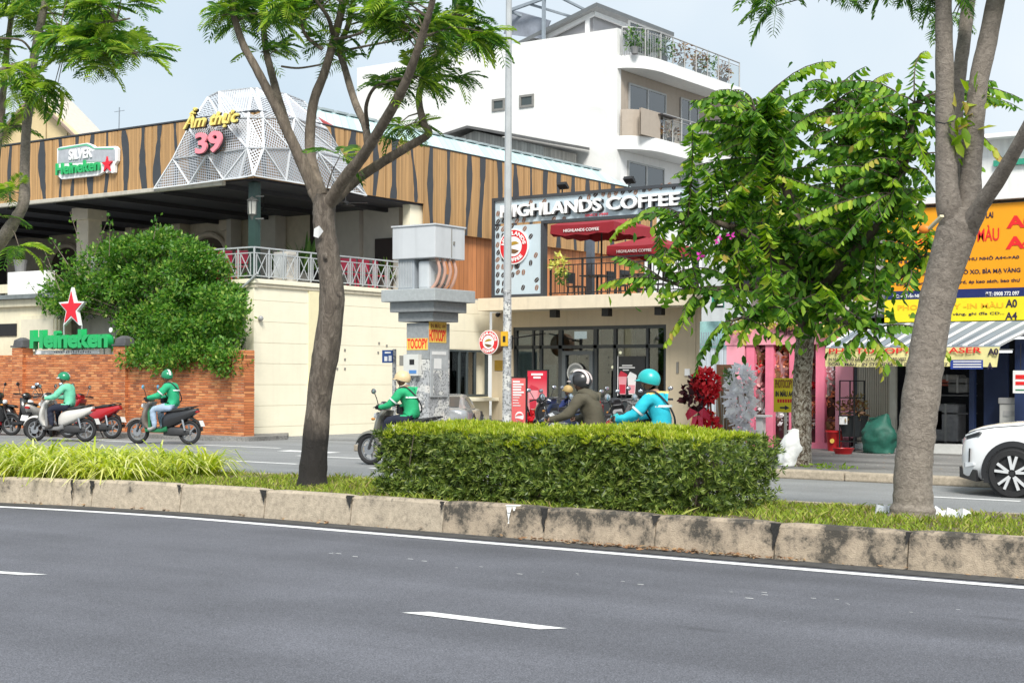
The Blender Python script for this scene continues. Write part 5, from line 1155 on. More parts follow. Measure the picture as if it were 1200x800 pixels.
rect(835, 342, 849, 361, 33.5, .05, M('frame_green', (.03, .25, .16), .5), gf, 'frame'); rect(837, 344, 848, 352, 33.44, .02, BLACK, gf, 'board'); rect(837, 354, 848, 360, 33.44, .02, BLACK, gf, 'board')
rect(840, 347, 847, 349.5, 33.41, .01, WHT, gf, 'text_line'); rect(840, 355.5, 847, 358, 33.41, .01, WHT, gf, 'text_line')
# ---------------------------------------------------------------- pink flower shop
PK = M('pink_paint', (.80, .20, .30), .6, var=.06, streak=.1); PKL = M('pink_light', (.85, .34, .42), .6, var=.05, streak=.08)
fs = thing('flower_shop', PV(915, 520, SHV), 'small pink flower shop with bouquets between its posts', 'shop'); fs.location.z = PZ; _org[fs.name] = tuple(fs.location)
zf1, zf0 = PV(900, 379, SHV).z, PV(900, 404, SHV).z
x0s, x1s = PV(852.5, 400, SHV).x, PV(1003, 400, SHV).x
b = MB(); b.box(x0s, x1s, SHV-.1, SHV+.1, zf0, zf1); b.build('fascia', PKL, fs)
b = MB(); b.box(x0s, x0s+.08, SHV+.1, SHV+3.4, PZ, zf1-.01); b.box(x0s+.08, x1s, SHV+.75, SHV+.85, PZ, zf1-.01); b.build('side_and_back_wall', PKL, fs)
b = MB(); b.box(x0s+.08, x1s, SHV+.1, SHV+3.3, zf1-.06, zf1-.01); b.build('ceiling', PKL, fs)
rect(852.5, 404.2, 874, 523, SHV-.02, .06, PKL, fs, 'front_panel')
for xa, xb in ((875, 884.5), (897.5, 907), (925.5, 931.5), (956.5, 967)):
 a = PV(xa, 404, SHV-.04); c_ = PV(xb, 404, SHV-.04); b = MB(); b.box(a.x, c_.x, SHV-.06, SHV+.06, PZ, zf0); b.build('post', PK, fs)
rect(980, 404.2, 1001, 512, SHV-.02, .06, PKL, fs, 'front_panel')
a = PV(951, 516, SHV-.05); c_ = PV(968, 516, SHV-.05); b = MB(); b.box(a.x-.6, c_.x+.35, SHV-.07, SHV+.05, PZ, PZ+.12); b.build('sill', PK, fs)
glassmat('glass_clear', (.82, .84, .84), .06)
fit_text('Flo', PV(910, 393, SHV-.102), PV(934, 383, SHV-.102), fs, M('letters_maroon', (.08, .02, .03), .5), .03, .03)
b = MB()
for i in range(3):
 z = .55+.62*i; b.box(x0s+.12, x1s-.1, SHV+.3, SHV+.74, z, z+.03)
b.build('shelves', M('shelf_wood', (.25, .15, .08), .6), fs)
PETR = leafmat('petal_red', [(0, (.35,.004,.012)), (.5, (.68,.012,.03)), (1, (.82,.08,.09))], .25); PETD = leafmat('petal_maroon', [(0, (.02,.003,.006)), (1, (.10,.008,.016))], .05, .6)
PETW = leafmat('petal_white', [(0, (.70,.70,.73)), (.5, (.85,.85,.86)), (1, (.90,.90,.90))], .35); PETP = leafmat('petal_pink', [(0, (.55,.12,.18)), (.5, (.70,.30,.34)), (1, (.78,.55,.5))], .2)
PETO = leafmat('petal_orange', [(0, (.60,.16,.06)), (.6, (.72,.30,.16)), (1, (.78,.55,.42))], .2); PETY = leafmat('petal_yellow', [(0, (.42,.45,.06)), (.5, (.62,.62,.12)), (1, (.75,.72,.25))], .3)
PAPERS = [M('kraft_paper', (.36, .21, .10), .8, var=.15, vs=9), M('pink_paper', (.62, .36, .38), .8, var=.1), M('grey_paper', (.45, .43, .42), .8, var=.1), M('dark_paper', (.12, .06, .05), .8)]
def blossom(c, rad, n, mat, parent, name, size=.06, flat=.75):
 d = unit(rng.normal(size=(n,3))); pos = np.array(c)+d*np.array(rad)*rng.uniform(.72, 1.04, (n,1))
 x = unit(np.cross(d, rng.normal(size=(n,3)))+d*rng.uniform(.1, .9, (n,1))); y = unit(np.cross(d, x))
 V_, F = grid_leaves([(0,-.12,0),(.45,-.34,.1),(1,-.05,.22),(1,.06,.22),(.45,.34,.1),(0,.12,0)], [(0,1,2,3),(0,3,4,5)], pos, x, y, size*rng.uniform(.6, 1.4, n))
 return link(name, np_mesh(name, V_, F, origin_of(parent)), mat, parent)
bq = [(890, 415, 3), (915, 418, 4), (972, 418, 5), (940, 430, 1), (942, 500, 2), (888, 432, 0), (892, 462, 3), (891, 486, 2), (911, 438, 4), (917, 432, 1), (913, 470, 5), (922, 494, 2), (940, 455, 0), (944, 480, 4), (971, 448, 3), (974, 470, 1), (972, 500, 4), (975, 436, 2)]
nm = ['dark red', 'blush', 'pale', 'pink', 'orange', 'cream']; ms = [PETR, PETO, PETW, PETP, PETO, PETW]
for i, (px, py, k) in enumerate(bq):
 p = PV(px, py, SHV+.2); o = thing('bouquet', p, '%s bouquet in paper, %s shelf, number %s along the pink window' % (nm[k], 'upper' if py < 450 else 'middle' if py < 478 else 'lower', ('one', 'two', 'three', 'four', 'five', 'six', 'seven', 'eight', 'nine', 'ten', 'eleven', 'twelve', 'thirteen', 'fourteen', 'fifteen', 'sixteen', 'seventeen', 'eighteen')[i]), 'bouquet', 'bouquets inside the flower shop')
 b = MB(); n = 14; z0 = p.z-.34; secs = []
 for rr, z in ((.05, z0), (.09, z0+.18), (.20, z0+.36)):
  secs.append([(p.x+rr*math.cos(2*math.pi*j/n)*(1+.18*(j % 2)), p.y+rr*math.sin(2*math.pi*j/n)*(1+.18*(j % 2)), z+(.05*(j % 3) if rr > .15 else 0)) for j in range(n)])
 b.loft(secs); b.build('wrapping', PAPERS[i % 4], o); blossom((p.x, p.y, p.z+.05), (.22, .17, .17), 160, ms[k], o, 'flowers', .08)
# yellow flower garlands along the fascia top
for i, (xa, xb, y, r_) in enumerate(((859, 877, 380, .17), (893, 944, 374, .2), (961, 990, 389, .11))):
 n = max(2, int((xb-xa)/8)); o = thing('flower_garland', PV((xa+xb)/2, y, SHV-.15), ('yellow orchid bunch at the left end of the pink fascia', 'long yellow orchid bunch in the middle of the pink fascia', 'thin yellow orchid bunch at the right end of the pink fascia')[i], 'flowers', 'yellow flowers on the pink fascia')
 for k_ in range(n):
  p = PV(xa+(xb-xa)*(k_+.5)/n, y+random.uniform(-3, 3), SHV-.18); tag(blossom(p, (r_, .12, r_), 90, PETY, o, 'bunch', .06), kind='stuff')
# ---------------------------------------------------------------- photocopy shop with its signs
NAVY = M('navy_paint', (.015, .03, .09), .5, var=.1)
ph = thing('photocopy_shop', PV(1100, 525, SHV), 'open fronted photocopy shop with navy frame and folding grille', 'shop'); ph.location.z = PZ; _org[ph.name] = tuple(ph.location)
p0, p1 = PV(1003, 450, SHV).x, PV(1300, 450, SHV).x; pt = 2.75
b = MB(); b.box(p0-.02, p0+.04, SHV-.05, SHV+4.5, PZ, pt); b.box(p0+.04, p1, SHV+4.4, SHV+4.5, PZ, pt); b.box(p1, p1+.1, SHV-.05, SHV+4.5, PZ, pt); b.build('inner_walls', M('shop_inner', (.06, .065, .08), .8, var=.2), ph)
b = MB(); b.box(p0, p1, SHV-.05, SHV+4.5, pt, pt+.06); b.build('ceiling', M('shop_inner'), ph)
b = MB(); b.box(p0+.04, p1, SHV-.3, SHV+4.4, PZ, PZ+.02); b.build('floor', M('tile_grey', (.3, .3, .3), .4), ph)
a = PV(1140, 450, SHV); b = MB(); b.box(a.x-.05, a.x+.05, SHV-.06, SHV+.06, PZ, pt); b.build('frame_post', NAVY, ph)
a = PV(1184, 450, SHV); b = MB(); b.box(a.x+.1, a.x+.3, SHV-.06, SHV+.06, PZ, pt); b.build('frame_post', NAVY, ph)
a = PV(1143, 450, SHV); c_ = PV(1172, 450, SHV); b = MB(); b.box(a.x, c_.x, SHV+.5, SHV+.55, PZ, pt); b.build('navy_door', NAVY, ph)
a = PV(1047, 450, SHV); b = MB(); b.box(a.x-.06, a.x+.06, SHV-.05, SHV+.05, PZ, pt); b.build('frame_post', M('post_cream', (.6, .58, .5), .6), ph)
# folding grille: bar by bar
GRB = M('grille_beige', (.42, .385, .31), .5, var=.1); bb = MB(); bb.box(-.018, .018, -.012, .012, 0, pt-PZ-.3); gm = bb.mesh('grille_bar'); gm.materials.append(GRB)
g0, g1 = PV(1003, 450, SHV).x, PV(1044, 450, SHV).x; n = 15
for k_ in range(n): inst('grille_bar', gm, ph, (g0+.05+(g1-g0-.08)*k_/(n-1), SHV-.02, PZ+.05))
b = MB()
for z in (.4, 1.0, 1.75): b.box(g0, g1, SHV-.012, SHV+.004, z, z+.03)
b.build('grille_rails', GRB, ph); b = MB(); b.box(g0, g1, SHV+.3, SHV+.32, PZ, pt); b.build('grille_backing', M('back_beige', (.27, .24, .19), .7, var=.15), ph)
a = PV(1092, 529, SHV-.35); c_ = PV(1124, 518, SHV-.35); b = MB(); b.box(a.x, c_.x+.1, SHV-.5, SHV-.0, PZ, PZ+.18); b.build('step', M('step_white', (.62, .62, .60), .7, var=.1), ph, bevel=.01)
# things inside
cp = thing('photocopier', PV(1183, 490, SHV+.2), 'white photocopier in the right bay of the photocopy shop', 'copier'); cp.location.z = PZ+.02; _org[cp.name] = tuple(cp.location)
a = PV(1171, 490, SHV+.2); c_ = PV(1195, 466, SHV+.2); b = MB(); b.box(a.x, c_.x, SHV+.2, SHV+.75, PZ+.05, c_.z-.12); b.build('body', M('copier_white', (.55, .55, .53), .5, var=.04), cp, bevel=.02); b = MB(); b.box(a.x-.02, c_.x+.02, SHV+.18, SHV+.77, c_.z-.119, c_.z); b.build('scanner_lid', M('copier_grey', (.42, .42, .42), .5), cp, bevel=.02)
b = MB(); b.box(a.x+.08, c_.x-.08, SHV+.185, SHV+.199, c_.z-.35, c_.z-.25); b.build('tray', M('copier_grey'), cp)
for i, (px, py, w_, hgt, c2, lb) in enumerate(((1110, 517, .5, .75, (.30, .30, .32), 'grey wrapped paper bale stacked in the open bay'), (1100, 452, .5, .16, (.35, .08, .05), 'red box on the top shelf of the open bay'), (1112, 446, .45, .12, (.28, .27, .26), 'grey ream on the top shelf of the open bay'), (1098, 505, .35, .45, (.02, .05, .28), 'blue crate at the foot of the open bay'), (1124, 460, .4, .3, (.2, .2, .2), 'dark parcel on the middle shelf of the open bay'))):
 p = PV(px, py, SHV+1.); o = thing('paper_parcel', p, lb, 'parcel', 'goods in the open bay'); b = MB(); b.box(p.x-w_/2, p.x+w_/2, SHV+.9, SHV+1.4, p.z-.0, p.z+hgt); b.build('bundle', M('parcel%d' % i, c2, .7, var=.25, vs=10), o, bevel=.04); b = MB(); b.box(p.x-.02, p.x+.02, SHV+.888, SHV+1.41, p.z-.004, p.z+hgt+.006); b.build('strap', M('strap_grey', (.4,.4,.4), .6), o)
b = MB(); sx0, sx1 = PV(1090, 450, SHV+1).x, PV(1136, 450, SHV+1).x
for z in (PV(1110, 447, SHV+1).z-.02, PV(1110, 461, SHV+1).z-.02, PV(1110, 482, SHV+1).z-.02): b.box(sx0, sx1, SHV+.9, SHV+1.5, z-.03, z-.001)
b.build('shelves', M('shelf_steel', (.12, .12, .13), .5), ph)
for px, py in ((1190, 396), (1176, 412)):
 p = PV(px, py, SHV-.25); o = thing('tube_lamp', p, 'white tube lamp under the awning, %s one' % ('upper' if py < 400 else 'lower'), 'lamp', 'tube lamps at the photocopy shop'); b = MB(); b.tube([p-Vector((.16,0,0)), p+Vector((.16,0,0))], .022, 8); b.build('tube', M('tube_white', (.85,.88,.9), .4, var=0, emit=.7), o); b = MB(); b.box(p.x-.17, p.x+.17, p.y-.02, p.y+.03, p.z+.02, p.z+.05); b.build('holder', WHT, o)
# orange main board, navy strip, yellow board, awning and banner
ORB = M('board_orange', (.82, .33, .008), .5, var=.03); YLB = M('board_yellow', (.80, .66, .02), .5, var=.03); LN = M('letters_navy', (.03, .02, .05), .5); LR = M('letters_bright_red', (.72, .02, .02), .5); LO = M('letters_orange', (.80, .42, .02), .5)
QV = SHV+.02
ob = thing('orange_shop_board', PV(1120, 351, QV), 'large orange photocopy board with red and navy lettering', 'sign')
X0, X1 = PV(1040, 300, QV).x, PV(1275, 300, QV).x; zT = PV(1200, 237.3, QV).z; z1_ = PV(1100, 340, QV).z; z2_ = PV(1100, 350.3, QV).z
b = MB(); b.box(X0, X1, QV-.12, QV+.1, z1_, zT); b.build('board', ORB, ob); b = MB(); b.box(X0, X1, QV-.122, QV+.1, z2_, z1_-.001); b.build('navy_strip', M('strip_navy', (.012, .022, .12), .5), ob)
TV = QV-.123
def tl(txt, x0, y0, x1, y1, mat, parent, V=TV, bold=.012): fit_text(txt, PV(x0, y1, V), PV(x1, y0, V), parent, mat, .006, bold)
tl('PHOTOCOPY - IN MÀU', 1047, 263, 1171, 288, LR, ob, bold=.012); tl('A0', 1179.5, 251, 1214, 268, LR, ob, bold=.04); tl('A4', 1178.5, 275.5, 1214, 292, LR, ob, bold=.04)
tl('C LAI', 1149, 248, 1164, 256, LN, ob, bold=.02)
tl('IN BẢN VẼ, PHÓNG TO - THU NHỎ A4<->A0', 1051, 298, 1194.5, 309.5, LN, ob, bold=.02); tl('SCAN ÉP NHỰA - ĐÓNG LÒ XO, BÌA MẠ VÀNG', 1049, 312.5, 1196, 325.5, LN, ob, bold=.02); tl('Catalog, tem nhãn, name card, ép keo sách, bao thư', 1050, 326, 1195.5, 336, LN, ob, bold=.014)
tl('ĐC: 45 Trần Não', 1046.5, 343.2, 1080, 349.2, WHT, ob, bold=.02); tl('ĐT: 0908 772 097', 1155, 340.8, 1194.5, 347, WHT, ob, bold=.02)
yb = thing('yellow_shop_board', PV(1120, 377, QV), 'yellow photocopy board under the navy strip', 'sign'); zy = PV(1120, 376.5, QV).z
b = MB(); b.box(X0, X1, QV-.14, QV+.08, zy, z2_-.002); b.build('board', YLB, yb); TV2 = QV-.141
tl('PHOTOCOPY -IN MÀU', 1052, 353, 1176, 363.5, LO, yb, TV2, .02); tl('in phun, bìa mạ vàng, ghi đĩa CD...', 1065, 365, 1177, 371.5, LN, yb, TV2, .012); tl('A0', 1178.5, 350.5, 1192, 360.5, LN, yb, TV2, .03); tl('A4', 1178, 365.5, 1192, 374.5, LN, yb, TV2, .03)
aw = thing('striped_awning', PV(1080, 405, SHV-1.2), 'blue grey striped awning over the photocopy shop front', 'awning')
AVo = SHV-1.35; za0 = zy-.02; za1 = PV(1070, 405.3, AVo).z; w0, w1 = PV(968, 405, AVo).x, PV(1172, 405, AVo).x
n = 34; A1 = M('awning_blue_grey', (.20, .24, .28), .7, var=.08); A2_ = M('awning_white', (.62, .63, .64), .7, var=.06)
for k_ in range(n):
 t0, t1 = k_/n, (k_+1)/n; b = MB(); top0 = w0+.15+(w1-w0+.35)*t0; top1 = w0+.15+(w1-w0+.35)*t1; bo0 = w0+(w1-w0)*t0; bo1 = w0+(w1-w0)*t1; d = .012 if k_ % 2 else 0
 b.add([(top0, SHV-.12, za0), (top1, SHV-.12, za0), (bo1, AVo, za1+d), (bo0, AVo, za1+d), (top0, SHV-.12, za0-.02), (top1, SHV-.12, za0-.02), (bo1, AVo, za1-.02), (bo0, AVo, za1-.02)], [(0,1,2,3), (7,6,5,4), (2,6,7,3)]); b.build('awning_strip', A1 if k_ % 3 else A2_, aw)
b = MB(); b.bar((w0, AVo, za1-.03), (w1, AVo, za1-.03), .04); b.bar((w1-.05, AVo, za1-.03), (w1+.25, SHV-.1, za0-.05), .03); b.bar((w0+.05, AVo, za1-.03), (w0+.2, SHV-.1, za0-.05), .03); b.build('awning_frame', STP, aw)
bn = thing('awning_banner', PV(1070, 430, AVo), 'pale yellow banner hanging from the striped awning', 'banner'); BNV = AVo-.03
zb0 = PV(1000, 429.5, BNV).z; b = MB(); nn = 20; vs = []
for k_ in range(nn+1):
 u_ = w0+(w1-w0)*k_/nn; j = .01*math.sin(k_*1.3); vs += [(u_, BNV+j, za1-.03), (u_-(.05 if k_ == nn else 0), BNV+j*1.6, zb0+.01*math.sin(k_*.9))]
b.add(vs, [(2*i, 2*i+2, 2*i+3, 2*i+1) for i in range(nn)]); b.build('cloth', M('banner_yellow', (.72, .66, .30), .6, var=.05), bn)
B2 = BNV-.03
tl('PHOTOCOPY - IN LASER', 971.5, 406.6, 1150.5, 414.5, LR, bn, B2, .012); tl('IN NHÃN, IN TỜ GẤP, CATALOGUE - CARD VISIT,', 971, 416.5, 1063, 423.5, LN, bn, B2, .012); tl('SCAN MÀU - IN STANDEE, IN DECAL - OFFSET', 971, 424, 1111, 429, LN, bn, B2, .02)
rect(1114, 421.5, 1152, 432.3, B2+.012, .008, M('panel_royal', (.02, .05, .30), .5), bn, 'blue_panel')
for k_ in range(3): rect(1117, 423+k_*3, 1150, 424.4+k_*3, B2-.001, .004, WHT, bn, 'text_line')
tl('A0', 1157.5, 408, 1170, 416, LN, bn, B2, .035); tl('A', 1157, 424.5, 1163.5, 432.5, LN, bn, B2, .035);
# black sign behind the tree
bk = thing('black_shop_board', PV(930, 345, SHV-.05), 'black shop board with gold line and magenta logo behind the tree', 'sign'); KV_ = SHV-.1
rect(858, 246, 998.5, 346, KV_+.15, .15, M('board_black', (.012, .012, .016), .4), bk, 'board'); rect(903, 313, 998, 315, KV_-.001, .006, M('gold_line', (.55, .42, .08), .5), bk, 'gold_line')
MG = M('logo_magenta', (.72, .01, .55), .4, emit=.25, var=0)
for P_ in (((980, 272), (991, 271), (984, 284), (979, 284)), ((985, 284), (991, 276), (996, 282), (990, 288)), ((987, 289), (997, 284), (997, 294), (991, 294))):
 b = MB(); b.prism([(PV(x, y, KV_).x, PV(x, y, KV_).z) for x, y in P_], KV_-.03, KV_-.001, 'xz'); b.build('magenta_shape', MG, bk)
rect(932, 285, 937, 292, KV_-.001, .02, MG, bk, 'magenta_shape'); rect(963, 290, 973, 294, KV_-.001, .02, MG, bk, 'magenta_shape')
for xa, xb, ya, yb2 in ((905, 921, 306, 310.5), (924, 936, 306, 310.5), (939, 952, 305.5, 310), (915, 934, 323, 327.5)):
 n = int((xb-xa)/3)
 for k_ in range(n): rect(xa+k_*3, ya, xa+k_*3+2.1, yb2, KV_-.001, .006, WHT, bk, 'worn_letter')
tl('TP.HCM', 976, 333, 998, 340, WHT, bk, KV_-.001, .03); tl('TH', 944, 333.5, 952, 340.5, WHT, bk, KV_-.001, .03)
# hanging white notice
hn = thing('hanging_notice', PV(1195, 460, SHV-.6), 'white hanging notice with red print at the right shop edge', 'sign'); NV = SHV-.6
rect(1187.5, 434, 1211, 460.5, NV, .03, WHT, hn, 'board'); rect(1190, 439, 1209, 444, NV-.031, .004, LR, hn, 'red_print'); rect(1190, 447, 1209, 451, NV-.031, .004, LR, hn, 'red_print'); rect(1190, 456, 1209, 457.5, NV-.031, .004, M('print_green', (.05,.2,.1), .5), hn, 'green_line')
b = MB(); p = PV(1196, 434, NV); b.tube([p, p+Vector((0, 0, .5))], .008, 5); b.build('cord', BLACK, hn)
# ================================================================ street furniture and small things
GALV = M('galvanised', (.46, .48, .49), .5, var=.12, vs=3, metal=.25, streak=.15)
def stickered(name, base, dens=.5):
 """steel pasted over with torn paper: voronoi patches of faded print"""
 m = bpy.data.materials.new(name); m.use_nodes = True; t = m.node_tree; b = t.nodes['Principled BSDF']; b.inputs['Roughness'].default_value = .7
 tcn = N(t, 'ShaderNodeTexCoord'); vo = N(t, 'ShaderNodeTexVoronoi', distance='CHEBYCHEV'); vo.inputs['Scale'].default_value = 7; n1 = N(t, 'ShaderNodeTexNoise'); n1.inputs['Scale'].default_value = 26; n1.inputs['Detail'].default_value = 5
 t.links.new(tcn.outputs['Object'], vo.inputs['Vector']); t.links.new(tcn.outputs['Object'], n1.inputs['Vector'])
 cr = N(t, 'ShaderNodeValToRGB'); el = cr.color_ramp.elements; st = [(0, (.30,.31,.32)), (.3, (.55,.55,.53)), (.6, (.40,.41,.42)), (.85, (.62,.60,.57)), (1, (.25,.26,.30))]
 while len(el) < len(st): el.new(.5)
 for e, (p, c) in zip(el, st): e.position = p; e.color = c+(1,)
 cr.color_ramp.interpolation = 'CONSTANT'; t.links.new(vo.outputs['Color'], cr.inputs[0])
 mr = N(t, 'ShaderNodeMapRange'); mr.inputs[1].default_value = .52; mr.inputs[2].default_value = .6; t.links.new(n1.outputs['Fac'], mr.inputs[0])
 mx = N(t, 'ShaderNodeMix', data_type='RGBA'); mx.inputs[7].default_value = tuple(base)+(1,); t.links.new(mr.outputs[0], mx.inputs[0]); t.links.new(cr.outputs[0], mx.inputs[6]); t.links.new(mx.outputs[2], b.inputs['Base Color']); _mats[name] = m; return m
STK = stickered('pasted_paper', (.16, .165, .17))
# ---- lamp post
lpv = 22.0; lx = PV(594, 480, lpv).x
lpo = thing('lamp_post', (lx, lpv, PZ), 'tall grey steel lamp post beside the clipped hedge', 'lamp post')
b = MB(); b.tube([(lx, lpv, PZ), (lx, lpv, 1.2), (lx, lpv, 3.1)], [.088, .084, .076], 10); b.build('lower_shaft', STK, lpo, smooth=30)
b = MB(); b.tube([(lx, lpv, 3.1), (lx, lpv, 9.5)], [.0755, .052], 10); b.build('upper_shaft', GALV, lpo, smooth=30)
b = MB(); b.box(lx-.2, lx+.2, lpv-.2, lpv+.2, PZ, PZ+.03); b.build('base_plate', GALV, lpo)
b = MB(); b.tube([(lx, lpv, 9.5), (lx-.3, lpv-.8, 10.0), (lx-.6, lpv-1.8, 10.2)], .04, 8); b.build('arm', GALV, lpo); b = MB(); b.box(lx-.75, lx-.5, lpv-2.4, lpv-1.7, 10.15, 10.27); b.build('lamp_head', GALV, lpo, bevel=.04)
a = PV(591, 404, lpv); b = MB(); zc = PV(594, 397, lpv).z; b.box(lx-.075, lx+.075, lpv-.095, lpv-.078, zc-.13, zc+.13); yp = b.build('yellow_plate', M('plate_yellow', (.75, .42, .02), .5), lpo); b = MB(); b.box(lx-.03, lx+.03, lpv-.098, lpv-.0955, zc-.06, zc+.05); b.build('plate_symbol', BLACK, yp)
# ---- electrical kiosk: pillar, stepped caps, two steel drums, head box, cables
KVf = 22.6
kc = PV(502, 480, KVf)                                # near corner of the pillar
pw, pd = .50, .66
ku1, ku0, kv0, kv1 = kc.x, kc.x-PV(502,480,KVf).x+PV(476,480,KVf).x, KVf, KVf+pd
kcx, kcy = (ku0+ku1)/2, (kv0+kv1)/2
kk = thing('electrical_pillar', (kcx, kcy, PZ), 'grey granite electrical pillar topped with stepped caps and steel boxes', 'utility pillar')
GRA = M('granite_grey', (.27, .285, .29), .6, var=.16, vs=16)
def zk(y): return PV(502, y, KVf).z
def blk(hw, hd, z0, z1, mat, name, bev=.01, dx=0, dy=0, parent=None):
 b = MB(); b.box(kcx-hw+dx, kcx+hw+dx, kcy-hd+dy, kcy+hd+dy, z0, z1); return b.build(name, mat, parent or kk, bevel=bev)
hw, hd = (ku1-ku0)/2, pd/2
blk(hw, hd, PZ, zk(421), STK, 'lower_pillar'); blk(hw, hd, zk(421)+.002, zk(378), GRA, 'upper_pillar')
blk(hw+.155, hd+.075, zk(376.5), zk(365.5), GRA, 'cap_step', .015); blk(hw+.27, hd+.19, zk(365.5)+.002, zk(353.5), GRA, 'cap_step', .015); blk(hw+.39, hd+.31, zk(353.5)+.002, zk(339), M('granite_light', (.36, .385, .39), .6, var=.12, vs=14), 'cap_step', .015)
zb0_, zb1_ = zk(339)+.002, zk(303)
b = MB(); b.box(kcx-.44, kcx-.04, kcy-.40, kcy+.1, zb0_, zb1_); b.build('steel_cabinet', M('cabinet_grey', (.32, .35, .38), .45, var=.08, streak=.15), kk, bevel=.02)
for k_ in range(9): b = MB(); x = kcx-.42+.04*k_; b.box(x, x+.012, kcy-.413, kcy-.4005, zb0_+.04, zb1_-.04); b.build('cabinet_rib', GALV, kk)
b = MB(); b.box(kcx+.04, kcx+.32, kcy-.38, kcy+.1, zb0_, zb1_-.04); b.build('steel_cabinet', M('cabinet_light', (.50, .53, .55), .45, var=.06, streak=.1), kk, bevel=.05)
HB = M('head_box_grey', (.54, .56, .58), .5, var=.05, vs=2, streak=.12)
hz0, hz1 = zk(302.5), zk(265)
hx0, hx1, hy0, hy1 = kcx-.53, kcx+.53, kcy-.467, kcy+.467
b = MB(); b.box(hx0, hx1, hy0, hy1, hz0, hz1); hb = b.build('head_box', HB, kk, bevel=.012)
b = MB(); b.box(hx0-.02, hx1+.02, hy0-.02, hy1+.02, hz1, hz1+.03); b.build('box_lid', HB, hb)
b = MB(); b.box(hx1, hx1+.012, hy0+.5, hy0+.515, hz0+.03, hz1-.03); b.box(hx1, hx1+.02, hy0+.56, hy0+.6, (hz0+hz1)/2-.03, (hz0+hz1)/2+.03); b.build('box_door_seam', M('fixing_grey'), hb)
blk(.42, .38, zb1_, hz0-.0, HB, 'box_neck', .01, -.06, -.06)
CBL = M('cable_salmon', (.45, .27, .21), .6, var=.1)
for k_ in range(4):
 y = hy0+.16+.17*k_; b = MB(); b.tube(smooth_path([(hx1-.1, y, hz0+.02), (hx1-.03, y+.02, hz0-.22), (hx1-.06, y-.02, hz0-.45), (hx1-.16, y-.06, zb0_)]), .032, 8); b.build('cable', CBL, kk, smooth=True)
b = MB(); b.box(hx1-.2, hx1-.08, hy0+.25, hy0+.55, hz0-.5, hz0-.3); b.build('cable_joint', M('fixing_grey'), kk)
# pillar fittings and pasted bills on both faces
def kface(x0, y0, x1, y1, mat, name, d=.012, parent=None, face='V'):
 if face == 'V': a = PV(x0, y1, kv0); c_ = PV(x1, y0, kv0); b = MB(); b.box(a.x, c_.x, kv0-d, kv0-.001, a.z, c_.z)
 else: a = PU(x0, y1, ku1); c_ = PU(x1, y0, ku1); b = MB(); b.box(ku1+.001, ku1+d, a.y, c_.y, a.z, c_.z)
 return b.build(name, mat, parent or kk)
BILLY = M('bill_yellow', (.78, .52, .10), .7, var=.06); BILLW = M('bill_white', (.68, .68, .67), .7, var=.08)
b_ = kface(477, 396, 501.5, 410, BILLY, 'pasted_bill', .006); fit_text('TOCOPY', PV(477.5, 408.5, kv0-.007), PV(501, 396.5, kv0-.007), kk, LR, .004, .02)
kface(502.5, 377.5, 523, 401, BILLY, 'pasted_bill', .006, face='U'); fit_text('HOTOCOPY', PU(503, 399.5, ku1+.007), PU(522.5, 386.5, ku1+.007), kk, LR, .004, .02, face='U'); fit_text('IN MÀU A4', PU(505, 384, ku1+.007), PU(522, 378.5, ku1+.007), kk, M('letters_brown', (.3,.12,.02), .5), .004, .02, face='U')
mt = kface(476.5, 415, 494, 440, M('meter_box_white', (.60, .60, .57), .5, var=.05), 'meter_box', .10)
a = PV(480, 427, kv0-.1); c_ = PV(485.5, 421, kv0-.1); b = MB(); b.box(a.x, c_.x, kv0-.107, kv0-.1005, a.z, c_.z); b.build('meter_window', BLACK, mt)
a = PV(479.5, 437.5, kv0-.1); c_ = PV(488, 433.5, kv0-.1); b = MB(); b.box(a.x, c_.x, kv0-.105, kv0-.1005, a.z, c_.z); b.build('meter_label', M('label_blue', (.08, .22, .5), .5), mt)
dp = kface(503.5, 410, 523.5, 465, M('panel_steel', (.36, .38, .39), .5, var=.15, vs=9), 'service_door', .035, face='U')
kface(507, 420, 515.5, 432, BILLW, 'pasted_bill', .040, face='U'); kface(504.5, 412, 521, 415.5, BILLW, 'pasted_bill', .040, face='U'); kface(506, 434, 522, 463, STK, 'pasted_bill', .039, face='U')
rect(471, 416.5, 475.5, 428.5, KVf+.25, .08, M('fixing_grey'), kk, 'side_meter'); rect(471, 434.5, 475.5, 440, KVf+.25, .06, M('box_ochre', (.35, .28, .12), .6), kk, 'side_meter')
# ---- blue street sign on a pasted pole
sp = thing('street_sign', PV(461, 490, 23.4), 'small blue street name plate on a pasted pole', 'sign'); sp.location.z = PZ; _org[sp.name] = tuple(sp.location)
p = PV(462, 450, 23.4); b = MB(); b.tube([(p.x, 23.4, PZ), (p.x, 23.4, PV(462, 409, 23.4).z)], .04, 8); b.build('pole', STK, sp, smooth=30)
pl = rect(448.5, 410, 460.5, 425, 23.35, .02, M('plate_blue', (.02, .07, .24), .5), sp, 'plate'); rect(451, 412, 458, 414, 23.329, .004, WHT, pl, 'text_line'); rect(450.5, 417.5, 454, 423, 23.329, .004, WHT, pl, 'text_line'); rect(455.5, 416.5, 459, 423, 23.329, .004, WHT, pl, 'text_line')
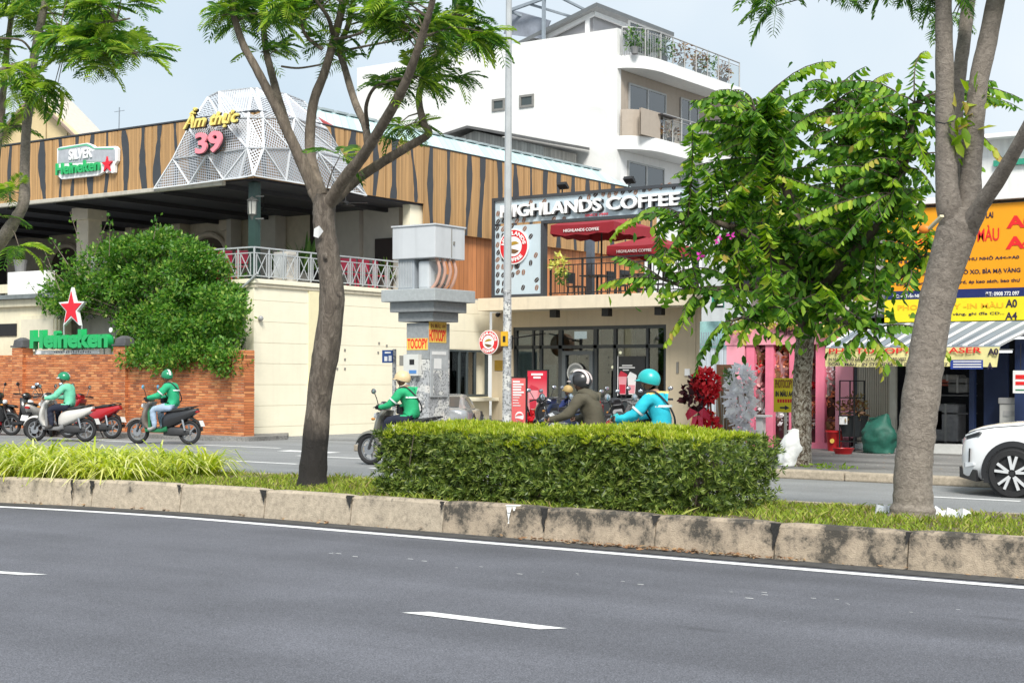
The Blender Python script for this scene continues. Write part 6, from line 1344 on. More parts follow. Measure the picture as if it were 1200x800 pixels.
# ---- pavement clutter before the flower shop
def vase_stand(px, V, ytop, ybot, name, label, mats, wid):
 p = PV(px, 500, V); z1 = PV(px, ytop, V).z; o = thing(name, (p.x, V, PZ), label, 'flowers'); return o, p, z1
o, p, z1 = vase_stand(825, 23.8, 430, 506, 'flower_stand', 'red congratulation flower stand with big red ribbon', None, .3)
b = MB()
for dx in (-.22, .22): b.bar((p.x+dx, 23.8, PZ), (p.x+dx*.3, 23.85, z1-.3), .025)
b.bar((p.x, 24.15, PZ), (p.x, 23.85, z1-.3), .025); b.build('stand_legs', M('stick_brown', (.2,.13,.07), .7), o)
blossom((p.x+.02, 23.8, z1-.34), (.24, .18, .30), 700, PETR, o, 'blooms', .085); blossom((p.x-.14, 23.76, z1-.5), (.24, .18, .28), 150, PETD, o, 'dark_leaves', .12); blossom((p.x+.07, 23.78, z1-1.1), (.22, .17, .32), 420, PETR, o, 'lower_blooms', .08)
RIB = M('ribbon_red', (.50, .012, .05), .35, var=.1, vs=6)
for s_ in (-1, 1):
 b = MB(); b.add([(p.x, 23.58, z1-.8), (p.x+s_*.14, 23.52, z1-.72), (p.x+s_*.25, 23.56, z1-.84), (p.x+s_*.22, 23.6, z1-.95), (p.x+s_*.1, 23.54, z1-.88)], [(0,1,4), (1,2,3,4)]); b.build('bow', RIB, o)
 b = MB(); b.add([(p.x, 23.58, z1-.86), (p.x+s_*.1, 23.56, z1-.88), (p.x+s_*.15, 23.6, z1-1.35), (p.x+s_*.06, 23.6, z1-1.4), (p.x+s_*.05, 23.5, z1-1.1), (p.x+s_*.13, 23.52, z1-1.1)], [(0,1,5,4), (4,5,2,3)]); b.build('ribbon_tail', RIB, o)
o, p, z1 = vase_stand(868, 25.2, 430, 505, 'flower_stand', 'white ribbon and orchid flower stand beside the pink shop', None, .3)
b = MB()
for dx in (-.2, .2): b.bar((p.x+dx, 25.2, PZ), (p.x+dx*.2, 25.25, z1-.3), .025)
b.build('stand_legs', M('stick_brown'), o)
blossom((p.x, 25.2, z1-.25), (.24, .17, .26), 190, PETW, o, 'blooms', .13); blossom((p.x+.02, 25.16, z1-.72), (.23, .17, .34), 200, PETW, o, 'tulle', .15); blossom((p.x+.08, 25.18, z1-1.28), (.16, .14, .22), 90, PETW, o, 'lower_blooms', .13)
bushy((p.x-.17, 25.1, z1-.17), .09, 30, PLG, o, 'greenery', .12)
o = thing('stick_bundle', (PV(851, 505, 26).x, 26., PZ), 'tall bundle of dry brown sticks between the flower stands', 'sticks'); p = PV(851, 505, 26)
for k_ in range(26):
 a = random.uniform(-.22, .22); b = MB(); b.tube([(p.x+a*.4, 26+random.uniform(-.1,.1), PZ), (p.x+a+random.uniform(-.12,.12), 26.05, random.uniform(1.0, 1.75))], .012, 4); b.build('stick', M('stick_brown' if k_ % 3 else 'stick_grey', (.2,.13,.07) if k_ % 3 else (.42,.4,.36), .8), o)
a = PV(848, 430, 26.6); b = MB(); b.box(a.x-.16, a.x+.2, 26.6, 26.7, PZ, PV(848, 427, 26.6).z); b.build('board_bundle', M('timber_brown', (.24, .11, .055), .8, var=.3, vs=9), o)
# yellow sign on a stake
ys = thing('yellow_pavement_sign', PV(920, 520, 25.6), 'yellow photocopy sign on a stake with a right arrow', 'sign'); ys.location.z = PZ; _org[ys.name] = tuple(ys.location)
V = 25.6; rect(907.5, 443, 930, 482.5, V, .03, M('board_yellow'), ys, 'board'); p = PV(920, 480, V); b = MB(); b.bar((p.x, V+.02, PZ), (p.x, V+.02, p.z+.2), .04); b.build('stake', M('post_cream'), ys)
tl('PHOTOCOPY', 908.5, 444.5, 929, 454.5, M('letters_brown'), ys, V-.031, .03); tl('IN MÀU A4', 909, 456.5, 929, 464.5, LN, ys, V-.031, .025); [rect(911+k_*3, 467.5, 913.2+k_*3, 471.5, V-.0305, .004, LR, ys, 'worn_letter') for k_ in range(6)]
a = PV(915, 479.5, V); c_ = PV(926, 475.5, V); zm = (a.z+c_.z)/2; xm = c_.x-.09; b = MB(); b.prism([(a.x, zm-.015), (xm, zm-.015), (xm, zm-.045), (c_.x, zm), (xm, zm+.045), (xm, zm+.015), (a.x, zm+.015)], V-.036, V-.0305, 'xz'); b.build('arrow', LN, ys)
# white table leg thing, bucket, rack, planter, bags
o = thing('white_stand', PV(890, 508, 27.4), 'narrow white plant stand before the pink posts', 'stand'); o.location.z = PZ; _org[o.name] = tuple(o.location); p = PV(891, 486, 27.4)
b = MB(); b.box(p.x-.13, p.x+.17, 27.3, 27.6, p.z-.04, p.z); b.build('top', WHT, o); b = MB(); b.box(p.x-.07, p.x+.07, 27.35, 27.5, PZ, p.z-.04); b.build('leg', WHT, o)
q = PG(978, 528, PZ); o = thing('red_bucket', q, 'red plastic bucket before the pink shop', 'bucket'); RBK = M('plastic_red', (.50, .015, .02), .35, var=.06)
b = MB(); b.lathe([(.001, PZ+.004), (.13, PZ), (.17, PZ+.36), (.185, PZ+.37), (.185, PZ+.40), (.165, PZ+.40), (.125, PZ+.03), (.001, PZ+.03)], 20, 0, 'z', (q.x, q.y, 0)); b.build('body', RBK, o, smooth=50); b = MB(); b.disc((q.x+.02, q.y-.165, PZ+.2), .045, .02, 'y', 12); b.build('label', BILLY, o)
b = MB(); b.tube([(q.x+.18*math.cos(t), q.y-.18*math.sin(t)*.4, PZ+.38-.08*math.sin(t)) for t in [math.pi*i/8 for i in range(9)]], .008, 5); b.build('handle', STP, o)
q2 = PG(992, 525, PZ); o = thing('pink_tub', q2, 'square pink tub to the right of the red bucket', 'tub'); b = MB(); b.loft([[(q2.x+sx*(.13+.03*k_), q2.y+sy*(.1+.02*k_), PZ+.36*k_) for sx, sy in ((-1,-1),(1,-1),(1,1),(-1,1))] for k_ in (0, 1)]); b.build('body', PKL, o, bevel=.015); b = MB(); b.box(q2.x-.18, q2.x+.18, q2.y-.14, q2.y+.14, PZ+.36, PZ+.385); b.build('rim', PKL, o)
q = PG(975, 531, PZ); o = thing('red_basin', q+Vector((.25,-.05,0)), 'shallow red basin at the foot of the pink tub', 'basin'); b = MB(); b.lathe([(.001, PZ+.004), (.15, PZ), (.2, PZ+.1), (.21, PZ+.11), (.19, PZ+.11), (.14, PZ+.02), (.001, PZ+.02)], 18, 0, 'z', (q.x+.25, q.y-.05, 0)); b.build('body', RBK, o, smooth=50)
rk = PG(990, 529, PZ); o = thing('metal_rack', rk, 'thin black metal rack holding a dark planter', 'rack'); w_ = PV(1001, 500, rk.y).x-PV(984, 500, rk.y).x; x0 = PV(984, 500, rk.y).x; ztt = PV(990, 446, rk.y).z; zmm = PV(990, 466, rk.y).z
for xx, yy, zz in ((x0, rk.y, ztt), (x0+w_, rk.y, ztt), (x0, rk.y+.5, ztt), (x0+w_, rk.y+.5, ztt)): b = MB(); b.bar((xx, yy, PZ), (xx, yy, zz), .022); b.build('post', BLACK, o)
for zz in (ztt, zmm, PZ+.75, PZ+.2): b = MB(); b.bar((x0, rk.y, zz), (x0+w_, rk.y, zz), .02); b.bar((x0, rk.y+.5, zz), (x0+w_, rk.y+.5, zz), .02); b.bar((x0, rk.y, zz), (x0, rk.y+.5, zz), .02); b.bar((x0+w_, rk.y, zz), (x0+w_, rk.y+.5, zz), .02); b.build('shelf_frame', BLACK, o)
pc = PV(1000, 500, rk.y+.25); o = thing('planter_box', (pc.x, rk.y+.25, PZ+.2), 'dark square planter with a reddish shrub on the rack', 'planter'); za, zb_ = PV(1000, 505, rk.y).z, PV(1000, 487, rk.y).z
b = MB(); b.loft([[(pc.x+sx*h_, rk.y+.25+sy*h_*.8, z) for sx, sy in ((-1,-1),(1,-1),(1,1),(-1,1))] for h_, z in ((.17, za-.12), (.24, zb_))]); b.build('box', M('planter_dark', (.02, .025, .028), .6), o, bevel=.01); bushy((pc.x, rk.y+.25, zb_+.1), .3, 260, PLR, o, 'shrub', .1)
rect(984, 488, 993, 497, rk.y-.02, .012, WHT, o, 'price_card')
def sack(c, rx, ry, h_, mat, name, label, tilt=0., seed=1):
 o = thing(name, c, label, 'bag'); b = MB(); n = 28; secs = []; K = 16
 for k_ in range(K+1):
  t = k_/K; wv = (.92+.16*math.sin(t*2.6))*(1-.35*max(0, t-.55)/.45)
  fl = 1-.72*max(0, t-.7)/.3                        # pinched flat towards the tied mouth
  loop = []
  for j in range(n):
   a = 2*math.pi*j/n; nz = mnoise.noise(Vector((math.cos(a)*1.6+seed*7, math.sin(a)*1.6, t*3.2)))*.26+mnoise.noise(Vector((math.cos(a)*4+seed*3, math.sin(a)*4, t*7)))*.12
   loop.append((c[0]+tilt*t*h_+rx*wv*math.cos(a)*(1+nz), c[1]+ry*wv*fl*math.sin(a)*(1+nz), c[2]+.01+h_*t*(1+.07*math.sin(a*2+seed)*t)+(.06*math.cos(a) if t > .9 else 0)))
  secs.append(loop)
 b.loft(secs); b.build('sack', mat, o, smooth=70)
 b = MB(); z = c[2]+h_*.97; cx = c[0]+tilt*h_
 b.add([(cx-rx*.5, c[1], z), (cx-rx*.1, c[1]-.03, z+.03), (cx+rx*.35, c[1]+.02, z), (cx+rx*.6, c[1], z+.04), (cx+rx*.3, c[1]-.05, z+.06), (cx-rx*.2, c[1]+.03, z+.05), (cx-rx*.6, c[1]-.02, z+.03)], [(0,1,5,6), (1,2,4,5), (2,3,4)]); b.build('loose_mouth', mat, o); return o
q = PG(1027, 531, PZ); sack(q+Vector((0,.1,0)), .32, .26, .66, M('bag_green', (.012, .10, .07), .62, var=.3, vs=6, bump=.6, bs=9), 'green_bag', 'full dark green plastic sack before the beige grille', 0, 3)
q = PG(925, 546, PZ); sack(q, .17, .16, .56, M('sack_white', (.90, .90, .88), .6, var=.12, vs=8, bump=.7, bs=12), 'white_sack', 'white woven sack leaning against the patchy trunk', .12, 5)
o = thing('fan_pile', PG(1012, 524, PZ), 'crumpled cloth heap between planter and green sack', 'cloth'); q = PG(1010, 527, PZ); b = MB(); b.sphere((q.x, q.y, PZ+.06), .16, 12, 8, (1.2, .8, .5)); b.build('heap', M('cloth_grey', (.3,.33,.33), .8, var=.3, vs=9, bump=.8, bs=8), o, smooth=True); b = MB(); b.sphere((q.x-.1, q.y-.1, PZ+.03), .1, 10, 6, (1.4, .8, .4)); b.build('fold', M('cloth_grey'), o, smooth=True)
# ---- plastic sheet at the foot of the median tree
b = MB(); o = thing('plastic_sheet', PG(1100, 598, .28), 'torn white plastic sheet behind the right median tree', 'plastic'); n = 14
for x0, x1, ph_ in ((1022, 1050, .3), (1090, 1130, 1.2)):
 vs = []
 for i in range(n+1):
  p = PV(x0+(x1-x0)*i/n, 600, 13.3); h_ = .04+.045*math.sin(i*.55+ph_)**2+.012*math.sin(i*2.1); vs += [(p.x, 13.3+.05*math.sin(i*1.7), .275), (p.x, 13.36+.06*math.cos(i*1.3), .275+h_), (p.x, 13.5, .275+h_*.6)]
 b = MB(); b.add(vs, [(3*i+k_, 3*i+k_+3, 3*i+k_+4, 3*i+k_+1) for i in range(n) for k_ in (0, 1)]); b.build('sheet_fold', M('plastic_white', (.72, .74, .76), .35, var=.06), o, smooth=True)
# ---- wooden stool before the coffee house
q = PV(823, 500, 33.); o = thing('wooden_stool', (q.x, 33., .01), 'wooden stool against the beige pier of the coffee house', 'stool'); WDs = M('stool_wood', (.38, .24, .12), .6, var=.12); zt_ = PV(823, 482.5, 33).z
b = MB(); b.box(q.x-.27, q.x+.27, 32.8, 33.2, zt_-.05, zt_); b.build('seat', WDs, o, bevel=.01)
for sx in (-.2, .2):
 for sy in (-.15, .15): b = MB(); b.bar((q.x+sx, 33+sy, zt_-.05), (q.x+sx*1.3, 33+sy*1.2, .015), .045); b.build('leg', WDs, o)
# red bow flowers at the foot of the tall poster
p = PV(629, 492, 33.8); o = thing('red_bow_basket', (p.x, 33.8, .01), 'bunch of red bows at the foot of the tall red poster', 'flowers'); b = MB(); b.lathe([(.1, .02), (.16, .3), (.001, .28)], 12, 0, 'z', (p.x, 33.8, 0)); b.build('basket', M('stick_brown'), o); blossom((p.x, 33.8, p.z-.02), (.26, .2, .2), 190, PETR, o, 'bows', .16)
# terrace furniture of the restaurant: red plastic chairs, palms
RCH = M('chair_red', (.36, .015, .05), .4, var=.05)
def red_chair():
 o = thing('red_chair', (0,0,0), 'x', 'chair'); b = MB(); b.box(-.24, .24, -.22, .22, .42, .45); b.build('seat', RCH, o, local=True, bevel=.015)
 b = MB(); b.box(-.24, .24, .2, .24, .5, .85); b.build('backrest', RCH, o, local=True, bevel=.02)
 for x in (-.2, .2):
  for y in (-.18, .2): b = MB(); b.bar((x, y, .42), (x*1.15, y*1.15, 0), .035); b.build('leg', RCH, o, local=True)
 return o
rc0 = red_chair(); sp_ = [(255, 28.0), (268, 27.9), (288, 28.1), (404, 31.4), (419, 31.9), (431, 32.3), (443, 32.7)]
lbl = ['leftmost red chair left of the corner post', 'second red chair left of the corner post', 'red chair nearest the corner post on its left', 'red chair just right of the grey tree trunk on the terrace', 'second red chair right of the tree trunk on the terrace', 'third red chair right of the tree trunk on the terrace', 'rightmost red chair on the restaurant terrace']
for i, (px, V) in enumerate(sp_):
 c_ = rc0 if i == 0 else copy_tree(rc0); p = PV(px, 315, V); c_.location = (p.x, V, 3.972); c_.rotation_euler = (0, 0, R(170+25*i)); tag(c_, lbl[i], 'chair', 'red chairs on the restaurant terrace')
def palm(c, h_, n, spread, label, name='potted_palm', pot=True):
 o = thing(name, c, label, 'plant'); b = MB(); b.lathe([(.14, c[2]), (.2, c[2]+.35), (.17, c[2]+.35), (.001, c[2]+.32)], 14, 0, 'z', (c[0], c[1], 0)); b.build('pot', M('pot_grey'), o)
 V_ = []; F = []
 for i in range(n):
  a = random.uniform(0, 6.28); el_ = random.uniform(.5, 1.35); L = h_*random.uniform(.6, 1); prev = None; w_ = .05
  for k_ in range(6):
   t = k_/5; r_ = spread*L*t*math.cos(el_)*1.2; z = c[2]+.3+L*math.sin(el_)*t-.45*L*t*t*math.cos(el_); ww = w_*math.sin(math.pi*min(.97, t*.9+.08)); base = len(V_)
   V_ += [(c[0]+r_*math.cos(a)-ww*math.sin(a), c[1]+r_*math.sin(a)+ww*math.cos(a), z), (c[0]+r_*math.cos(a)+ww*math.sin(a), c[1]+r_*math.sin(a)-ww*math.cos(a), z)]
   if k_: F.append((base-2, base-1, base+1, base))
 link('fronds', np_mesh('fronds', V_, F, c), PLG, o); return o
p = PV(358, 315, 29.8); palm((p.x, 29.8, 3.972), 1.5, 60, .8, 'tall potted palm on the terrace left of the tree trunk')
p = PV(325, 315, 28.6); palm((p.x, 28.6, 3.972), .75, 50, .7, 'low leafy pot plant right of the green corner post')
p = PV(452, 305, 33.0); palm((p.x, 33.0, 3.972), .95, 40, .8, 'broad leaved pot plant at the right end of the terrace')
p = PV(24, 318, 26.9); o = palm((p.x, 26.9, PV(30, 318, 26.75).z+.002), .35, 40, .7, 'small plant in a white pot on the left parapet')
p = PV(335, 318, 28.3); b = MB(); o = thing('grey_cabinet', (p.x, 28.3, 3.972), 'pale cabinet standing behind the side railing', 'cabinet'); b.box(p.x-.25, p.x+.25, 28.1, 28.5, 3.975, 4.75); b.build('body', M('panel_grey'), o, bevel=.01); b = MB(); b.box(p.x-.22, p.x+.22, 28.08, 28.099, 4.1, 4.7); b.build('door', M('cabinet_light'), o)
p = PV(660, 310, RV); o = thing('hanging_plant', (p.x, RV-.05, PV(660, 303, RV).z), 'yellow green plant hanging on the terrace railing', 'plant'); bushy((p.x-.1, RV-.06, PV(660, 310, RV).z), .3, 150, PETY, o, 'foliage', .12); bushy((p.x, RV-.06, PV(660, 325, RV).z), .2, 90, PLG, o, 'trailing_foliage', .12)
# paper notice tied to the centre tree, tape and peg on the right one are built with the trees
# ================================================================ scooters, cars
TYR = M('tyre', (.018, .018, .019), .8, var=.15, vs=20); RIMG = M('rim_grey', (.32, .33, .34), .35, metal=.6, var=.05); PLB = M('plastic_black', (.022, .022, .024), .45, var=.1); ENG = M('engine_dark', (.06, .06, .062), .5, metal=.4, var=.2); CHR = M('chrome', (.55, .56, .58), .2, metal=.9, var=.03)
MIR = M('mirror_glass', (.55, .62, .68), .08, metal=.8, var=.02); TLR = M('tail_red', (.35, .01, .012), .2); HLW = M('headlamp_clear', (.70, .72, .74), .12); SEATB = M('seat_vinyl', (.025, .024, .024), .55, var=.1); PLW = M('plate_white', (.72, .72, .70), .5)
def torus(b, c, R0, r0, n=28, m=8, axis='y', mi=0, squash=1.):
 o = len(b.v)
 for i in range(n):
  a = 2*math.pi*i/n
  for j in range(m):
   t = 2*math.pi*j/m; rr = R0+r0*math.cos(t); h = r0*squash*math.sin(t); b.v.append((c[0]+rr*math.cos(a), c[1]+h, c[2]+rr*math.sin(a)))
 for i in range(n):
  for j in range(m): b.f.append((o+i*m+j, o+((i+1)%n)*m+j, o+((i+1)%n)*m+(j+1)%m, o+i*m+(j+1)%m)); b.m.append(mi)
def rsec(x, hw, z0, z1, e=.5, n=16, yoff=0.):
 """rounded cross-section (superellipse) at station x"""
 out_ = []
 for k in range(n):
  a = 2*math.pi*k/n; ca, sa = math.cos(a), math.sin(a); out_.append((x, yoff+hw*math.copysign(abs(ca)**e, ca), (z0+z1)/2+(z1-z0)/2*math.copysign(abs(sa)**e, sa)))
 return out_
_sc_mesh = {}
def scooter(label, body, trim, loc, rz, group, seat=SEATB, stand=False, mirror=None, plate=True, lean=0., shield=None, cover=None, name='motor_scooter'):
 o = thing(name, loc, label, 'scooter', group, rz); o.rotation_euler = (lean, 0, rz); shield = shield or body
 def part(nm, mat, fn, smooth=45, parent=None, bevel=0., key=None):
  if nm not in _sc_mesh or key:
   b = MB(); fn(b); me = b.mesh(nm, bevel=bevel, smooth=smooth)
   if not key: _sc_mesh[nm] = me
  else: me = _sc_mesh[nm].copy(); me.materials.clear()
  me.materials.clear(); return link(nm, me, mat, parent or o)
 for wx in (.66, -.62):
  b = MB(); torus(b, (wx, 0, .275), .232, .045, 30, 8); wh = b.build('wheel', TYR, o, local=True, smooth=60)
  b = MB(); torus(b, (wx, 0, .275), .185, .016, 28, 6); b.disc((wx, 0, .275), .055, .09, 'y', 14)
  for k in range(6):
   a = k*math.pi/3+.3; b.bar((wx+.05*math.cos(a), 0, .275+.05*math.sin(a)), (wx+.18*math.cos(a), 0, .275+.18*math.sin(a)), .022, .03)
  b.build('rim', RIMG, wh, local=True, smooth=40)
 part('brake_disc', CHR, lambda b: b.disc((.66, .055, .275), .10, .006, 'y', 20))
 for s_ in (-1, 1):
  b = MB(); b.tube([(.66, s_*.07, .275), (.56, s_*.07, .52), (.47, s_*.06, .78)], .022, 8); b.build('fork_leg', ENG, o, local=True, smooth=True)
 def fender(b):
  n = 12; secs = []
  for k in range(n+1):
   a = R(20)+R(135)*k/n; rr = .305; x, z = .66+rr*math.cos(a), .275+rr*math.sin(a); secs.append([(x, -.065, z-.03), (x, -.05, z+.012), (x, 0, z+.02), (x, .05, z+.012), (x, .065, z-.03), (x, 0, z-.006)])
  b.loft(secs)
 part('front_fender', shield, fender)
 def shieldf(b):
  st = [(.46, .15, .30, .42), (.56, .16, .40, .60), (.53, .20, .52, .74), (.50, .21, .62, .86), (.46, .19, .74, .96), (.40, .14, .86, 1.04)]
  secs = []
  for t, (xf, hw, z0, z1) in enumerate(st):
   zc = (z0+z1)/2; xb = xf-.13
   secs.append([(xb+.0, -hw, zc), (xb+.05, -hw*.96, zc+.01), (xf-.01, -hw*.55, zc), (xf+.02, 0, zc), (xf-.01, hw*.55, zc), (xb+.05, hw*.96, zc+.01), (xb, hw, zc), (xb-.03, hw*.8, zc), (xb-.03, 0, zc), (xb-.03, -hw*.8, zc)])
  b.loft(secs)
 sh = part('leg_shield', shield, shieldf)
 part('headlight', HLW, lambda b: b.loft([rsec(.50, .09, .80, .92, .7, 14), rsec(.545, .075, .81, .905, .7, 14), rsec(.56, .04, .83, .885, .7, 14)]), parent=sh)
 for s_ in (-1, 1):
  b = MB(); b.sphere((.50, s_*.15, .80), .035, 10, 6, (1.2, .8, .7)); b.build('indicator', M('indicator_amber', (.55, .22, .03), .3), sh, local=True, smooth=True)
 part('cover', cover or body, lambda b: b.loft([rsec(.30, .10, .96, 1.05, .7), rsec(.36, .15, .95, 1.09, .7), rsec(.43, .13, .94, 1.07, .7), rsec(.47, .06, .97, 1.03, .7)])).name = 'handlebar_cover'
 for s_ in (-1, 1):
  b = MB(); b.tube([(.37, s_*.12, 1.02), (.32, s_*.26, 1.04), (.26, s_*.36, 1.03)], [.014, .014, .014], 7); b.tube([(.30, s_*.27, 1.04), (.26, s_*.37, 1.03)], .02, 8); b.build('grip', PLB, o, local=True, smooth=True)
  b = MB(); b.tube([(.34, s_*.22, 1.05), (.34, s_*.27, 1.16), (.35, s_*.31, 1.24)], .008, 6); ms = b.build('mirror', PLB, o, local=True); b = MB(); b.sphere((.35, s_*.34, 1.28), .065, 12, 8, (.32, 1, .72)); b.build('mirror_shell', mirror or PLB, ms, local=True, smooth=True); b = MB(); b.sphere((.335, s_*.34, 1.28), .055, 12, 6, (.2, 1, .72)); b.build('mirror_glass', MIR, ms, local=True, smooth=True)
  b = MB(); b.bar((.38, s_*.24, 1.02), (.33, s_*.38, 1.0), .012); b.build('brake_lever', CHR, o, local=True)
 part('dash', PLB, lambda b: b.loft([rsec(.30, .08, 1.0, 1.075, .6), rsec(.38, .09, 1.03, 1.105, .6)]))
 part('floorboard', trim, lambda b: b.loft([rsec(.42, .13, .27, .36, .5), rsec(.20, .15, .26, .34, .4), rsec(.0, .15, .26, .36, .4), rsec(-.12, .14, .28, .44, .5)]))
 part('inner_shield', trim, lambda b: b.loft([[(.33, -.14, .34), (.33, .14, .34), (.27, .14, .34), (.27, -.14, .34)], [(.34, -.16, .7), (.34, .16, .7), (.30, .13, .7), (.30, -.13, .7)], [(.33, -.11, .96), (.33, .11, .96), (.29, .08, .96), (.29, -.08, .96)]]))
 part('rear_body', body, lambda b: b.loft([rsec(.02, .10, .36, .60, .6), rsec(-.08, .15, .34, .72, .6), rsec(-.28, .17, .42, .75, .6), rsec(-.50, .16, .52, .77, .6), rsec(-.68, .12, .62, .80, .6), rsec(-.82, .06, .72, .82, .7)]))
 part('seat', seat, lambda b: b.loft([rsec(.06, .07, .70, .755, .6), rsec(-.02, .12, .71, .79, .6), rsec(-.22, .15, .72, .79, .6), rsec(-.40, .15, .73, .825, .6), rsec(-.58, .13, .75, .845, .6), rsec(-.68, .08, .77, .84, .6)]))
 part('grab_rail', PLB, lambda b: b.tube(smooth_path([(-.56, .13, .80), (-.74, .12, .85), (-.82, 0, .86), (-.74, -.12, .85), (-.56, -.13, .80)]), .013, 6))
 part('tail_light', TLR, lambda b: b.loft([rsec(-.77, .075, .70, .77, .6), rsec(-.845, .055, .71, .765, .6)]))
 part('engine', ENG, lambda b: b.loft([rsec(.0, .06, .2, .34, .5), rsec(-.2, .11, .19, .40, .5), rsec(-.45, .10, .2, .38, .5), rsec(-.64, .06, .22, .34, .5)]))
 part('exhaust', ENG, lambda b: b.tube([(-.1, -.10, .2), (-.35, -.14, .2), (-.5, -.15, .27), (-.85, -.16, .34)], [.018, .022, .05, .045], 10))
 part('rear_fender', PLB, lambda b: b.loft([[(-.66, -.06, .62), (-.66, .06, .62), (-.64, .06, .58), (-.64, -.06, .58)], [(-.84, -.06, .52), (-.84, .06, .52), (-.82, .05, .50), (-.82, -.05, .50)], [(-.93, -.05, .38), (-.93, .05, .38), (-.91, .05, .38), (-.91, -.05, .38)]]))
 part('shock_absorber', CHR, lambda b: (b.tube([(-.56, .12, .32), (-.48, .12, .62)], .026, 8), b.tube([(-.56, -.12, .32), (-.48, -.12, .62)], .026, 8)))
 if plate:
  def pf(b): b.loft([[(-.90, -.09, .54), (-.90, .09, .54), (-.893, .09, .54), (-.893, -.09, .54)], [(-.955, -.09, .41), (-.955, .09, .41), (-.948, .09, .41), (-.948, -.09, .41)]])
  part('number_plate', PLW, pf, False)
 if stand: part('stand', ENG, lambda b: (b.tube([(-.1, .1, .24), (-.16, .2, .0)], .014, 6), b.tube([(-.2, -.08, .22), (-.3, -.12, .02)], .014, 6)))
 return o
WHB = M('paint_cream', (.60, .58, .54), .3, coat=.4, var=.03); BKB = M('paint_black', (.02, .02, .022), .3, coat=.5, var=.03); RDB = M('paint_red', (.38, .012, .018), .3, coat=.5, var=.03); TLB = M('paint_teal', (.03, .42, .42), .3, coat=.4, var=.03); GYB = M('paint_grey', (.20, .20, .20), .3, coat=.4, var=.03); SVB = M('paint_silver', (.48, .49, .50), .3, metal=.3, coat=.4, var=.03); BLB = M('paint_navy', (.02, .035, .09), .3, coat=.4, var=.03); GNB = M('paint_green', (.01, .16, .06), .3, coat=.4, var=.03); BRB = M('paint_bronze', (.24, .20, .17), .3, metal=.3, coat=.4)
RIDG = 'scooters being ridden along the far road'
sc_loc = {}
def place(px, V, z=0.): p = PV(px, 480, V); return (p.x, p.y, z)
RZ1 = R(180+20)
sc_loc['r1'] = (place(72, 22.4), R(180+22)); sc_loc['r2'] = (place(193, 23.0), R(180+20)); sc_loc['r3'] = (place(471, 19.9), R(180+4)); sc_loc['r4'] = (place(680, 15.7), R(180+2)); sc_loc['r5'] = (place(757, 16.0), R(180+2))
scooter('cream scooter ridden by the person in the plain mint shirt', WHB, GYB, *sc_loc['r1'], RIDG, mirror=PLB)
scooter('black and bronze scooter with blue mirror ridden before the brick wall', BKB, GNB, *sc_loc['r2'], RIDG, shield=BRB, mirror=M('mirror_blue', (.06, .35, .62), .25))
scooter('dark grey scooter whose front wheel shows left of the hedge', GYB, PLB, *sc_loc['r3'], RIDG, shield=M('paint_olive_grey', (.17, .165, .14), .3, coat=.4))
scooter('silver scooter under the rider in the olive hooded jacket', SVB, PLB, *sc_loc['r4'], RIDG)
scooter('turquoise scooter under the rider in the cyan jacket', TLB, WHB, *sc_loc['r5'], RIDG, shield=TLB, mirror=GYB)
PKG = 'scooters parked beside the brick wall'; PKH = 'scooters parked before the coffee house'
for i, (px, V, bd, tr, hd, lb) in enumerate(((-14, 23.6, BKB, RDB, 25, 'black scooter with red floor half out of frame at the left edge'), (14, 23.9, BKB, PLB, 12, 'black scooter with white plate parked second from the left edge'), (46, 24.2, WHB, BKB, 118, 'black and white scooter parked with raised round mirrors'), (62, 24.3, GYB, PLB, 140, 'dark grey scooter with smoked screen parked against the brick wall'), (106, 24.0, RDB, BKB, 195, 'red scooter parked behind the mint shirted rider'))):
 scooter(lb, bd, tr, place(px, V), R(hd), PKG, stand=True, lean=R(-7 if i % 2 else 5), shield=BKB if i == 1 else None)
for i, (px, V, bd, tr, hd, lb) in enumerate(((648, 29.5, BKB, PLB, 150, 'black scooter parked behind the tall red poster'), (664, 28.4, BLB, PLB, 170, 'navy scooter parked behind the olive jacket rider'), (716, 26.8, RDB, WHB, 165, 'red and white scooter parked right of the olive jacket rider'), (736, 28.0, BKB, SVB, 150, 'black and silver scooter with tall mirror in the forecourt row'), (752, 29.0, GYB, PLB, 135, 'grey scooter parked behind the cyan jacket rider'), (775, 29.6, BKB, PLB, 120, 'black scooter at the right end of the forecourt row'))):
 scooter(lb, bd, tr, place(px, V, .0), R(hd), PKH, stand=True, lean=R(-6))
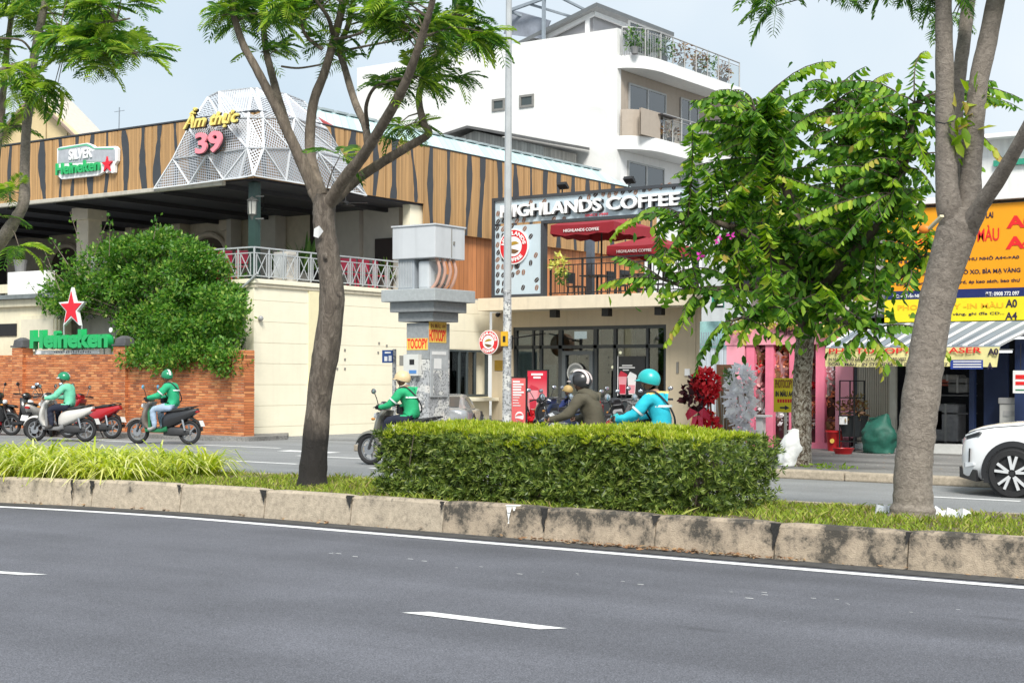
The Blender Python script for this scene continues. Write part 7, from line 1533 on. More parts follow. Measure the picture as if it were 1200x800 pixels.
# ---------------------------------------------------------------- cars
CARW = M('car_white', (.78, .79, .80), .22, coat=.8, var=.01); CARS = M('car_silver', (.36, .37, .38), .25, metal=.35, coat=.7, var=.02); CBK = M('car_trim_black', (.02, .02, .022), .5, var=.08)
glassmat('car_glass', (.10, .12, .13), .12)
RIMD = M('rim_black', (.025, .025, .027), .35, coat=.3); RIMW = M('rim_machined', (.68, .69, .70), .3, metal=.2, var=.02)
def lerp_tab(tab, x):
 for i in range(len(tab)-1):
  a, b_ = tab[i], tab[i+1]
  if a[0] >= x >= b_[0]:
   t = (a[0]-x)/(a[0]-b_[0]); t = t*t*(3-2*t) if False else t
   return [a[k]+(b_[k]-a[k])*t for k in range(1, len(a))]
 return list(tab[-1][1:])
def car(label, name, paint, loc, rz, lower, roof, axles, wr, hw, spokes=5, cat='car'):
 o = thing(name, loc, label, cat, None, rz)
 xs = np.linspace(lower[0][0], lower[-1][0], 56)
 def csec(x):                                        # body up to the belt or bonnet
  w_, zb, zt, tw_ = lerp_tab(lower, x); h = zt-zb
  half = [(0, zb), (w_*.82, zb), (w_*.95, zb+.05), (w_, zb+h*.28), (w_*1.0, zb+h*.52), (w_*.985, zb+h*.78), (tw_+(w_-tw_)*.6, zt-.045), (tw_, zt-.012), (tw_*.6, zt+.012), (0, zt+.018)]
  return [(x, y, z) for y, z in half]+[(x, -y, z) for y, z in half[-2:0:-1]]
 b = MB(); b.loft([csec(x) for x in xs]); body = b.build('body', paint, o, local=True, smooth=50)
 xr = np.linspace(roof[0][0], roof[-1][0], 26); secs = []
 for x in xr:
  bw, zb, tw_, zt = lerp_tab(roof, x); zt = max(zt, zb+.01); half = [(0, zb), (bw, zb), (bw-(bw-tw_)*.5, zb+(zt-zb)*.55), (tw_, zt-.03*min(1, (zt-zb)/.2)), (tw_*.8, zt), (0, zt+.012)]
  secs.append([(x, y, z) for y, z in half]+[(x, -y, z) for y, z in half[-2:0:-1]])
 b = MB(); b.loft(secs); cab = b.build('cabin', CBK if False else paint, o, local=True, smooth=50)
 # side glass: dark panes proud of the cabin
 x0, x1 = roof[1][0]-.12, roof[-2][0]+.12; n = 14
 for s_ in (-1, 1):
  for seg in range(2):
   A_ = x0+(x1-x0)*(seg*.5+.02); B_ = x0+(x1-x0)*(seg*.5+.47); vs = []
   for k in range(n+1):
    x = A_+(B_-A_)*k/n; bw, zb, tw_, zt = lerp_tab(roof, x); zt = max(zt, zb+.05); lo_t, hi_t = .10, .82
    for tt in (lo_t, .55, hi_t):
     y = bw-(bw-tw_)*(.5*tt/.55 if tt <= .55 else .5+.5*(tt-.55)/.4); vs.append((x, s_*(y+.008), zb+(zt-zb)*tt))
   b = MB(); b.add(vs, [(3*k+j, 3*k+3+j, 3*k+4+j, 3*k+1+j) for k in range(n) for j in (0, 1)]); b.build('side_window', M('pane_dark'), cab, local=True, smooth=True)
 for (xa, xb, nm_) in ((roof[0][0]-.03, roof[1][0]+.02, 'windscreen'), (roof[-1][0]+.03, roof[-2][0]-.02, 'rear_window')):
  vs = []
  for k in range(9):
   x = xa+(xb-xa)*k/8; bw, zb, tw_, zt = lerp_tab(roof, x); zt = max(zt, zb+.01)
   for j in range(7): y = tw_*.86*(-1+2*j/6); vs.append((x, y, zt+.02))
  b = MB(); b.add(vs, [(7*k+j, 7*k+7+j, 7*k+8+j, 7*k+1+j) for k in range(8) for j in range(6)]); b.build(nm_, M('pane_dark'), cab, local=True, smooth=True)
 for ax_ in axles:
  for s_ in (-1, 1):
   n = 24; b = MB()                             # arch cladding round a black wheel well
   prof = [(wr+.035, wr+.105)]
   vs = []
   for k in range(n+1):
    a = R(-12)+R(204)*k/n
    vs += [(ax_+(wr+.03)*math.cos(a), s_*(hw+.012), wr+(wr+.03)*math.sin(a)), (ax_+(wr+.10)*math.cos(a), s_*(hw+.004), wr+(wr+.10)*math.sin(a)), (ax_+(wr+.11)*math.cos(a), s_*(hw-.05), wr+(wr+.11)*math.sin(a)), (ax_+(wr+.03)*math.cos(a), s_*(hw-.12), wr+(wr+.03)*math.sin(a))]
   b.add(vs, [(4*k+j, 4*k+4+j, 4*k+5+j, 4*k+1+j) for k in range(n) for j in range(3)]); b.build('wheel_arch', CBK, body, local=True, smooth=30)
   b = MB(); b.lathe([(1e-3, -.002), (wr+.032, -.002), (wr+.032, .002), (1e-3, .002)], 28, 0, 'y', (ax_, s_*(hw+.001), wr)); b.build('wheel_well', BLACK, body, local=True)
   cy = s_*(hw-.06); b = MB(); rr = wr; w_ = .10
   b.lathe([(rr*.75, -w_), (rr*.95, -w_), (rr, -w_*.75), (rr, w_*.75), (rr*.95, w_), (rr*.75, w_)], 36, 0, 'y', (ax_, cy, rr)); wh = b.build('wheel', TYR, o, local=True, smooth=40)
   fy = cy+s_*(w_-.015); b = MB(); b.lathe([(rr*.76, -.01), (rr*.76, .012), (rr*.73, .012), (rr*.71, -.03), (.001, -.03)], 32, 0, 'y', (ax_, fy if s_ > 0 else fy, rr)); b.build('rim', RIMD, wh, local=True)
   for k in range(spokes):
    for dd in (-.10, .10):
     a = 2*math.pi*k/spokes+.35; b = MB(); p0 = (ax_+.05*math.cos(a+dd*.6), fy+s_*.02, rr+.05*math.sin(a+dd*.6)); p1 = (ax_+rr*.72*math.cos(a+dd*2.2), fy+s_*.016, rr+rr*.72*math.sin(a+dd*2.2)); b.bar(p0, p1, .034, .028, up=(0,1,0)); b.build('spoke', RIMW, wh, local=True)
   b = MB(); b.disc((ax_, fy+s_*.02, rr), .035, .02, 'y', 14); b.build('hub_cap', RIMD, wh, local=True)
 return o, body, cab
# white crossover entering at the right
WR = .315; HWc = .875
suv_lower = [(2.08, .50, .42, .60, .40), (2.05, .62, .24, .74, .52), (1.96, .76, .21, .84, .62), (1.80, .84, .20, .90, .70), (1.55, .87, .20, .945, .73), (1.1, .875, .20, .985, .75), (.8, .875, .20, 1.0, .76), (-1.6, .875, .20, 1.03, .78), (-1.95, .86, .24, 1.04, .74), (-2.1, .80, .32, .98, .70), (-2.15, .70, .42, .90, .62)]
suv_roof = [(.95, .74, .985, .62, .99), (.25, .80, .99, .60, 1.50), (-.4, .81, 1.0, .60, 1.57), (-1.3, .80, 1.01, .58, 1.53), (-2.0, .74, 1.02, .60, 1.05)]
wpx = PV(1180, 550, 19.55)
suv, sbody, scab = car('white crossover car entering from the right edge', 'white_car', CARW, (wpx.x+1.36, 19.55+HWc, 0), R(180), suv_lower, suv_roof, (1.28, -1.30), WR, HWc, 5)
for s_ in (-1, 1):
 b = MB(); b.loft([[(2.0, s_*.60, .70), (2.0, s_*.60, .755), (1.98, s_*.58, .73)], [(1.93, s_*.755, .72), (1.93, s_*.755, .80), (1.90, s_*.70, .77)], [(1.72, s_*.862, .80), (1.72, s_*.862, .845), (1.70, s_*.80, .83)]]); hl = b.build('headlight', M('lamp_smoke', (.05, .055, .06), .1), sbody, local=True, smooth=30)
 b = MB(); b.loft([[(2.005, s_*.61, .735), (2.005, s_*.61, .752), (1.99, s_*.6, .745)], [(1.94, s_*.765, .775), (1.94, s_*.765, .795), (1.92, s_*.74, .785)], [(1.75, s_*.866, .832), (1.75, s_*.866, .846), (1.74, s_*.84, .84)]]); b.build('light_blade', HLW, hl, local=True)
 b = MB(); b.loft([[(2.02, s_*.64, .36), (2.02, s_*.64, .41), (2.0, s_*.62, .38)], [(1.93, s_*.80, .37), (1.93, s_*.80, .43), (1.9, s_*.76, .4)], [(1.80, s_*.86, .40), (1.80, s_*.86, .43), (1.78, s_*.82, .41)]]); b.build('fog_lamp', HLW, sbody, local=True)
 b = MB(); b.loft([[(1.88, s_*.825, .44), (1.86, s_*.84, .44), (1.87, s_*.80, .44)], [(1.875, s_*.825, .62), (1.85, s_*.845, .62), (1.86, s_*.80, .62)]]); b.build('air_slot', CBK, sbody, local=True)
 pts = []
 for x in np.linspace(1.92, .95, 12): w_, zb, zt, tw_ = lerp_tab(suv_lower, x); pts.append((x, s_*(tw_+(w_-tw_)*.62), zt-.042))
 b = MB(); b.tube(pts, .005, 5); b.build('bonnet_gap', CBK, sbody, local=True)
 for xx in (.72, -.32, -1.2):
  w_, zb, zt, tw_ = lerp_tab(suv_lower, xx); h = zt-zb; b = MB(); b.tube([(xx, s_*w_*.99, zb+.12), (xx, s_*(w_+.001), zb+h*.4), (xx-.02, s_*w_*.99, zb+h*.8), (xx-.03, s_*(tw_+(w_-tw_)*.6), zt-.04)], .005, 5); b.build('door_gap', CBK, sbody, local=True)
 b = MB(); b.sphere((.85, s_*.98, 1.06), .11, 12, 8, (.7, .9, .62)); b.bar((.85, s_*.86, 1.02), (.85, s_*.95, 1.04), .05); b.build('wing_mirror', CARW, sbody, local=True, smooth=True)
 for xx in (.2, -.75): b = MB(); b.bar((xx, s_*.885, .86), (xx-.2, s_*.885, .865), .02, .03); b.build('door_handle', CARW, sbody, local=True)
b = MB(); b.loft([[(2.09, -.55, .22), (2.09, .55, .22), (2.11, .5, .36), (2.11, -.5, .36)], [(1.75, -.90, .19), (1.75, .90, .19), (1.76, .885, .34), (1.76, -.885, .34)]]); b.build('lower_bumper', CBK, sbody, local=True, smooth=20)
b = MB(); b.loft([[(1.66, -.885, .18), (1.66, -.86, .18), (1.66, -.885, .30)], [(-1.6, -.89, .18), (-1.6, -.86, .18), (-1.6, -.885, .30)]]); b.loft([[(1.66, .885, .18), (1.66, .86, .18), (1.66, .885, .30)], [(-1.6, .89, .18), (-1.6, .86, .18), (-1.6, .885, .30)]]); tag(b.build('side_cladding', CBK, sbody, local=True), kind='stuff')
b = MB(); b.bar((2.085, -.45, .70), (2.085, .45, .70), .02, .05); b.build('nose_strip', CHR, sbody, local=True)
# silver saloon behind the pillar
sal_lower = [(2.2, .5, .35, .55, .4), (2.1, .72, .2, .66, .55), (1.5, .84, .18, .76, .70), (.9, .85, .18, .82, .72), (-1.5, .85, .18, .86, .72), (-2.1, .76, .25, .84, .62), (-2.2, .62, .38, .78, .5)]
sal_roof = [(1.0, .70, .80, .58, .81), (.25, .76, .82, .54, 1.25), (-.4, .76, .83, .54, 1.29), (-1.0, .74, .84, .52, 1.20), (-1.75, .68, .85, .56, .87)]
p = PV(524, 480, 32.4); scar, _, _ = car('silver saloon car parked behind the granite pillar', 'silver_car', CARS, (p.x, 32.4, 0), R(122), sal_lower, sal_roof, (1.3, -1.3), .30, .85, 5)
scar.scale = (1, 1, .85)
# ================================================================ riders
SKN = M('skin_tan', (.36, .20, .13), .55, var=.08, vs=12); HAIR = M('hair_black', (.012, .01, .009), .6, var=.2, vs=40); SHOE = M('shoe_dark', (.05, .045, .04), .6, var=.2); EYE = M('eye_dark', (.02, .015, .012), .2); SHOEW = M('shoe_grey', (.35, .34, .33), .6, var=.2)
def skin_mesh(J, E, rad, sub=2):
 me = bpy.data.meshes.new('sk'); me.from_pydata([tuple(j) for j in J], E, []); o = bpy.data.objects.new('sk', me); col.objects.link(o)
 sm = o.modifiers.new('s', 'SKIN'); sm.branch_smoothing = .6; sm.use_smooth_shade = True
 for i, r_ in enumerate(rad):
  sv_ = me.skin_vertices[0].data[i]; sv_.radius = r_ if isinstance(r_, tuple) else (r_, r_); sv_.use_root = (i == 0)
 ss = o.modifiers.new('u', 'SUBSURF'); ss.levels = sub; ss.render_levels = sub
 dg = bpy.context.evaluated_depsgraph_get(); out_ = bpy.data.meshes.new_from_object(o.evaluated_get(dg)); bpy.data.objects.remove(o); bpy.data.meshes.remove(me); return out_
def rider(label, key, jacket, trousers, helmet, glove=None, scale=.96, headturn=0., shoe=SHOE, lean=0., strap=None, band=None, hood=False, helm='half', stripe=None, collar=None, panel=None, seed=1, knee=0.):
 loc, rz = sc_loc[key]; o = thing('person', loc, label, 'person', 'riders on the far road', rz); o.scale = (scale, scale, scale)
 lx = lean; J = [(-.24,0,.86), (-.25+lx*.2,0,.98), (-.23+lx*.5,0,1.14), (-.17+lx*.85,0,1.30), (-.13+lx,0,1.385), (-.10+lx,0,1.45)]; rad = [(.175,.16), (.175,.155), (.188,.16), (.175,.13), (.09,.085), (.064,.064)]; E = [(0,1),(1,2),(2,3),(3,4),(4,5)]; tags = ['j']*5
 segs = [('j',0,1),('j',1,2),('j',2,3),('j',3,4),('s',4,5)]
 for s_ in (-1, 1):
  k = len(J); J += [(-.15+lx*.9, s_*.185, 1.345), (-.08+lx*.8, s_*.235, 1.22), (.02+lx*.5, s_*.285, 1.10), (.15, s_*.31, 1.07), (.245, s_*.325, 1.055), (.285, s_*.325, 1.05)]; rad += [(.098,.092), (.085,.085), (.074,.074), (.060,.060), (.043,.043), (.044,.030)]
  E += [(3,k),(k,k+1),(k+1,k+2),(k+2,k+3),(k+3,k+4),(k+4,k+5)]; segs += [('j',3,k),('j',k,k+1),('j',k+1,k+2),('j',k+2,k+3),('j',k+3,k+4),('h',k+4,k+5)]
  k = len(J); J += [(-.18, s_*.105, .83), (.02, s_*.15, .84), (.20+knee, s_*.18, .80), (.19+knee, s_*.18, .60), (.15+knee, s_*.175, .40), (.24+knee, s_*.18, .345), (.34+knee, s_*.185, .34)]; rad += [(.125,.125), (.110,.105), (.088,.085), (.076,.076), (.060,.060), (.052,.047), (.040,.037)]
  E += [(0,k),(k,k+1),(k+1,k+2),(k+2,k+3),(k+3,k+4),(k+4,k+5),(k+5,k+6)]; segs += [('t',0,k),('t',k,k+1),('t',k+1,k+2),('t',k+2,k+3),('t',k+3,k+4),('f',k+4,k+5),('f',k+5,k+6)]
 me = skin_mesh(J, E, rad); n = len(me.vertices); co = np.empty(n*3, 'f'); me.vertices.foreach_get('co', co); co = co.reshape(-1,3)
 for i in range(n):                                  # folds in the cloth
  p = Vector(co[i]); f_ = mnoise.noise(Vector((p.x*9+seed*5, p.y*9, p.z*14)))*.017+mnoise.noise(Vector((p.x*22+seed, p.y*22, p.z*30)))*.007; nn = me.vertices[i].normal; co[i] += np.array(nn)*f_
 me.vertices.foreach_set('co', co.ravel()); Jv = np.array(J)
 for m_ in (jacket, trousers, SKN, glove or SKN, shoe, collar or jacket): me.materials.append(m_)
 mi = {'j': 0, 't': 1, 's': 2, 'h': 3, 'f': 4}; idx = []
 for p in me.polygons:
  c = np.array(p.center); best = None
  for tg, a, b_ in segs:
   A_, B_ = Jv[a], Jv[b_]; d = B_-A_; t = np.clip(np.dot(c-A_, d)/np.dot(d, d), 0, 1); dd = np.linalg.norm(c-A_-d*t)
   if best is None or dd < best[0]: best = (dd, tg, t, a)
  k = mi[best[1]]
  if best[1] == 'j' and c[2] < .84: k = 1
  if best[1] == 't' and c[2] > .90 and c[0] < -.1: k = 0
  if best[1] == 'j' and best[3] == 3 and c[2] > 1.385: k = 5
  idx.append(k)
 me.polygons.foreach_set('material_index', idx); me.polygons.foreach_set('use_smooth', [True]*len(idx))
 # fingers closed round the grips, thumbs underneath, added to the same mesh
 b = MB()
 for s_ in (-1, 1):
  for q in range(4):
   y = s_*(.295+.022*q); b.tube([(.285, y, 1.065), (.318, y, 1.062), (.326, y, 1.038), (.305, y, 1.018), (.285, y, 1.02)], [.0105, .010, .0095, .009, .007], 6)
  b.tube([(.255, s_*.295, 1.05), (.275, s_*.275, 1.03), (.300, s_*.268, 1.018)], [.012, .011, .008], 6)
 hx, hz = -.055+lx*1.1, 1.552; hd = Matrix.Translation((hx, 0, hz)) @ Matrix.Rotation(headturn, 4, 'Z')
 hb = MB(); nu, nv = 20, 16
 for i in range(nv+1):
  a = math.pi*i/nv
  for j in range(nu):
   t = 2*math.pi*j/nu; x, y, z = math.sin(a)*math.cos(t), math.sin(a)*math.sin(t), -math.cos(a)
   X, Y, Z = x*.100, y*.077, z*.118
   if z < 0: X *= 1-.22*abs(z); Y *= 1-.34*abs(z); X += .022*abs(z)
   if x > .8 and abs(y) < .35: X += .018*math.exp(-((z+.05)/.2)**2)*(1-abs(y)/.35)       # nose
   if x > .75 and abs(z+.52) < .1 and abs(y) < .4: X += .005                                # lips
   if x > .7 and abs(z-.08) < .12 and .2 < abs(y) < .5: X -= .006                           # eye sockets
   hb.v.append((X, Y, Z))
 for i in range(nv):
  for j in range(nu):
   hb.f.append((i*nu+j, i*nu+(j+1)%nu, (i+1)*nu+(j+1)%nu, (i+1)*nu+j)); c_ = np.mean([hb.v[q] for q in hb.f[-1]], 0)
   hb.m.append(1 if (c_[2] > .04 or (c_[0] < -.02 and c_[2] > -.05)) else 0)
 for s_ in (-1, 1): hb.sphere((-.005, s_*.078, -.012), .026, 8, 6, (.75, .35, 1.2), 0); hb.sphere((.083, s_*.030, .008), .0115, 8, 6, (1, 1, .8), 2)
 vv = [hd @ Vector(v) for v in hb.v]
 bm = bmesh.new(); bm.from_mesh(me); nf0 = len(bm.faces)
 def append(vs, fs, mis):
  vb = [bm.verts.new(v) for v in vs]
  for f_, m_ in zip(fs, mis):
   try: q = bm.faces.new([vb[i] for i in f_])
   except ValueError: continue
   q.material_index = m_; q.smooth = True
 me.materials.append(HAIR); me.materials.append(EYE)
 append(b.v, b.f, [3]*len(b.f)); append(vv, hb.f, [{0: 2, 1: 6, 2: 7}[m_] for m_ in hb.m]); bm.to_mesh(me); bm.free(); me.name = 'body'; link('body', me, None, o)
 # helmet
 def hm(name, mat, fn, parent=o, smooth=50):
  b = MB(); fn(b); b.v = [tuple(hd @ Vector(v)) for v in b.v]; return b.build(name, mat, parent, local=True, smooth=smooth)
 def dome(b, r0=.128, zc=.02, low=-8, back=-30, sx=1.12):
  nu_, nv_ = 24, 9; o0 = len(b.v)
  for i in range(nv_+1):
   for j in range(nu_):
    t = 2*math.pi*j/nu_; lo_ = R(low+(back-low)*(1-math.cos(t))/2); a = lo_+(math.pi/2-lo_)*i/nv_; b.v.append((r0*sx*math.cos(a)*math.cos(t)-.008, r0*.94*math.cos(a)*math.sin(t), zc+r0*1.03*math.sin(a)))
  for i in range(nv_):
   for j in range(nu_): b.f.append((o0+i*nu_+j, o0+i*nu_+(j+1)%nu_, o0+(i+1)*nu_+(j+1)%nu_, o0+(i+1)*nu_+j)); b.m.append(0)
 he = hm('helmet', helmet, lambda b: dome(b, .136, .012, -3 if helm == 'half' else -6, -34 if helm == 'half' else -55))
 def brim(b):
  n_ = 10; vs = []
  for k in range(n_+1):
   t = R(-62)+R(124)*k/n_; r0 = .148; ex = .045*math.cos(t*1.3)
   for rr, z in ((r0, .016), (r0+ex, .002), (r0+ex, -.006), (r0, .004)): vs.append((rr*math.cos(t)-.008, rr*.9*math.sin(t), z))
  b.add(vs, [(4*k+j, 4*k+4+j, 4*k+4+(j+1)%4, 4*k+(j+1)%4) for k in range(n_) for j in range(4)])
 hm('brim', stripe or helmet, brim, he)
 def rimf(b): b.tube([(.136*1.13*math.cos(t)*math.cos(R(-3-31*(1-math.cos(t))/2))-.008, .136*.95*math.sin(t)*math.cos(R(-3-31*(1-math.cos(t))/2)), .012+.140*math.sin(R(-3-31*(1-math.cos(t))/2))) for t in [2*math.pi*i/24 for i in range(25)]], .006, 5)
 if helm == 'half': hm('helmet_rim', PLB, rimf, he)
 if stripe:
  def sf(b):
   n_ = 14; vs = []
   for k in range(n_+1):
    a = R(175)-R(165)*k/n_
    for y in (-.024, .024): vs.append((.1385*1.12*math.cos(a)-.008, y, .012+.1385*1.03*math.sin(a)))
   b.add(vs, [(2*k, 2*k+2, 2*k+3, 2*k+1) for k in range(n_)])
  hm('helmet_stripe', stripe, sf, he)
  if helm == 'visor':
   for s_ in (-1, 1):
    def s2(b, s_=s_):
     n_ = 12; vs = []
     for k in range(n_+1):
      a = R(205)-R(150)*k/n_
      for y, rr in ((s_*.055, .128), (s_*.085, .108)): vs.append((rr*1.14*math.cos(a)-.008, y, .024+rr*1.06*math.sin(a)))
     b.add(vs, [(2*k, 2*k+2, 2*k+3, 2*k+1) for k in range(n_)])
    hm('helmet_stripe', stripe, s2, he)
 if helm == 'visor':
  def vf(b):
   n_ = 12; vs = []
   for k in range(n_+1):
    t = R(-70)+R(140)*k/n_
    for z, rr in ((.085, .150), (.045, .165), (.0, .162), (-.03, .150)): vs.append((rr*math.cos(t)-.005, rr*.88*math.sin(t), z))
   b.add(vs, [(4*k+j, 4*k+4+j, 4*k+5+j, 4*k+1+j) for k in range(n_) for j in range(3)])
  hm('visor', M('visor_smoke', (.16, .17, .19), .12), vf, he)
 b = MB(); b.tube([tuple(hd @ Vector(p)) for p in ((.0, .10, .01), (.03, .075, -.08), (.045, 0, -.128), (.03, -.075, -.08), (.0, -.10, .01))], .006, 5); b.build('chin_strap', PLB, he, local=True)
 def wrap(pts, r_, mat, name, flat=True):
  b = MB(); b.tube(smooth_path(pts), r_, 6); b.build(name, mat, o, local=True, smooth=True)
 if strap:
  wrap([(-.07+lx*.8, .13, 1.40), (-.20+lx*.7, .115, 1.41), (-.325+lx*.5, .03, 1.27), (-.365+lx*.3, -.07, 1.12), (-.345+lx*.2, -.14, 1.0), (-.24, -.17, .95), (-.08, -.10, 1.0), (-.02+lx*.3, .02, 1.15), (-.02+lx*.6, .10, 1.3), (-.07+lx*.8, .13, 1.40)], .014, strap, 'bag_strap')
  b = MB(); b.loft([rsec(-.02, .10, .92, 1.06, .5), rsec(.06, .09, .93, 1.05, .5)]); b.build('sling_bag', strap, o, local=True, smooth=30)
 if band:
  for s_ in (-1, 1):
   c0, c1 = Vector((-.08+lx*.8, s_*.235, 1.22)), Vector((.02+lx*.5, s_*.285, 1.10)); m_ = c0.lerp(c1, .45); d = (c1-c0).normalized(); x = d.cross(Vector((0,0,1))).normalized(); y = d.cross(x); b = MB()
   ring = []
   for w_ in (-.014, .014): ring.append([tuple(m_+d*w_+(x*math.cos(t)+y*math.sin(t))*.089) for t in [2*math.pi*i/16 for i in range(16)]])
   b.loft(ring, cap=False); b.build('sleeve_band', band, o, local=True, smooth=True)
  b = MB(); vs = []
  for k in range(13):
   t = R(100)+R(160)*k/12; c_, s2 = math.cos(t), math.sin(t)
   for z in (1.215, 1.245): vs.append((-.205+lx*.6+.16*c_, .172*s2, z))
  b.add(vs, [(2*k, 2*k+2, 2*k+3, 2*k+1) for k in range(12)]); b.build('back_band', band, o, local=True, smooth=True)
 if hood:
  b = MB(); b.loft([rsec(-.06+lx*.9, .10, 1.37, 1.45, .8), rsec(-.14+lx*.9, .125, 1.34, 1.47, .8), rsec(-.23+lx*.8, .115, 1.29, 1.43, .8), rsec(-.29+lx*.7, .06, 1.29, 1.38, .8)]); b.build('hood', jacket, o, local=True, smooth=60)
 return o
CLM = lambda n, c: M(n, c, .85, var=.12, vs=7, bump=.25, bs=30)
MINT = CLM('cloth_mint', (.16, .55, .36)); EMER = CLM('cloth_emerald', (.02, .36, .17)); EMD = CLM('cloth_green', (.015, .34, .14)); OLV = CLM('cloth_olive', (.085, .075, .05)); CYN = CLM('cloth_cyan', (.02, .48, .60)); NVT = CLM('cloth_navy', (.012, .016, .035)); JNS = CLM('cloth_jeans', (.32, .42, .55)); DKT = CLM('cloth_dark', (.03, .03, .035)); YCL = CLM('cloth_yellow', (.62, .48, .16)); WBD = CLM('cloth_white', (.62, .68, .66))
HGR = M('helmet_green', (.01, .22, .10), .3, coat=.3, var=.03); HWH = M('helmet_white', (.74, .75, .74), .35, var=.02); HBE = M('helmet_beige', (.62, .47, .27), .45, var=.05); HCY = M('helmet_cyan', (.02, .42, .42), .35, coat=.2, var=.03); HBK = M('helmet_black', (.03, .03, .033), .3, coat=.3)
rider('rider in plain mint shirt and dark trousers with green helmet', 'r1', MINT, NVT, HGR, stripe=HWH, seed=2, headturn=R(10), scale=.95, knee=.0)
rider('rider in banded green jacket and pale jeans before the brick wall', 'r2', EMER, JNS, HGR, stripe=HWH, seed=5, strap=DKT, band=WBD, headturn=R(-35), shoe=SHOEW, scale=.985, glove=PLB)
rider('rider in green jacket with beige helmet beside the granite pillar', 'r3', EMD, NVT, HBE, seed=7, strap=DKT, band=WBD, headturn=R(18), glove=PLB, scale=.96, lean=.05)
rider('rider in olive hooded jacket with striped visor helmet', 'r4', OLV, DKT, HBK, seed=9, hood=True, helm='visor', stripe=M('helmet_blush', (.70, .60, .58), .4), headturn=R(6), scale=.95, lean=.05)
rider('rider in cyan jacket and cyan helmet with yellow collar', 'r5', CYN, DKT, HCY, seed=12, strap=DKT, band=WBD, collar=YCL, headturn=R(4), scale=.96, lean=.02, stripe=None)
# customer sitting on a scooter by the coffee house door
sc_loc['c1'] = (place(667, 30.0, -.1), R(175)); rider('person in dark clothes with straw coloured helmet by the coffee house', 'c1', CLM('cloth_blue', (.02, .035, .14)), DKT, M('helmet_straw', (.38, .26, .10), .6, var=.15), seed=15, scale=.86, lean=.1)
# ================================================================ trees, hedge, grasses
def barkmat(name, stops, zs=1.5, sc=9., bump=.8, stain=None, ring=0.):
 m = bpy.data.materials.new(name); m.use_nodes = True; t = m.node_tree; b = t.nodes['Principled BSDF']; b.inputs['Roughness'].default_value = .9
 tcn = N(t, 'ShaderNodeTexCoord'); mp = N(t, 'ShaderNodeMapping'); mp.inputs['Scale'].default_value = (sc, sc, zs*sc/3); n1 = N(t, 'ShaderNodeTexNoise'); n1.inputs['Scale'].default_value = 1; n1.inputs['Detail'].default_value = 9; n1.inputs['Roughness'].default_value = .76; n1.inputs['Distortion'].default_value = .8
 t.links.new(tcn.outputs['Object'], mp.inputs[0]); t.links.new(mp.outputs[0], n1.inputs['Vector']); cr = N(t, 'ShaderNodeValToRGB'); el = cr.color_ramp.elements
 while len(el) < len(stops): el.new(.5)
 for e, (p, c) in zip(el, stops): e.position = p; e.color = tuple(c)+(1,)
 t.links.new(n1.outputs['Fac'], cr.inputs[0]); colr = cr.outputs[0]
 if stain:                                          # soot and algae climbing the foot of the trunk
  sp = N(t, 'ShaderNodeSeparateXYZ'); t.links.new(tcn.outputs['Object'], sp.inputs[0]); n2 = N(t, 'ShaderNodeTexNoise'); n2.inputs['Scale'].default_value = 3.; n2.inputs['Detail'].default_value = 6; t.links.new(tcn.outputs['Object'], n2.inputs['Vector'])
  ma = N(t, 'ShaderNodeMath', operation='MULTIPLY_ADD'); ma.inputs[1].default_value = 1.3; t.links.new(n2.outputs['Fac'], ma.inputs[0]); t.links.new(sp.outputs[2], ma.inputs[2])
  mr = N(t, 'ShaderNodeMapRange'); mr.inputs[1].default_value = stain; mr.inputs[2].default_value = stain+.35; t.links.new(ma.outputs[0], mr.inputs[0]); mx = N(t, 'ShaderNodeMix', data_type='RGBA'); mx.inputs[6].default_value = (.022, .019, .017, 1); t.links.new(mr.outputs[0], mx.inputs[0]); t.links.new(colr, mx.inputs[7]); colr = mx.outputs[2]
 t.links.new(colr, b.inputs['Base Color']); bp = N(t, 'ShaderNodeBump'); bp.inputs['Strength'].default_value = bump; bp.inputs['Distance'].default_value = .03; t.links.new(n1.outputs['Fac'], bp.inputs['Height']); t.links.new(bp.outputs[0], b.inputs['Normal']); _mats[name] = m; return m
BK1 = barkmat('bark_brown_grey', [(.3, (.035,.028,.022)), (.5, (.12,.098,.078)), (.72, (.27,.23,.19))], 1.2, 13, 1., stain=1.15)
BK1b = barkmat('bark_brown_limb', [(.3, (.06,.048,.036)), (.5, (.16,.128,.098)), (.72, (.30,.25,.195))], .9, 13, .9)
BK2 = barkmat('bark_pale_grey', [(.28, (.10,.085,.07)), (.5, (.245,.21,.175)), (.74, (.38,.335,.285))], 4, 19, .8)
BK3 = barkmat('bark_patchy', [(.40, (.04,.028,.02)), (.47, (.14,.10,.065)), (.54, (.36,.32,.26)), (.68, (.60,.57,.50))], 2.4, 21, .9)
def limb(pts, parent, mat, name='limb', n=12, wob=.0, knots=0):
 """pts: (px, py, V, diameter px)"""
 P_ = []; Rd = []
 for px, py, V, w_ in pts:
  p = PV(px, py, V); P_.append(p); d = (-_s*p.x+_c*p.y); Rd.append(w_*d/FPX/2)
 Q, Rq = smooth_path(P_, Rd, 5); b = MB(); rr = random.Random(len(pts)*31+int(pts[0][0]))
 Rq = [r_*(1+rr.uniform(-.05,.05)) for r_ in Rq]
 b.tube(Q, Rq, n); o = b.build(name, mat, parent, smooth=60); return Q, Rq, o
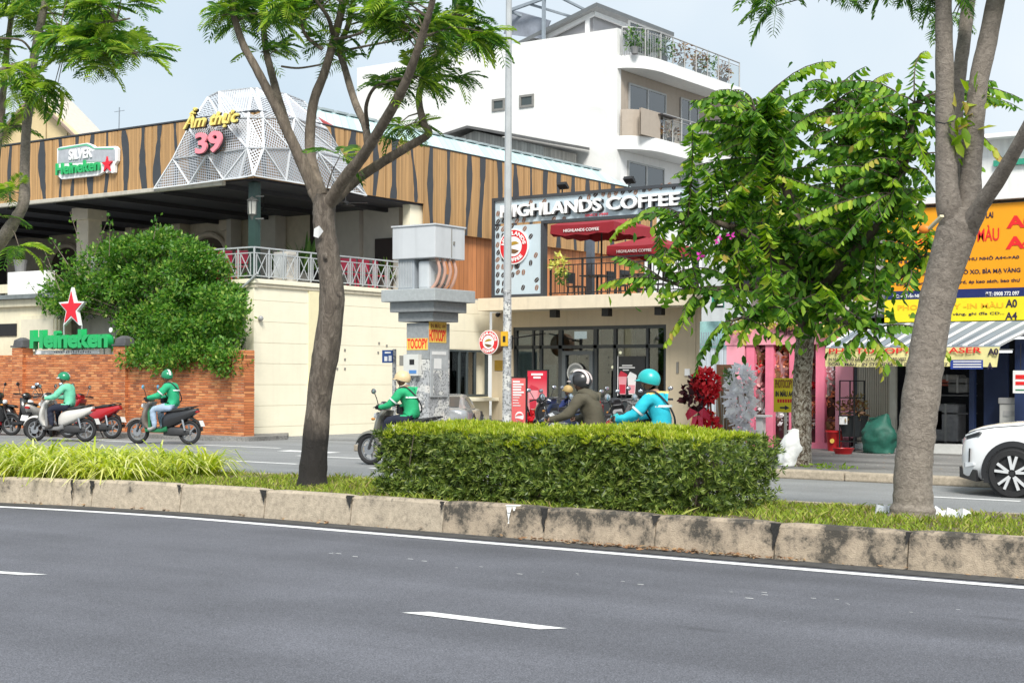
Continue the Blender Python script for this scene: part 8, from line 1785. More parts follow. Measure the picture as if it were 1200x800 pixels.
def frond_shape(droop, npair=12, seed=0):
 """feathery compound leaf of unit length along x"""
 rr = random.Random(seed); P_ = []; F = []
 def rach(t): return (t*(1-.12*droop*t), 0, -.42*droop*t*t)
 for i in range(npair):
  t = .12+.86*i/(npair-1); L = .40*math.sin(math.pi*(.16+.76*t))**.8
  for s_ in (-1, 1):
   x, y, z = rach(t); dx = L*.5+rr.uniform(-.03,.03); dy = s_*L*.86; dz = -L*(.22+.35*droop*t)+rr.uniform(-.02,.02); w_ = .034; k = len(P_)
   P_ += [(x, y, z), (x+dx*.5-w_, y+dy*.5+s_*w_*.3, z+dz*.3), (x+dx, y+dy, z+dz), (x+dx*.5+w_, y+dy*.5-s_*w_*.3, z+dz*.3)]; F.append((k, k+1, k+2, k+3))
 k = len(P_);
 for i in range(5):
  x, y, z = rach(i/4); P_ += [(x, -.008, z), (x, .008, z)]
  if i: F.append((k+2*i-2, k+2*i-1, k+2*i+1, k+2*i))
 return P_, F
FR = [frond_shape(d, 12, i) for i, d in enumerate((.8, 1.4, 1.9))]
DEL = leafmat('feather_leaf', [(0, (.035,.10,.02)), (.45, (.07,.18,.028)), (.8, (.14,.28,.04)), (1, (.27,.41,.07))], .45, .5)
DEL2 = leafmat('feather_leaf_light', [(0, (.15,.28,.03)), (.5, (.27,.42,.05)), (1, (.44,.54,.10))], .5, .5)
def feather_crown(parent, clusters, skel, name='crown', size=.42, twig=True, seed=3, lite=.3):
 """clusters: (px, py, V, rx px, ry px, tips)"""
 r2 = np.random.default_rng(seed); tipsA = []; dirsA = []; tw = MB(); sk = np.array([tuple(q) for q in skel])
 for (px, py, V, rx, ry, n) in clusters:
  c = np.array(PV(px, py, V)); d = (-_s*c[0]+_c*c[1]); k = d/FPX
  for i in range(max(1, round(n*.47))):
   v = r2.normal(size=3); v /= max(1e-6, np.linalg.norm(v)); v *= r2.uniform(.25, 1)**.6
   off = np.array([v[0]*rx*k, v[1]*rx*k*.9, v[2]*ry*k]); p = c+off
   q = sk[np.argmin(np.linalg.norm(sk-p, axis=1))]; out_ = unit((p-q)*np.array([1,1,.35])+np.array([0,0,.12])); tipsA.append(p); dirsA.append(out_)
   if twig:
    m_ = (Vector(p)+Vector(q))/2+Vector((0,0,.10*np.linalg.norm(p-q))); tw.tube([q, m_, p], [.011, .008, .005], 4, cap=False)
 tipsA = np.array(tipsA); dirsA = np.array(dirsA)
 Vs = [[], []]; Fs = [[], []]; offs = [0, 0]
 for s_ in range(6):                                # six leaves per twig end
  n = len(tipsA); az = r2.uniform(0, 2*math.pi, n); base = np.stack([np.cos(az), np.sin(az), r2.uniform(-.55, .75, n)], 1); x = unit(base+dirsA*.7); up_ = np.tile([0,0,1.], (n,1))+r2.normal(size=(n,3))*.18
  y = unit(np.cross(up_, x)); k_ = s_ % 3; P_, F = FR[k_]
  lit = r2.random(n) < lite
  for li in (0, 1):
   sel = lit == bool(li)
   if sel.sum() == 0: continue
   V_, Fa = grid_leaves(P_, F, tipsA[sel], x[sel], y[sel], size*r2.uniform(.65, 1.2, sel.sum())); Vs[li].append(V_); Fs[li].append(Fa+offs[li]); offs[li] += len(V_)
 o = None
 for li, (mt, nm_) in enumerate(((DEL, name), (DEL2, 'young_leaves'))):
  if Vs[li]: o = link(nm_, np_mesh(nm_, np.concatenate(Vs[li]), np.concatenate(Fs[li]), origin_of(parent)), mt, parent); tag(o, kind='stuff')
 if twig: tag(tw.build('twigs', BK1b, parent), kind='stuff')
# ---------------------------------------------------------------- centre flame tree
T1V = 12.6; r0 = PV(366, 567, T1V)
t1 = thing('flame_tree', (r0.x, T1V, .27), 'slender feathery leaved tree with dark foot at the centre of the median', 'tree')
V = T1V; sk1 = []
Q, _, _ = limb([(366, 572, V, 40), (366.5, 556, V, 33), (371, 500, V, 29), (376, 450, V, 30), (384, 400, V, 30.5), (389, 350, V, 29), (385.5, 305, V, 26), (380, 265, V, 26), (380, 242, V, 26), (381, 228, V, 20)], t1, BK1, 'trunk', 16); sk1 += Q[-5:]
LM = [[(377, 240, V, 18), (366, 217, V, 16), (352, 186, V-.1, 14.5), (336, 152, V-.2, 12.5), (322, 122, V-.3, 11.5), (300, 80, V-.4, 10), (284, 50, V-.5, 9), (272, 10, V-.6, 7.5), (266, -25, V-.7, 6)],
  [(338, 155, V-.15, 11), (328, 122, V+.0, 10), (318, 85, V+.2, 9), (311, 55, V+.35, 8), (307, 10, V+.5, 7), (300, -25, V+.6, 5)],
  [(379, 232, V, 16), (369, 205, V+.1, 14), (363, 172, V+.15, 12.5), (367, 122, V+.2, 12), (380, 86, V+.25, 10.5), (391, 48, V+.3, 10), (400, 12, V+.35, 9), (405, -30, V+.4, 7)],
  [(391, 46, V+.3, 6), (385, 22, V+.1, 5), (370, 0, V-.1, 4), (355, -20, V-.2, 3)],
  [(386, 238, V, 17), (402, 212, V-.1, 15), (425, 183, V-.2, 13.5), (446, 150, V-.35, 12), (468, 112, V-.5, 12), (482, 80, V-.6, 10.5), (494, 44, V-.7, 9), (506, 5, V-.8, 7.5), (512, -30, V-.9, 6)],
  [(432, 176, V-.2, 10), (428, 148, V-.05, 9.5), (416, 120, V+.15, 9), (404, 80, V+.35, 8), (398, 55, V+.4, 7.5), (408, 30, V+.6, 6.5), (418, -15, V+.8, 5)],
  [(384, 240, V, 17), (412, 215, V+.2, 13), (442, 194, V+.3, 12), (480, 171, V+.4, 10.5), (502, 157, V+.45, 9.5), (496, 143, V+.45, 8.5), (491, 112, V+.5, 8), (503, 78, V+.5, 7), (517, 50, V+.5, 6.5), (536, 8, V+.5, 5.5), (545, -25, V+.5, 4.5)],
  [(431, 148, V-.1, 5), (429, 125, V-.3, 4.5), (438, 104, V-.5, 4), (456, 95, V-.6, 3.5), (470, 92, V-.5, 3.5)],
  [(378, 58, V+.2, 5), (362, 46, V+.1, 4.5), (354, 32, V, 4), (352, 20, V-.1, 3)], [(392, 46, V+.2, 3.5), (420, 40, V, 3), (440, 28, V-.2, 2.5)], [(401, 60, V+.35, 3), (440, 52, V+.1, 2.6), (475, 46, V-.2, 2.2)], [(330, 78, V+.1, 2.6), (350, 80, V+.1, 2.4), (376, 76, V+.2, 2.2)], [(372, 234, V, 12), (363, 223, V-.05, 9)]]
for L in LM: Q, _, _ = limb(L, t1, BK1b, 'limb', 10); sk1 += Q[len(Q)//3:]
b = MB(); kn = PV(381, 300, V-.14); b.sphere(kn, .035, 8, 6, (1, .4, 1.2)); b.sphere(PV(398, 345, V-.14), .04, 8, 6, (1, .4, .8)); tag(b.build('bark_knots', BK1, t1, smooth=True), kind='stuff')
CL = [(272, 4, V-.6, 26, 20, 18), (300, 12, V+.2, 45, 26, 24), (335, 5, V-.4, 45, 26, 22), (318, 62, V+.3, 18, 12, 7), (388, 4, V+.3, 36, 18, 16), (388, 58, V+.3, 26, 20, 9), (425, 12, V+.5, 30, 22, 14), (475, 12, V-.7, 38, 26, 22), (526, 34, V+.4, 44, 26, 30), (560, 46, V+.2, 24, 12, 12), (516, 88, V+.5, 30, 20, 15), (497, 36, V-.5, 25, 24, 12), (440, 100, V-.5, 20, 12, 8), (472, 148, V+.4, 18, 9, 6), (485, 98, V-.2, 18, 14, 6), (300, -40, V, 90, 25, 26), (420, -40, V, 90, 25, 26), (540, -40, V, 70, 25, 20), (392, 182, V-.1, 10, 6, 2)]
feather_crown(t1, CL, sk1, 'crown', .34, True, 3, .3)
# paper scrap stuck to the trunk
b = MB(); a = PV(372, 272, V-.16)
b.add([tuple(PV(x, y, V-.17-d)) for x, y, d in ((368, 268, 0), (374, 264.5, .01), (379, 271, .02), (373, 279, 0), (367.5, 277, .02))], [(0,1,2,3,4)]); b.build('paper_scrap', M('bill_white'), t1)
# ---------------------------------------------------------------- left flame tree, only a limb and some leaves in view
V = 12.0; q = PV(-48, 570, V); t2 = thing('flame_tree', (q.x, V, .27), 'feathery leaved tree with pale limb at the left edge', 'tree'); sk2 = []
Q, _, _ = limb([(-60, 575, V, 34), (-58, 480, V, 30), (-46, 380, V, 27), (-25, 315, V, 22), (2, 281, V, 17), (18, 257, V, 14), (28, 236, V, 13), (29, 195, V, 11.5), (31, 150, V, 11), (35, 120, V, 10.5), (38, 82, V, 10), (44, 45, V, 9.5), (52, 8, V, 8.5), (58, -30, V, 7)], t2, BK2, 'trunk', 12); sk2 += Q[20:]
for L in ([(-30, 320, V, 15), (-14, 240, V+.2, 12), (0, 150, V+.3, 9), (4, 105, V+.35, 8), (8, 60, V+.4, 7), (16, 0, V+.4, 6)], [(37, 84, V, 7), (25, 76, V-.2, 6.5), (8, 80, V-.4, 6), (-8, 86, V-.5, 5)], [(40, 66, V, 3), (26, 48, V-.2, 2.6), (0, 45, V-.3, 2.2)], [(46, 40, V, 4), (90, 32, V-.3, 3), (130, 26, V-.5, 2.4), (152, 22, V-.6, 2)], [(44, 46, V, 3.5), (90, 50, V-.2, 3), (130, 62, V-.4, 2.4), (160, 62, V-.5, 2)]):
 Q, _, _ = limb(L, t2, BK1b, 'limb', 8); sk2 += Q[3:]
feather_crown(t2, [(110, 30, V-.4, 45, 26, 26), (80, 60, V-.3, 38, 22, 20), (125, 64, V-.4, 42, 18, 18), (158, 62, V-.5, 15, 10, 6), (25, 95, V-.4, 34, 20, 16), (55, 100, V-.3, 16, 12, 6), (70, 10, V, 40, 20, 16), (20, 15, V+.3, 30, 26, 16), (-10, 60, V, 20, 30, 10), (130, 5, V-.5, 34, 16, 12), (4, 145, V-.2, 14, 7, 4), (8, 225, V-.1, 12, 10, 4), (18, 285, V-.1, 14, 8, 3), (0, 262, V-.2, 10, 14, 3), (60, -40, V, 90, 24, 24)], sk2, 'crown', .40, True, 8, .5)
# ---------------------------------------------------------------- right median tree, pale and forked
V = 13.1; q = PV(1070, 603, V); t3 = thing('grey_trunk_tree', (q.x, V, .27), 'thick pale grey trunk forking into three on the right of the median', 'tree'); sk3 = []
Q, _, _ = limb([(1069, 612, V, 66), (1069.5, 600, V, 54), (1070, 585, V, 47), (1070, 555, V, 44.5), (1074, 510, V, 43.5), (1080, 460, V, 43), (1087, 410, V, 42), (1095, 365, V, 41), (1105, 325, V, 42), (1117, 285, V, 44), (1125, 258, V, 46), (1127, 244, V, 34)], t3, BK2, 'trunk', 20); sk3 += Q[-4:]
for L in ([(1120, 268, V, 34), (1112, 240, V-.1, 30), (1109, 205, V-.12, 26), (1107.5, 150, V-.15, 23), (1107, 90, V-.2, 21), (1106, 30, V-.25, 20), (1105, -20, V-.3, 18), (1100, -70, V-.4, 14)],
   [(1125, 235, V+.3, 18), (1124, 190, V+.35, 17), (1121, 140, V+.4, 16), (1124, 90, V+.5, 16), (1130, 45, V+.6, 16), (1135, 0, V+.7, 16), (1140, -50, V+.8, 12)],
   [(1130, 262, V, 34), (1136, 230, V+.05, 27), (1138, 190, V+.05, 25), (1142, 145, V, 23), (1147, 95, V, 23), (1157, 50, V, 22), (1167, 0, V, 21.5), (1180, -60, V, 17)],
   [(1134, 268, V, 26), (1150, 240, V-.15, 20), (1172, 207, V-.3, 18), (1196, 165, V-.5, 16), (1225, 110, V-.7, 13), (1262, 40, V-.9, 10), (1300, -40, V-1.1, 7), (1320, -90, V-1.2, 4)]):
 Q, _, _ = limb(L, t3, BK2, 'limb', 14); sk3 += Q[len(Q)//2:]
b = MB(); p = PV(1131, 148, V-.2); b.tube([PV(1097, 143, V-.36), PV(1107, 145, V-.42), PV(1117, 142, V-.36)], .006, 5); b.build('wire_tie', BLACK, t3)
p = PV(1098, 264, V-.4); b = MB(); b.bar(PV(1088.5, 268.5, V-.3), PV(1104, 253, V-.42), .035, .02); b.build('wood_peg', M('peg_cream', (.66, .60, .40), .6), t3)
b = MB(); p = PV(1089, 275, V-.36); b.sphere(PV(1083.5, 268.5, V-.3), .05, 10, 8, (1.1, .6, .8)); b.build('orange_clip', M('clip_orange', (.75, .22, .02), .5), t3, smooth=True)
feather_crown(t3, [(900, -18, V-.8, 30, 8, 7), (913, 4, V-.8, 6, 8, 2), (1030, -22, V-.3, 46, 8, 10), (1085, -18, V, 30, 14, 8), (1190, -4, V, 22, 14, 7), (1130, 20, V+1.2, 14, 20, 5), (960, -50, V-.5, 80, 20, 18), (1060, -60, V, 90, 26, 26), (1180, -60, V, 60, 26, 20), (1300, -70, V-1, 60, 30, 22)], sk3, 'crown', .32, True, 12, .0)
# climber on the fork
def leaves_at(parent, name, mat, pts, n, spread, size, shape=None):
 P_ = np.repeat(np.array([tuple(p) for p in pts]), n, 0)+rng.normal(size=(len(pts)*n, 3))*np.array(spread); m_ = len(P_); x = unit(rng.normal(size=(m_,3))+np.array([0,0,-.6])); y = unit(np.cross(x, rng.normal(size=(m_,3))))
 V_, F = grid_leaves(shape or LEAF6[0], shape and [(0,1,2,3)] or LEAF6[1], P_, x, y, size*rng.uniform(.6, 1.2, m_)); return tag(link(name, np_mesh(name, V_, F, origin_of(parent)), mat, parent), kind='stuff')
LEAF6 = ([(0,0,0),(.22,.19,.06),(.6,.23,.07),(1,0,-.12),(.6,-.23,.07),(.22,-.19,.06)], [(0,1,2,3),(0,3,4,5)])
BLF = leafmat('broad_leaf', [(0, (.03,.095,.012)), (.4, (.075,.19,.022)), (.75, (.165,.32,.035)), (1, (.32,.48,.055))], .44, .55, .25)
BLY = leafmat('broad_leaf_young', [(0, (.15,.30,.02)), (.5, (.28,.43,.03)), (.85, (.44,.52,.07)), (1, (.50,.34,.10))], .48, .45, .35)
leaves_at(t3, 'climber', BLY, [PV(1132, 118, V-.1), PV(1134, 135, V-.1), PV(1126, 150, V-.15), PV(1124, 170, V-.1)], 9, (.06,.06,.09), .14)
# ---------------------------------------------------------------- broad leaved tree on the far pavement
V = 22.45; q = PV(938, 546, V); t4 = thing('broad_leaf_tree', (q.x, V, PZ), 'broad leaved tree with drooping sprays and white patched trunk', 'tree'); sk4 = []
Q, _, _ = limb([(937, 549, V, 34), (938, 538, V, 27), (939, 500, V, 24), (940, 450, V, 23), (943, 405, V, 22), (947, 370, V, 21), (950, 342, V, 20)], t4, BK3, 'trunk', 14); sk4 += Q[-8:]
BK3b = barkmat('bark_dark_limb', [(.3, (.03,.022,.018)), (.55, (.09,.07,.05)), (.75, (.2,.17,.13))], 1.2, 12, .7)
for L in ([(948, 365, V, 17), (925, 320, V-.3, 14), (890, 285, V-.6, 11), (845, 262, V-.9, 8), (800, 262, V-1.1, 5)], [(950, 350, V, 17), (945, 300, V+.1, 14), (925, 235, V+.1, 11), (900, 175, V, 8), (885, 130, V-.1, 5)], [(952, 345, V, 17), (975, 300, V+.2, 13), (985, 230, V+.4, 10), (985, 160, V+.4, 7), (978, 100, V+.3, 4)],
   [(953, 350, V, 15), (985, 310, V-.4, 12), (1030, 262, V-.8, 9), (1060, 200, V-1., 6), (1072, 120, V-1.1, 4)], [(945, 375, V, 13), (915, 350, V-.6, 10), (870, 335, V-1., 7), (820, 340, V-1.3, 5), (770, 325, V-1.5, 3)], [(955, 362, V, 13), (1000, 345, V-.4, 10), (1045, 330, V-.7, 7), (1085, 300, V-.8, 5)], [(950, 345, V, 12), (940, 290, V+.9, 10), (930, 230, V+1.5, 7), (900, 190, V+1.9, 4)], [(944, 385, V-.1, 10), (930, 370, V-.9, 8), (900, 365, V-1.5, 5), (860, 375, V-1.8, 3)], [(952, 370, V-.1, 9), (985, 375, V-.9, 7), (1025, 385, V-1.3, 4)]):
 Q, _, _ = limb(L, t4, BK3b, 'limb', 9); sk4 += Q[2:]
skA = np.array([tuple(p) for p in sk4])
tips = [(704, 333, -1.6), (722, 300, -1.4), (735, 340, -1.5), (716, 278, -1.0), (772, 345, -1.6), (738, 262, -.6), (760, 298, -1.7), (780, 300, -1.7), (800, 232, -.8), (800, 190, -.5), (790, 205, .3), (806, 158, .1), (812, 125, .2), (835, 110, 0), (850, 130, -.6), (860, 105, .4), (880, 118, .5), (920, 95, .3), (918, 120, -.5), (977, 72, .3), (972, 110, -.4), (1015, 78, .2), (1018, 108, -.6), (1045, 85, .4), (1086, 60, -.2), (1082, 95, -1.), (1088, 150, -1.2), (1092, 220, -1.3), (1085, 270, -1.4), (1100, 300, -1.), (1046, 215, -1.8), (1000, 170, -1.6), (1010, 160, -1.4), (955, 165, -1.8), (900, 155, -1.5), (912, 205, -2.), (965, 200, -2.2), (1020, 250, -2.1), (870, 220, -1.9), (835, 190, -1.3), (850, 240, -1.9), (815, 285, -2.), (880, 275, -2.3), (930, 260, -2.4), (985, 285, -2.3), (1060, 345, -1.6), (1045, 420, -1.7), (1035, 440, -1.4), (1062, 405, -1.4), (1112, 415, -.9), (1020, 375, -1.8), (1005, 345, -2.), (960, 330, -2.1), (900, 320, -2.3), (850, 320, -2.2), (800, 330, -2.), (780, 402, -1.6), (800, 380, -1.8), (835, 424, -1.9), (815, 435, -1.7), (850, 385, -2.1), (870, 400, -2.1), (885, 365, -2.2), (915, 400, -2.0), (925, 372, -2.2), (905, 345, -2.3), (965, 400, -1.9), (985, 420, -1.8), (1150, 195, -.4), (1170, 120, .3), (1165, 95, .2), (1195, 115, -.2), (1192, 125, .3), (1140, 165, -.6), (1178, 190, -.4)]
rt = random.Random(4); extra = []
while len(extra) < 390:
 x, y = rt.uniform(715, 1100), rt.uniform(85, 420)
 if ((x-925)/172)**2+((y-228)/150)**2 < 1 and not (x < 800 and (y > 330 or y < 265)) and not (y < 105 and rt.random() < .4): extra.append((x, y, rt.uniform(-1.9, 1.9)))
Pl = []; Xl = []; Yl = []; Sl = []; Yg = []; tw = MB()
for k_, (px, py, dv) in enumerate(tips+extra):
 tp = np.array(PV(px, py, V+dv)); dist = np.linalg.norm(skA-tp, axis=1); q = skA[np.argsort(dist+np.array([rt.uniform(0, .9) for _ in dist]))[0]]; L = np.linalg.norm(tp-q)
 if L < .6: q = skA[np.argsort(np.abs(dist-1.))[rt.randrange(6)]]; L = np.linalg.norm(tp-q)
 ctl = (q+tp)/2+np.array([rt.uniform(-.18,.18)*L, rt.uniform(-.18,.18)*L, rt.uniform(.05,.34)*L+.05]); n = max(8, int(L/.038)); ts = np.linspace(0, 1, n); path = (1-ts)[:,None]**2*q+2*((1-ts)*ts)[:,None]*ctl+ts[:,None]**2*tp
 tw.tube([Vector(p) for p in path[::max(1, n//6)]]+[Vector(path[-1])], [.014*(1-.75*i/(len(path[::max(1,n//6)]))) for i in range(len(path[::max(1, n//6)])+1)], 5, cap=False)
 young = rt.random() < (.5 if k_ < len(tips) else .14)
 lsz = rt.uniform(.17, .22)
 for i in range(n):
  if ts[i] < max(.12, 1-1.5/L): continue
  tan = path[min(i+1, n-1)]-path[max(i-1, 0)]; tan /= np.linalg.norm(tan)+1e-9; side = np.cross(tan, [0,0,1.]); side /= np.linalg.norm(side)+1e-9; s_ = 1 if i % 2 else -1
  x = side*s_*rt.uniform(.35, .8)+tan*rt.uniform(.25, .6)+np.array([0,0,-rt.uniform(.55, 1.0)]); x /= np.linalg.norm(x); y = np.cross(x, side*s_+tan*.3+rng.normal(size=3)*.25); y /= np.linalg.norm(y)+1e-9
  Pl.append(path[i]); Xl.append(x); Yl.append(y); Sl.append(lsz*rt.uniform(.75, 1.15)*(1-.35*max(0, ts[i]-.85)/.15)); Yg.append(young and ts[i] > rt.uniform(.45, .75))
for k_ in range(1500):
 q = skA[rt.randrange(len(skA))]+rng.normal(size=3)*np.array([.3,.3,.24]); x = rng.normal(size=3)*.6+np.array([0,0,-1.]); x /= np.linalg.norm(x); y = np.cross(x, rng.normal(size=3)); y /= np.linalg.norm(y)+1e-9; Pl.append(q); Xl.append(x); Yl.append(y); Sl.append(rt.uniform(.14, .21)); Yg.append(False)
Pl, Xl, Yl, Sl, Yg = map(np.array, (Pl, Xl, Yl, Sl, Yg))
tag(tw.build('twigs', BK3b, t4), kind='stuff')
dep = -_s*Pl[:,0]+_c*Pl[:,1]; apparent = Sl/dep; order = np.argsort(-apparent); solo = np.zeros(len(Pl), bool); solo[order[:300]] = True
for sel, mt, nm_ in ((~solo & ~Yg, BLF, 'crown'), (~solo & Yg, BLY, 'young_leaves')):
 V_, F = grid_leaves(LEAF6[0], LEAF6[1], Pl[sel], Xl[sel], Yl[sel], Sl[sel]); tag(link(nm_, np_mesh(nm_, V_, F, origin_of(t4)), mt, t4), kind='stuff')
def objleaf(name, stops):
 m = leafmat(name, stops, .42, .55, .25); t = m.node_tree; g_ = [n for n in t.nodes if n.type == 'NEW_GEOMETRY'][0]; cr = [n for n in t.nodes if n.type == 'VALTORGB'][0]; oi = N(t, 'ShaderNodeObjectInfo'); t.links.new(oi.outputs['Random'], cr.inputs[0]); t.nodes.remove(g_); return m
OL = objleaf('broad_leaf_single', [(0, (.035,.11,.012)), (.4, (.08,.21,.024)), (.75, (.18,.36,.035)), (1, (.34,.52,.055))]); OLY = objleaf('broad_leaf_single_young', [(0, (.15,.30,.02)), (.5, (.28,.43,.03)), (.85, (.44,.52,.07)), (1, (.50,.34,.10))])
def one_leaf(mt): me = bpy.data.meshes.new('leaf'); me.from_pydata(LEAF6[0], [], LEAF6[1]); me.materials.append(mt); return me
lA, lB = one_leaf(OL), one_leaf(OLY); g_ = Vector(origin_of(t4))
for i in order[:300]:
 o = bpy.data.objects.new('leaf', lB if Yg[i] else lA); col.objects.link(o); o.parent = t4
 x, y = Vector(Xl[i]), Vector(Yl[i]); z = x.cross(y); mm = Matrix((x, y, z)).transposed().to_4x4(); mm = Matrix.Translation(Vector(Pl[i])-g_) @ mm @ Matrix.Scale(float(Sl[i]), 4); o.matrix_local = mm
for i, (px, py) in enumerate(((842, 281), (856, 277), (820, 300), (914, 252))):
 p = PV(px, py, V-2.2); blossom(p, (.025,.025,.03), 10, M('logo_magenta') if False else (leafmat('petal_magenta', [(0, (.5,.02,.3)), (1, (.7,.05,.45))], .3) if 'petal_magenta' not in _mats else M('petal_magenta')) if i < 3 else PETY, t4, 'blossom', .05)
# weeds at the tree foot
p = PG(955, 548, PZ); leaves_at(t4, 'weeds', DEL2, [p+Vector((.15*i-.2, .1*math.sin(i*2), .03)) for i in range(6)], 14, (.1,.1,.02), .07)
# ---------------------------------------------------------------- rounded bush tree behind the brick wall
V = 26.45; q = PV(180, 440, V); t5 = thing('garden_tree', (q.x, V, 0), 'dense small leaved green tree rising behind the brick wall', 'tree')
b = MB(); b.tube([(q.x, V, 0), (q.x+.1, V, 1.2), (q.x, V, 2.4)], [.11, .09, .08], 10); b.build('trunk', BK1b, t5, smooth=60)
rt = random.Random(9); cl = []
while len(cl) < 200:
 x, y = rt.uniform(48, 280), rt.uniform(258, 430)
 top_ = 266+abs(x-165)**1.55/24 if x > 165 else 275+abs(x-165)**1.6/27
 bot_ = 432 if x > 148 else 405-(148-x)*.55
 if x < 145 and y > 362: continue
 if top_ < y < bot_: cl.append((x, y, V+rt.uniform(-.9 if x > 190 else -.25, .5) if y < 408 else V-rt.uniform(.5, 1.0)))
Pn = []; Dn = []
tw = MB(); base = Vector((q.x, V+.45, 2.5))
for (x, y, vv) in cl:
 c = np.array(PV(x, y, vv)); n = 210; v = rng.normal(size=(n,3)); v = unit(v)*rng.uniform(.2, 1, (n,1))**.5; Pn.append(c+v*np.array([.40,.40,.30])); Dn.append(v)
 m_ = base.lerp(Vector(c), .5)+Vector((0,0,.15)); tw.tube([base, m_, Vector(c)], [.025, .015, .006], 4, cap=False)
for x0, y0, x1, y1 in ((95, 290, 82, 248), (110, 300, 128, 252), (128, 300, 129, 262), (75, 330, 48, 305), (70, 340, 50, 288), (240, 320, 262, 296), (80, 310, 60, 280), (262, 380, 288, 352), (60, 370, 33, 330), (180, 280, 184, 258)):
 pts = [PV(x0+(x1-x0)*t, y0+(y1-y0)*t, V-.5) for t in (0, .35, .7, 1)]; tw.tube(pts, [.014, .011, .008, .005], 4)
 for k_ in range(26):
  t = rt.uniform(.1, 1); p = pts[0].lerp(pts[-1], t); Pn.append(np.array([p])+rng.normal(size=(1,3))*.06); Dn.append(rng.normal(size=(1,3)))
Pn = np.concatenate(Pn); Dn = unit(np.concatenate(Dn)); m_ = len(Pn); x = unit(Dn*.8+rng.normal(size=(m_,3))*.7+np.array([0,0,.25])); y = unit(np.cross(x, rng.normal(size=(m_,3))+np.array([0,0,1.2])))
SML = leafmat('small_leaf', [(0, (.035,.115,.016)), (.4, (.085,.225,.03)), (.8, (.17,.34,.045)), (1, (.36,.47,.10))], .42, .5)
V_, F = grid_leaves([(0,0,0),(.5,.26,.06),(1,0,0),(.5,-.26,.06)], [(0,1,2,3)], Pn, x, y, .115*rng.uniform(.6, 1.3, m_)); tag(link('crown', np_mesh('crown', V_, F, origin_of(t5)), SML, t5), kind='stuff'); tag(tw.build('twigs', BK1b, t5), kind='stuff')
# low shrub at the far left
p = PV(3, 408, 27.6); t6 = thing('garden_shrub', (p.x, 27.6, 0), 'small dark shrub over the brick wall at the left edge', 'shrub'); b = MB(); b.tube([(p.x, 27.6, 0), (p.x, 27.6, 2.2)], .03, 6); b.build('stem', BK1b, t6); leaves_at(t6, 'foliage', leafmat('shrub_leaf', [(0, (.015,.05,.01)), (.6, (.04,.12,.02)), (1, (.10,.2,.03))], .3), [PV(rt.uniform(-14, 17), rt.uniform(388, 418), 27.6+rt.uniform(-.4,.4)) for i in range(24)], 45, (.13,.13,.10), .10)
# ---------------------------------------------------------------- clipped hedge on the median
HX0, HX1 = PV(461, 560, 12.2).x, PV(893, 580, 13.3).x; HY0, HY1 = 12.02, 13.45; HZ0, HZ1 = .27, .99
hd_ = thing('clipped_hedge', ((HX0+HX1)/2, (HY0+HY1)/2, .27), 'clipped box hedge with bright yellow green top on the median', 'hedge')
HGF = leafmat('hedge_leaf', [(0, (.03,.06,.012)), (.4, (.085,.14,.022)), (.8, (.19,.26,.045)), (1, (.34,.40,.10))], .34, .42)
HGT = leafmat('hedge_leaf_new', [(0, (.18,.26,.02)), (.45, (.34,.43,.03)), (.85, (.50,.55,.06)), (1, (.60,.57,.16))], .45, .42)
def edge_jit(n): return rng.normal(size=n)*.03
def rosettes(P_, D, nl, size, mat, name, parent):
 n = len(P_); D = unit(D); Vs = []; Fs = []; off = 0; a0 = rng.uniform(0, 6.28, n); t1_ = unit(np.cross(D, np.tile([.3,.2,.93], (n,1)))); t2_ = np.cross(D, t1_)
 for k_ in range(nl):
  an = a0+k_*2.4; el_ = rng.uniform(.15, 1.1, n); x = unit((np.cos(an)[:,None]*t1_+np.sin(an)[:,None]*t2_)*np.cos(el_)[:,None]+D*np.sin(el_)[:,None]); y = unit(np.cross(x, D)); V_, F = grid_leaves([(0,0,0),(.45,.12,.05),(1,0,-.06),(.45,-.12,.05)], [(0,1,2,3)], P_-D*.02, x, y, size*rng.uniform(.6, 1.25, n)); Vs.append(V_); Fs.append(F+off); off += len(V_)
 return tag(link(name, np_mesh(name, np.concatenate(Vs), np.concatenate(Fs), origin_of(parent)), mat, parent), kind='stuff')
n = 3000; u_ = rng.uniform(HX0, HX1, n); z = HZ0+.02+(HZ1-HZ0-.07)*rng.uniform(0, 1, n)**.9; wav = .05*np.sin(u_*2.3)+.04*np.sin(u_*5.1+1)+.03*np.sin(z*9+u_*3)
PF = np.stack([u_, HY0+wav+rng.normal(size=n)*.045-.03*np.sin(z*5), z], 1); DF = np.stack([rng.normal(size=n)*.5, -np.ones(n), rng.normal(size=n)*.4+.35], 1)
n = 4600; ut = rng.uniform(HX0, HX1, n); vt = rng.uniform(HY0-.02, HY1, n); PT = np.stack([ut, vt, HZ1+.025*np.sin(ut*3.1)+.02*np.sin(vt*7+ut*2)+rng.normal(size=n)*.014-.10*np.clip((HY0+.1-vt)/.12, 0, 1)], 1); DT = np.stack([rng.normal(size=n)*.35, rng.normal(size=n)*.35-.12, np.ones(n)], 1)
n = 560; ve = rng.uniform(HY0, HY1, n); zz = rng.uniform(HZ0, HZ1-.03, n); PE = np.concatenate([np.stack([np.full(n, HX0)+rng.normal(size=n)*.06-.05, ve, zz], 1), np.stack([np.full(n, HX1)+rng.normal(size=n)*.07+.05, ve, zz], 1), np.stack([rng.uniform(HX0, HX1, n), np.full(n, HY1)+rng.normal(size=n)*.03, zz], 1)]); DE = np.concatenate([np.tile([-1,-.2,.35], (n,1)), np.tile([1,-.3,.35], (n,1)), np.tile([0,1,.35], (n,1))])+rng.normal(size=(3*n,3))*.35
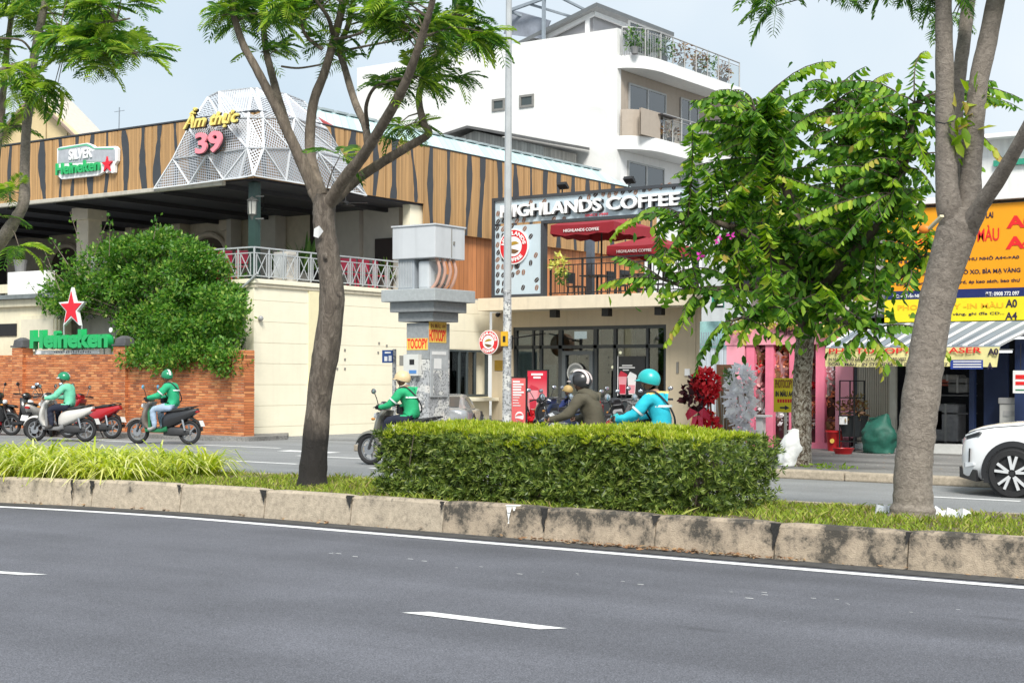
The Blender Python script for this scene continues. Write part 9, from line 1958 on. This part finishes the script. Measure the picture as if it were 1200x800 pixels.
rosettes(np.concatenate([PF, PE]), np.concatenate([DF, DE]), 9, .064, HGF, 'side_foliage', hd_); rosettes(PT, DT, 9, .054, HGT, 'top_foliage', hd_)
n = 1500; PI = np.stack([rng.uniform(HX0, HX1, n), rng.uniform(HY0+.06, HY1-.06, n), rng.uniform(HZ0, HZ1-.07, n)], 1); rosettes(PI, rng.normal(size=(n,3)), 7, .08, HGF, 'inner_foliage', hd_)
b = MB()
for k_ in range(240):
 u0, v0 = rt.uniform(HX0+.05, HX1-.05), rt.uniform(HY0+.08, HY1-.1); b.tube([(u0, v0, HZ0), (u0+rt.uniform(-.08,.08), v0+rt.uniform(-.08,.08), HZ0+.35), (u0+rt.uniform(-.18,.18), v0+rt.uniform(-.18,.14), HZ1-.06)], [.012, .008, .004], 4, cap=False)
tag(b.build('stems', BK1b, hd_), kind='stuff')
# ---------------------------------------------------------------- striped strap-leaved bed on the left of the median
sb = leafmat('strap_leaf', [(0, (.20,.30,.03)), (.35, (.42,.50,.05)), (.7, (.60,.63,.10)), (1, (.80,.79,.45))], .42, .45)
GX0, GX1 = -19.5, PV(258, 560, 13.2).x
Vg = []; Fg = []; bo = thing('variegated_grass_bed', (-15, 12.4, .27), 'x', 'plants'); bpy.data.objects.remove(bo)
rt = random.Random(21)
for k_ in range(430):
 cu = rt.uniform(GX0, GX1); cv = rt.uniform(11.9, 13.7)+kcurve(cu); nb = 15; hs = rt.uniform(.75, 1.15)*(.82 if cu > GX1-.25 else 1)
 if cv < 12.05+kcurve(cu): hs *= .8
 for j in range(nb):
  a = rt.uniform(0, 6.28); L = rt.uniform(.46, .74)*hs; el_ = rt.uniform(.75, 1.4); w_ = rt.uniform(.011, .019); ca, sa = math.cos(a), math.sin(a); base = len(Vg); x0, y0 = cu+rt.gauss(0, .03), cv+rt.gauss(0, .03); dr = rt.uniform(.7, 1.5)
  for i in range(5):
   t = i/4; r_ = L*(math.cos(el_)*t+.42*dr*t*t); zz = .27+L*(math.sin(el_)*t*1.05-.62*dr*t*t*t); ww = w_*(1-.75*t**2.2); Vg += [(x0+r_*ca-ww*sa, y0+r_*sa+ww*ca, zz), (x0+r_*ca+ww*sa, y0+r_*sa-ww*ca, zz)]
   if i: Fg.append((base+2*i-2, base+2*i-1, base+2*i+1, base+2*i))
g5 = link('variegated_grass_bed', np_mesh('variegated_grass_bed', Vg, Fg), sb); tag(g5, 'yellow green variegated strap leaved bed at the left of the median', 'plants', kind='stuff')
# ---------------------------------------------------------------- short grass on the median
gm_ = leafmat('median_grass', [(0, (.16,.13,.05)), (.2, (.14,.21,.02)), (.55, (.26,.36,.035)), (.82, (.40,.46,.07)), (1, (.42,.32,.15))], .38, .6)
n = 46000; u_ = rng.uniform(-20, 3, n); v_ = rng.uniform(11.72, 13.85, n)
dens = np.array([mnoise.noise(Vector((a*1.3, b_*1.7, 0))) for a, b_ in zip(u_, v_)])
ok = (dens > -.32) & ~((u_ > HX0+.1) & (u_ < HX1-.1) & (v_ > HY0+.1)) & ~((u_ < GX1-.3))
u_, v_, dens = u_[ok], v_[ok], dens[ok]; v_ = v_+np.array([kcurve(a) for a in u_]); n = len(u_); hgt = (.032+.04*np.clip(dens+.3, 0, 1))*rng.uniform(.5, 1.5, n); an = rng.uniform(0, 6.28, n); ln = rng.normal(size=(n,2))*.6*hgt[:,None]; w_ = rng.uniform(.004, .009, n)
P0 = np.stack([u_-w_*np.cos(an), v_-w_*np.sin(an), np.full(n, .268)], 1); P1 = np.stack([u_+w_*np.cos(an), v_+w_*np.sin(an), np.full(n, .268)], 1); P2 = np.stack([u_+ln[:,0]*.5+w_*.7*np.cos(an), v_+ln[:,1]*.5+w_*.7*np.sin(an), .27+hgt*.65], 1); P3 = np.stack([u_+ln[:,0], v_+ln[:,1], .27+hgt], 1)
V_ = np.stack([P0, P1, P2, P3], 1).reshape(-1,3); F = np.arange(n*4).reshape(-1,4)
tag(link('median_grass', np_mesh('median_grass', V_, F), gm_), 'short bright grass on the median strip', 'grass', kind='stuff')
# small weeds in the kerb joints
wd = []
for px in (410, 637): wd.append(PV(px, 590, KV-.02))
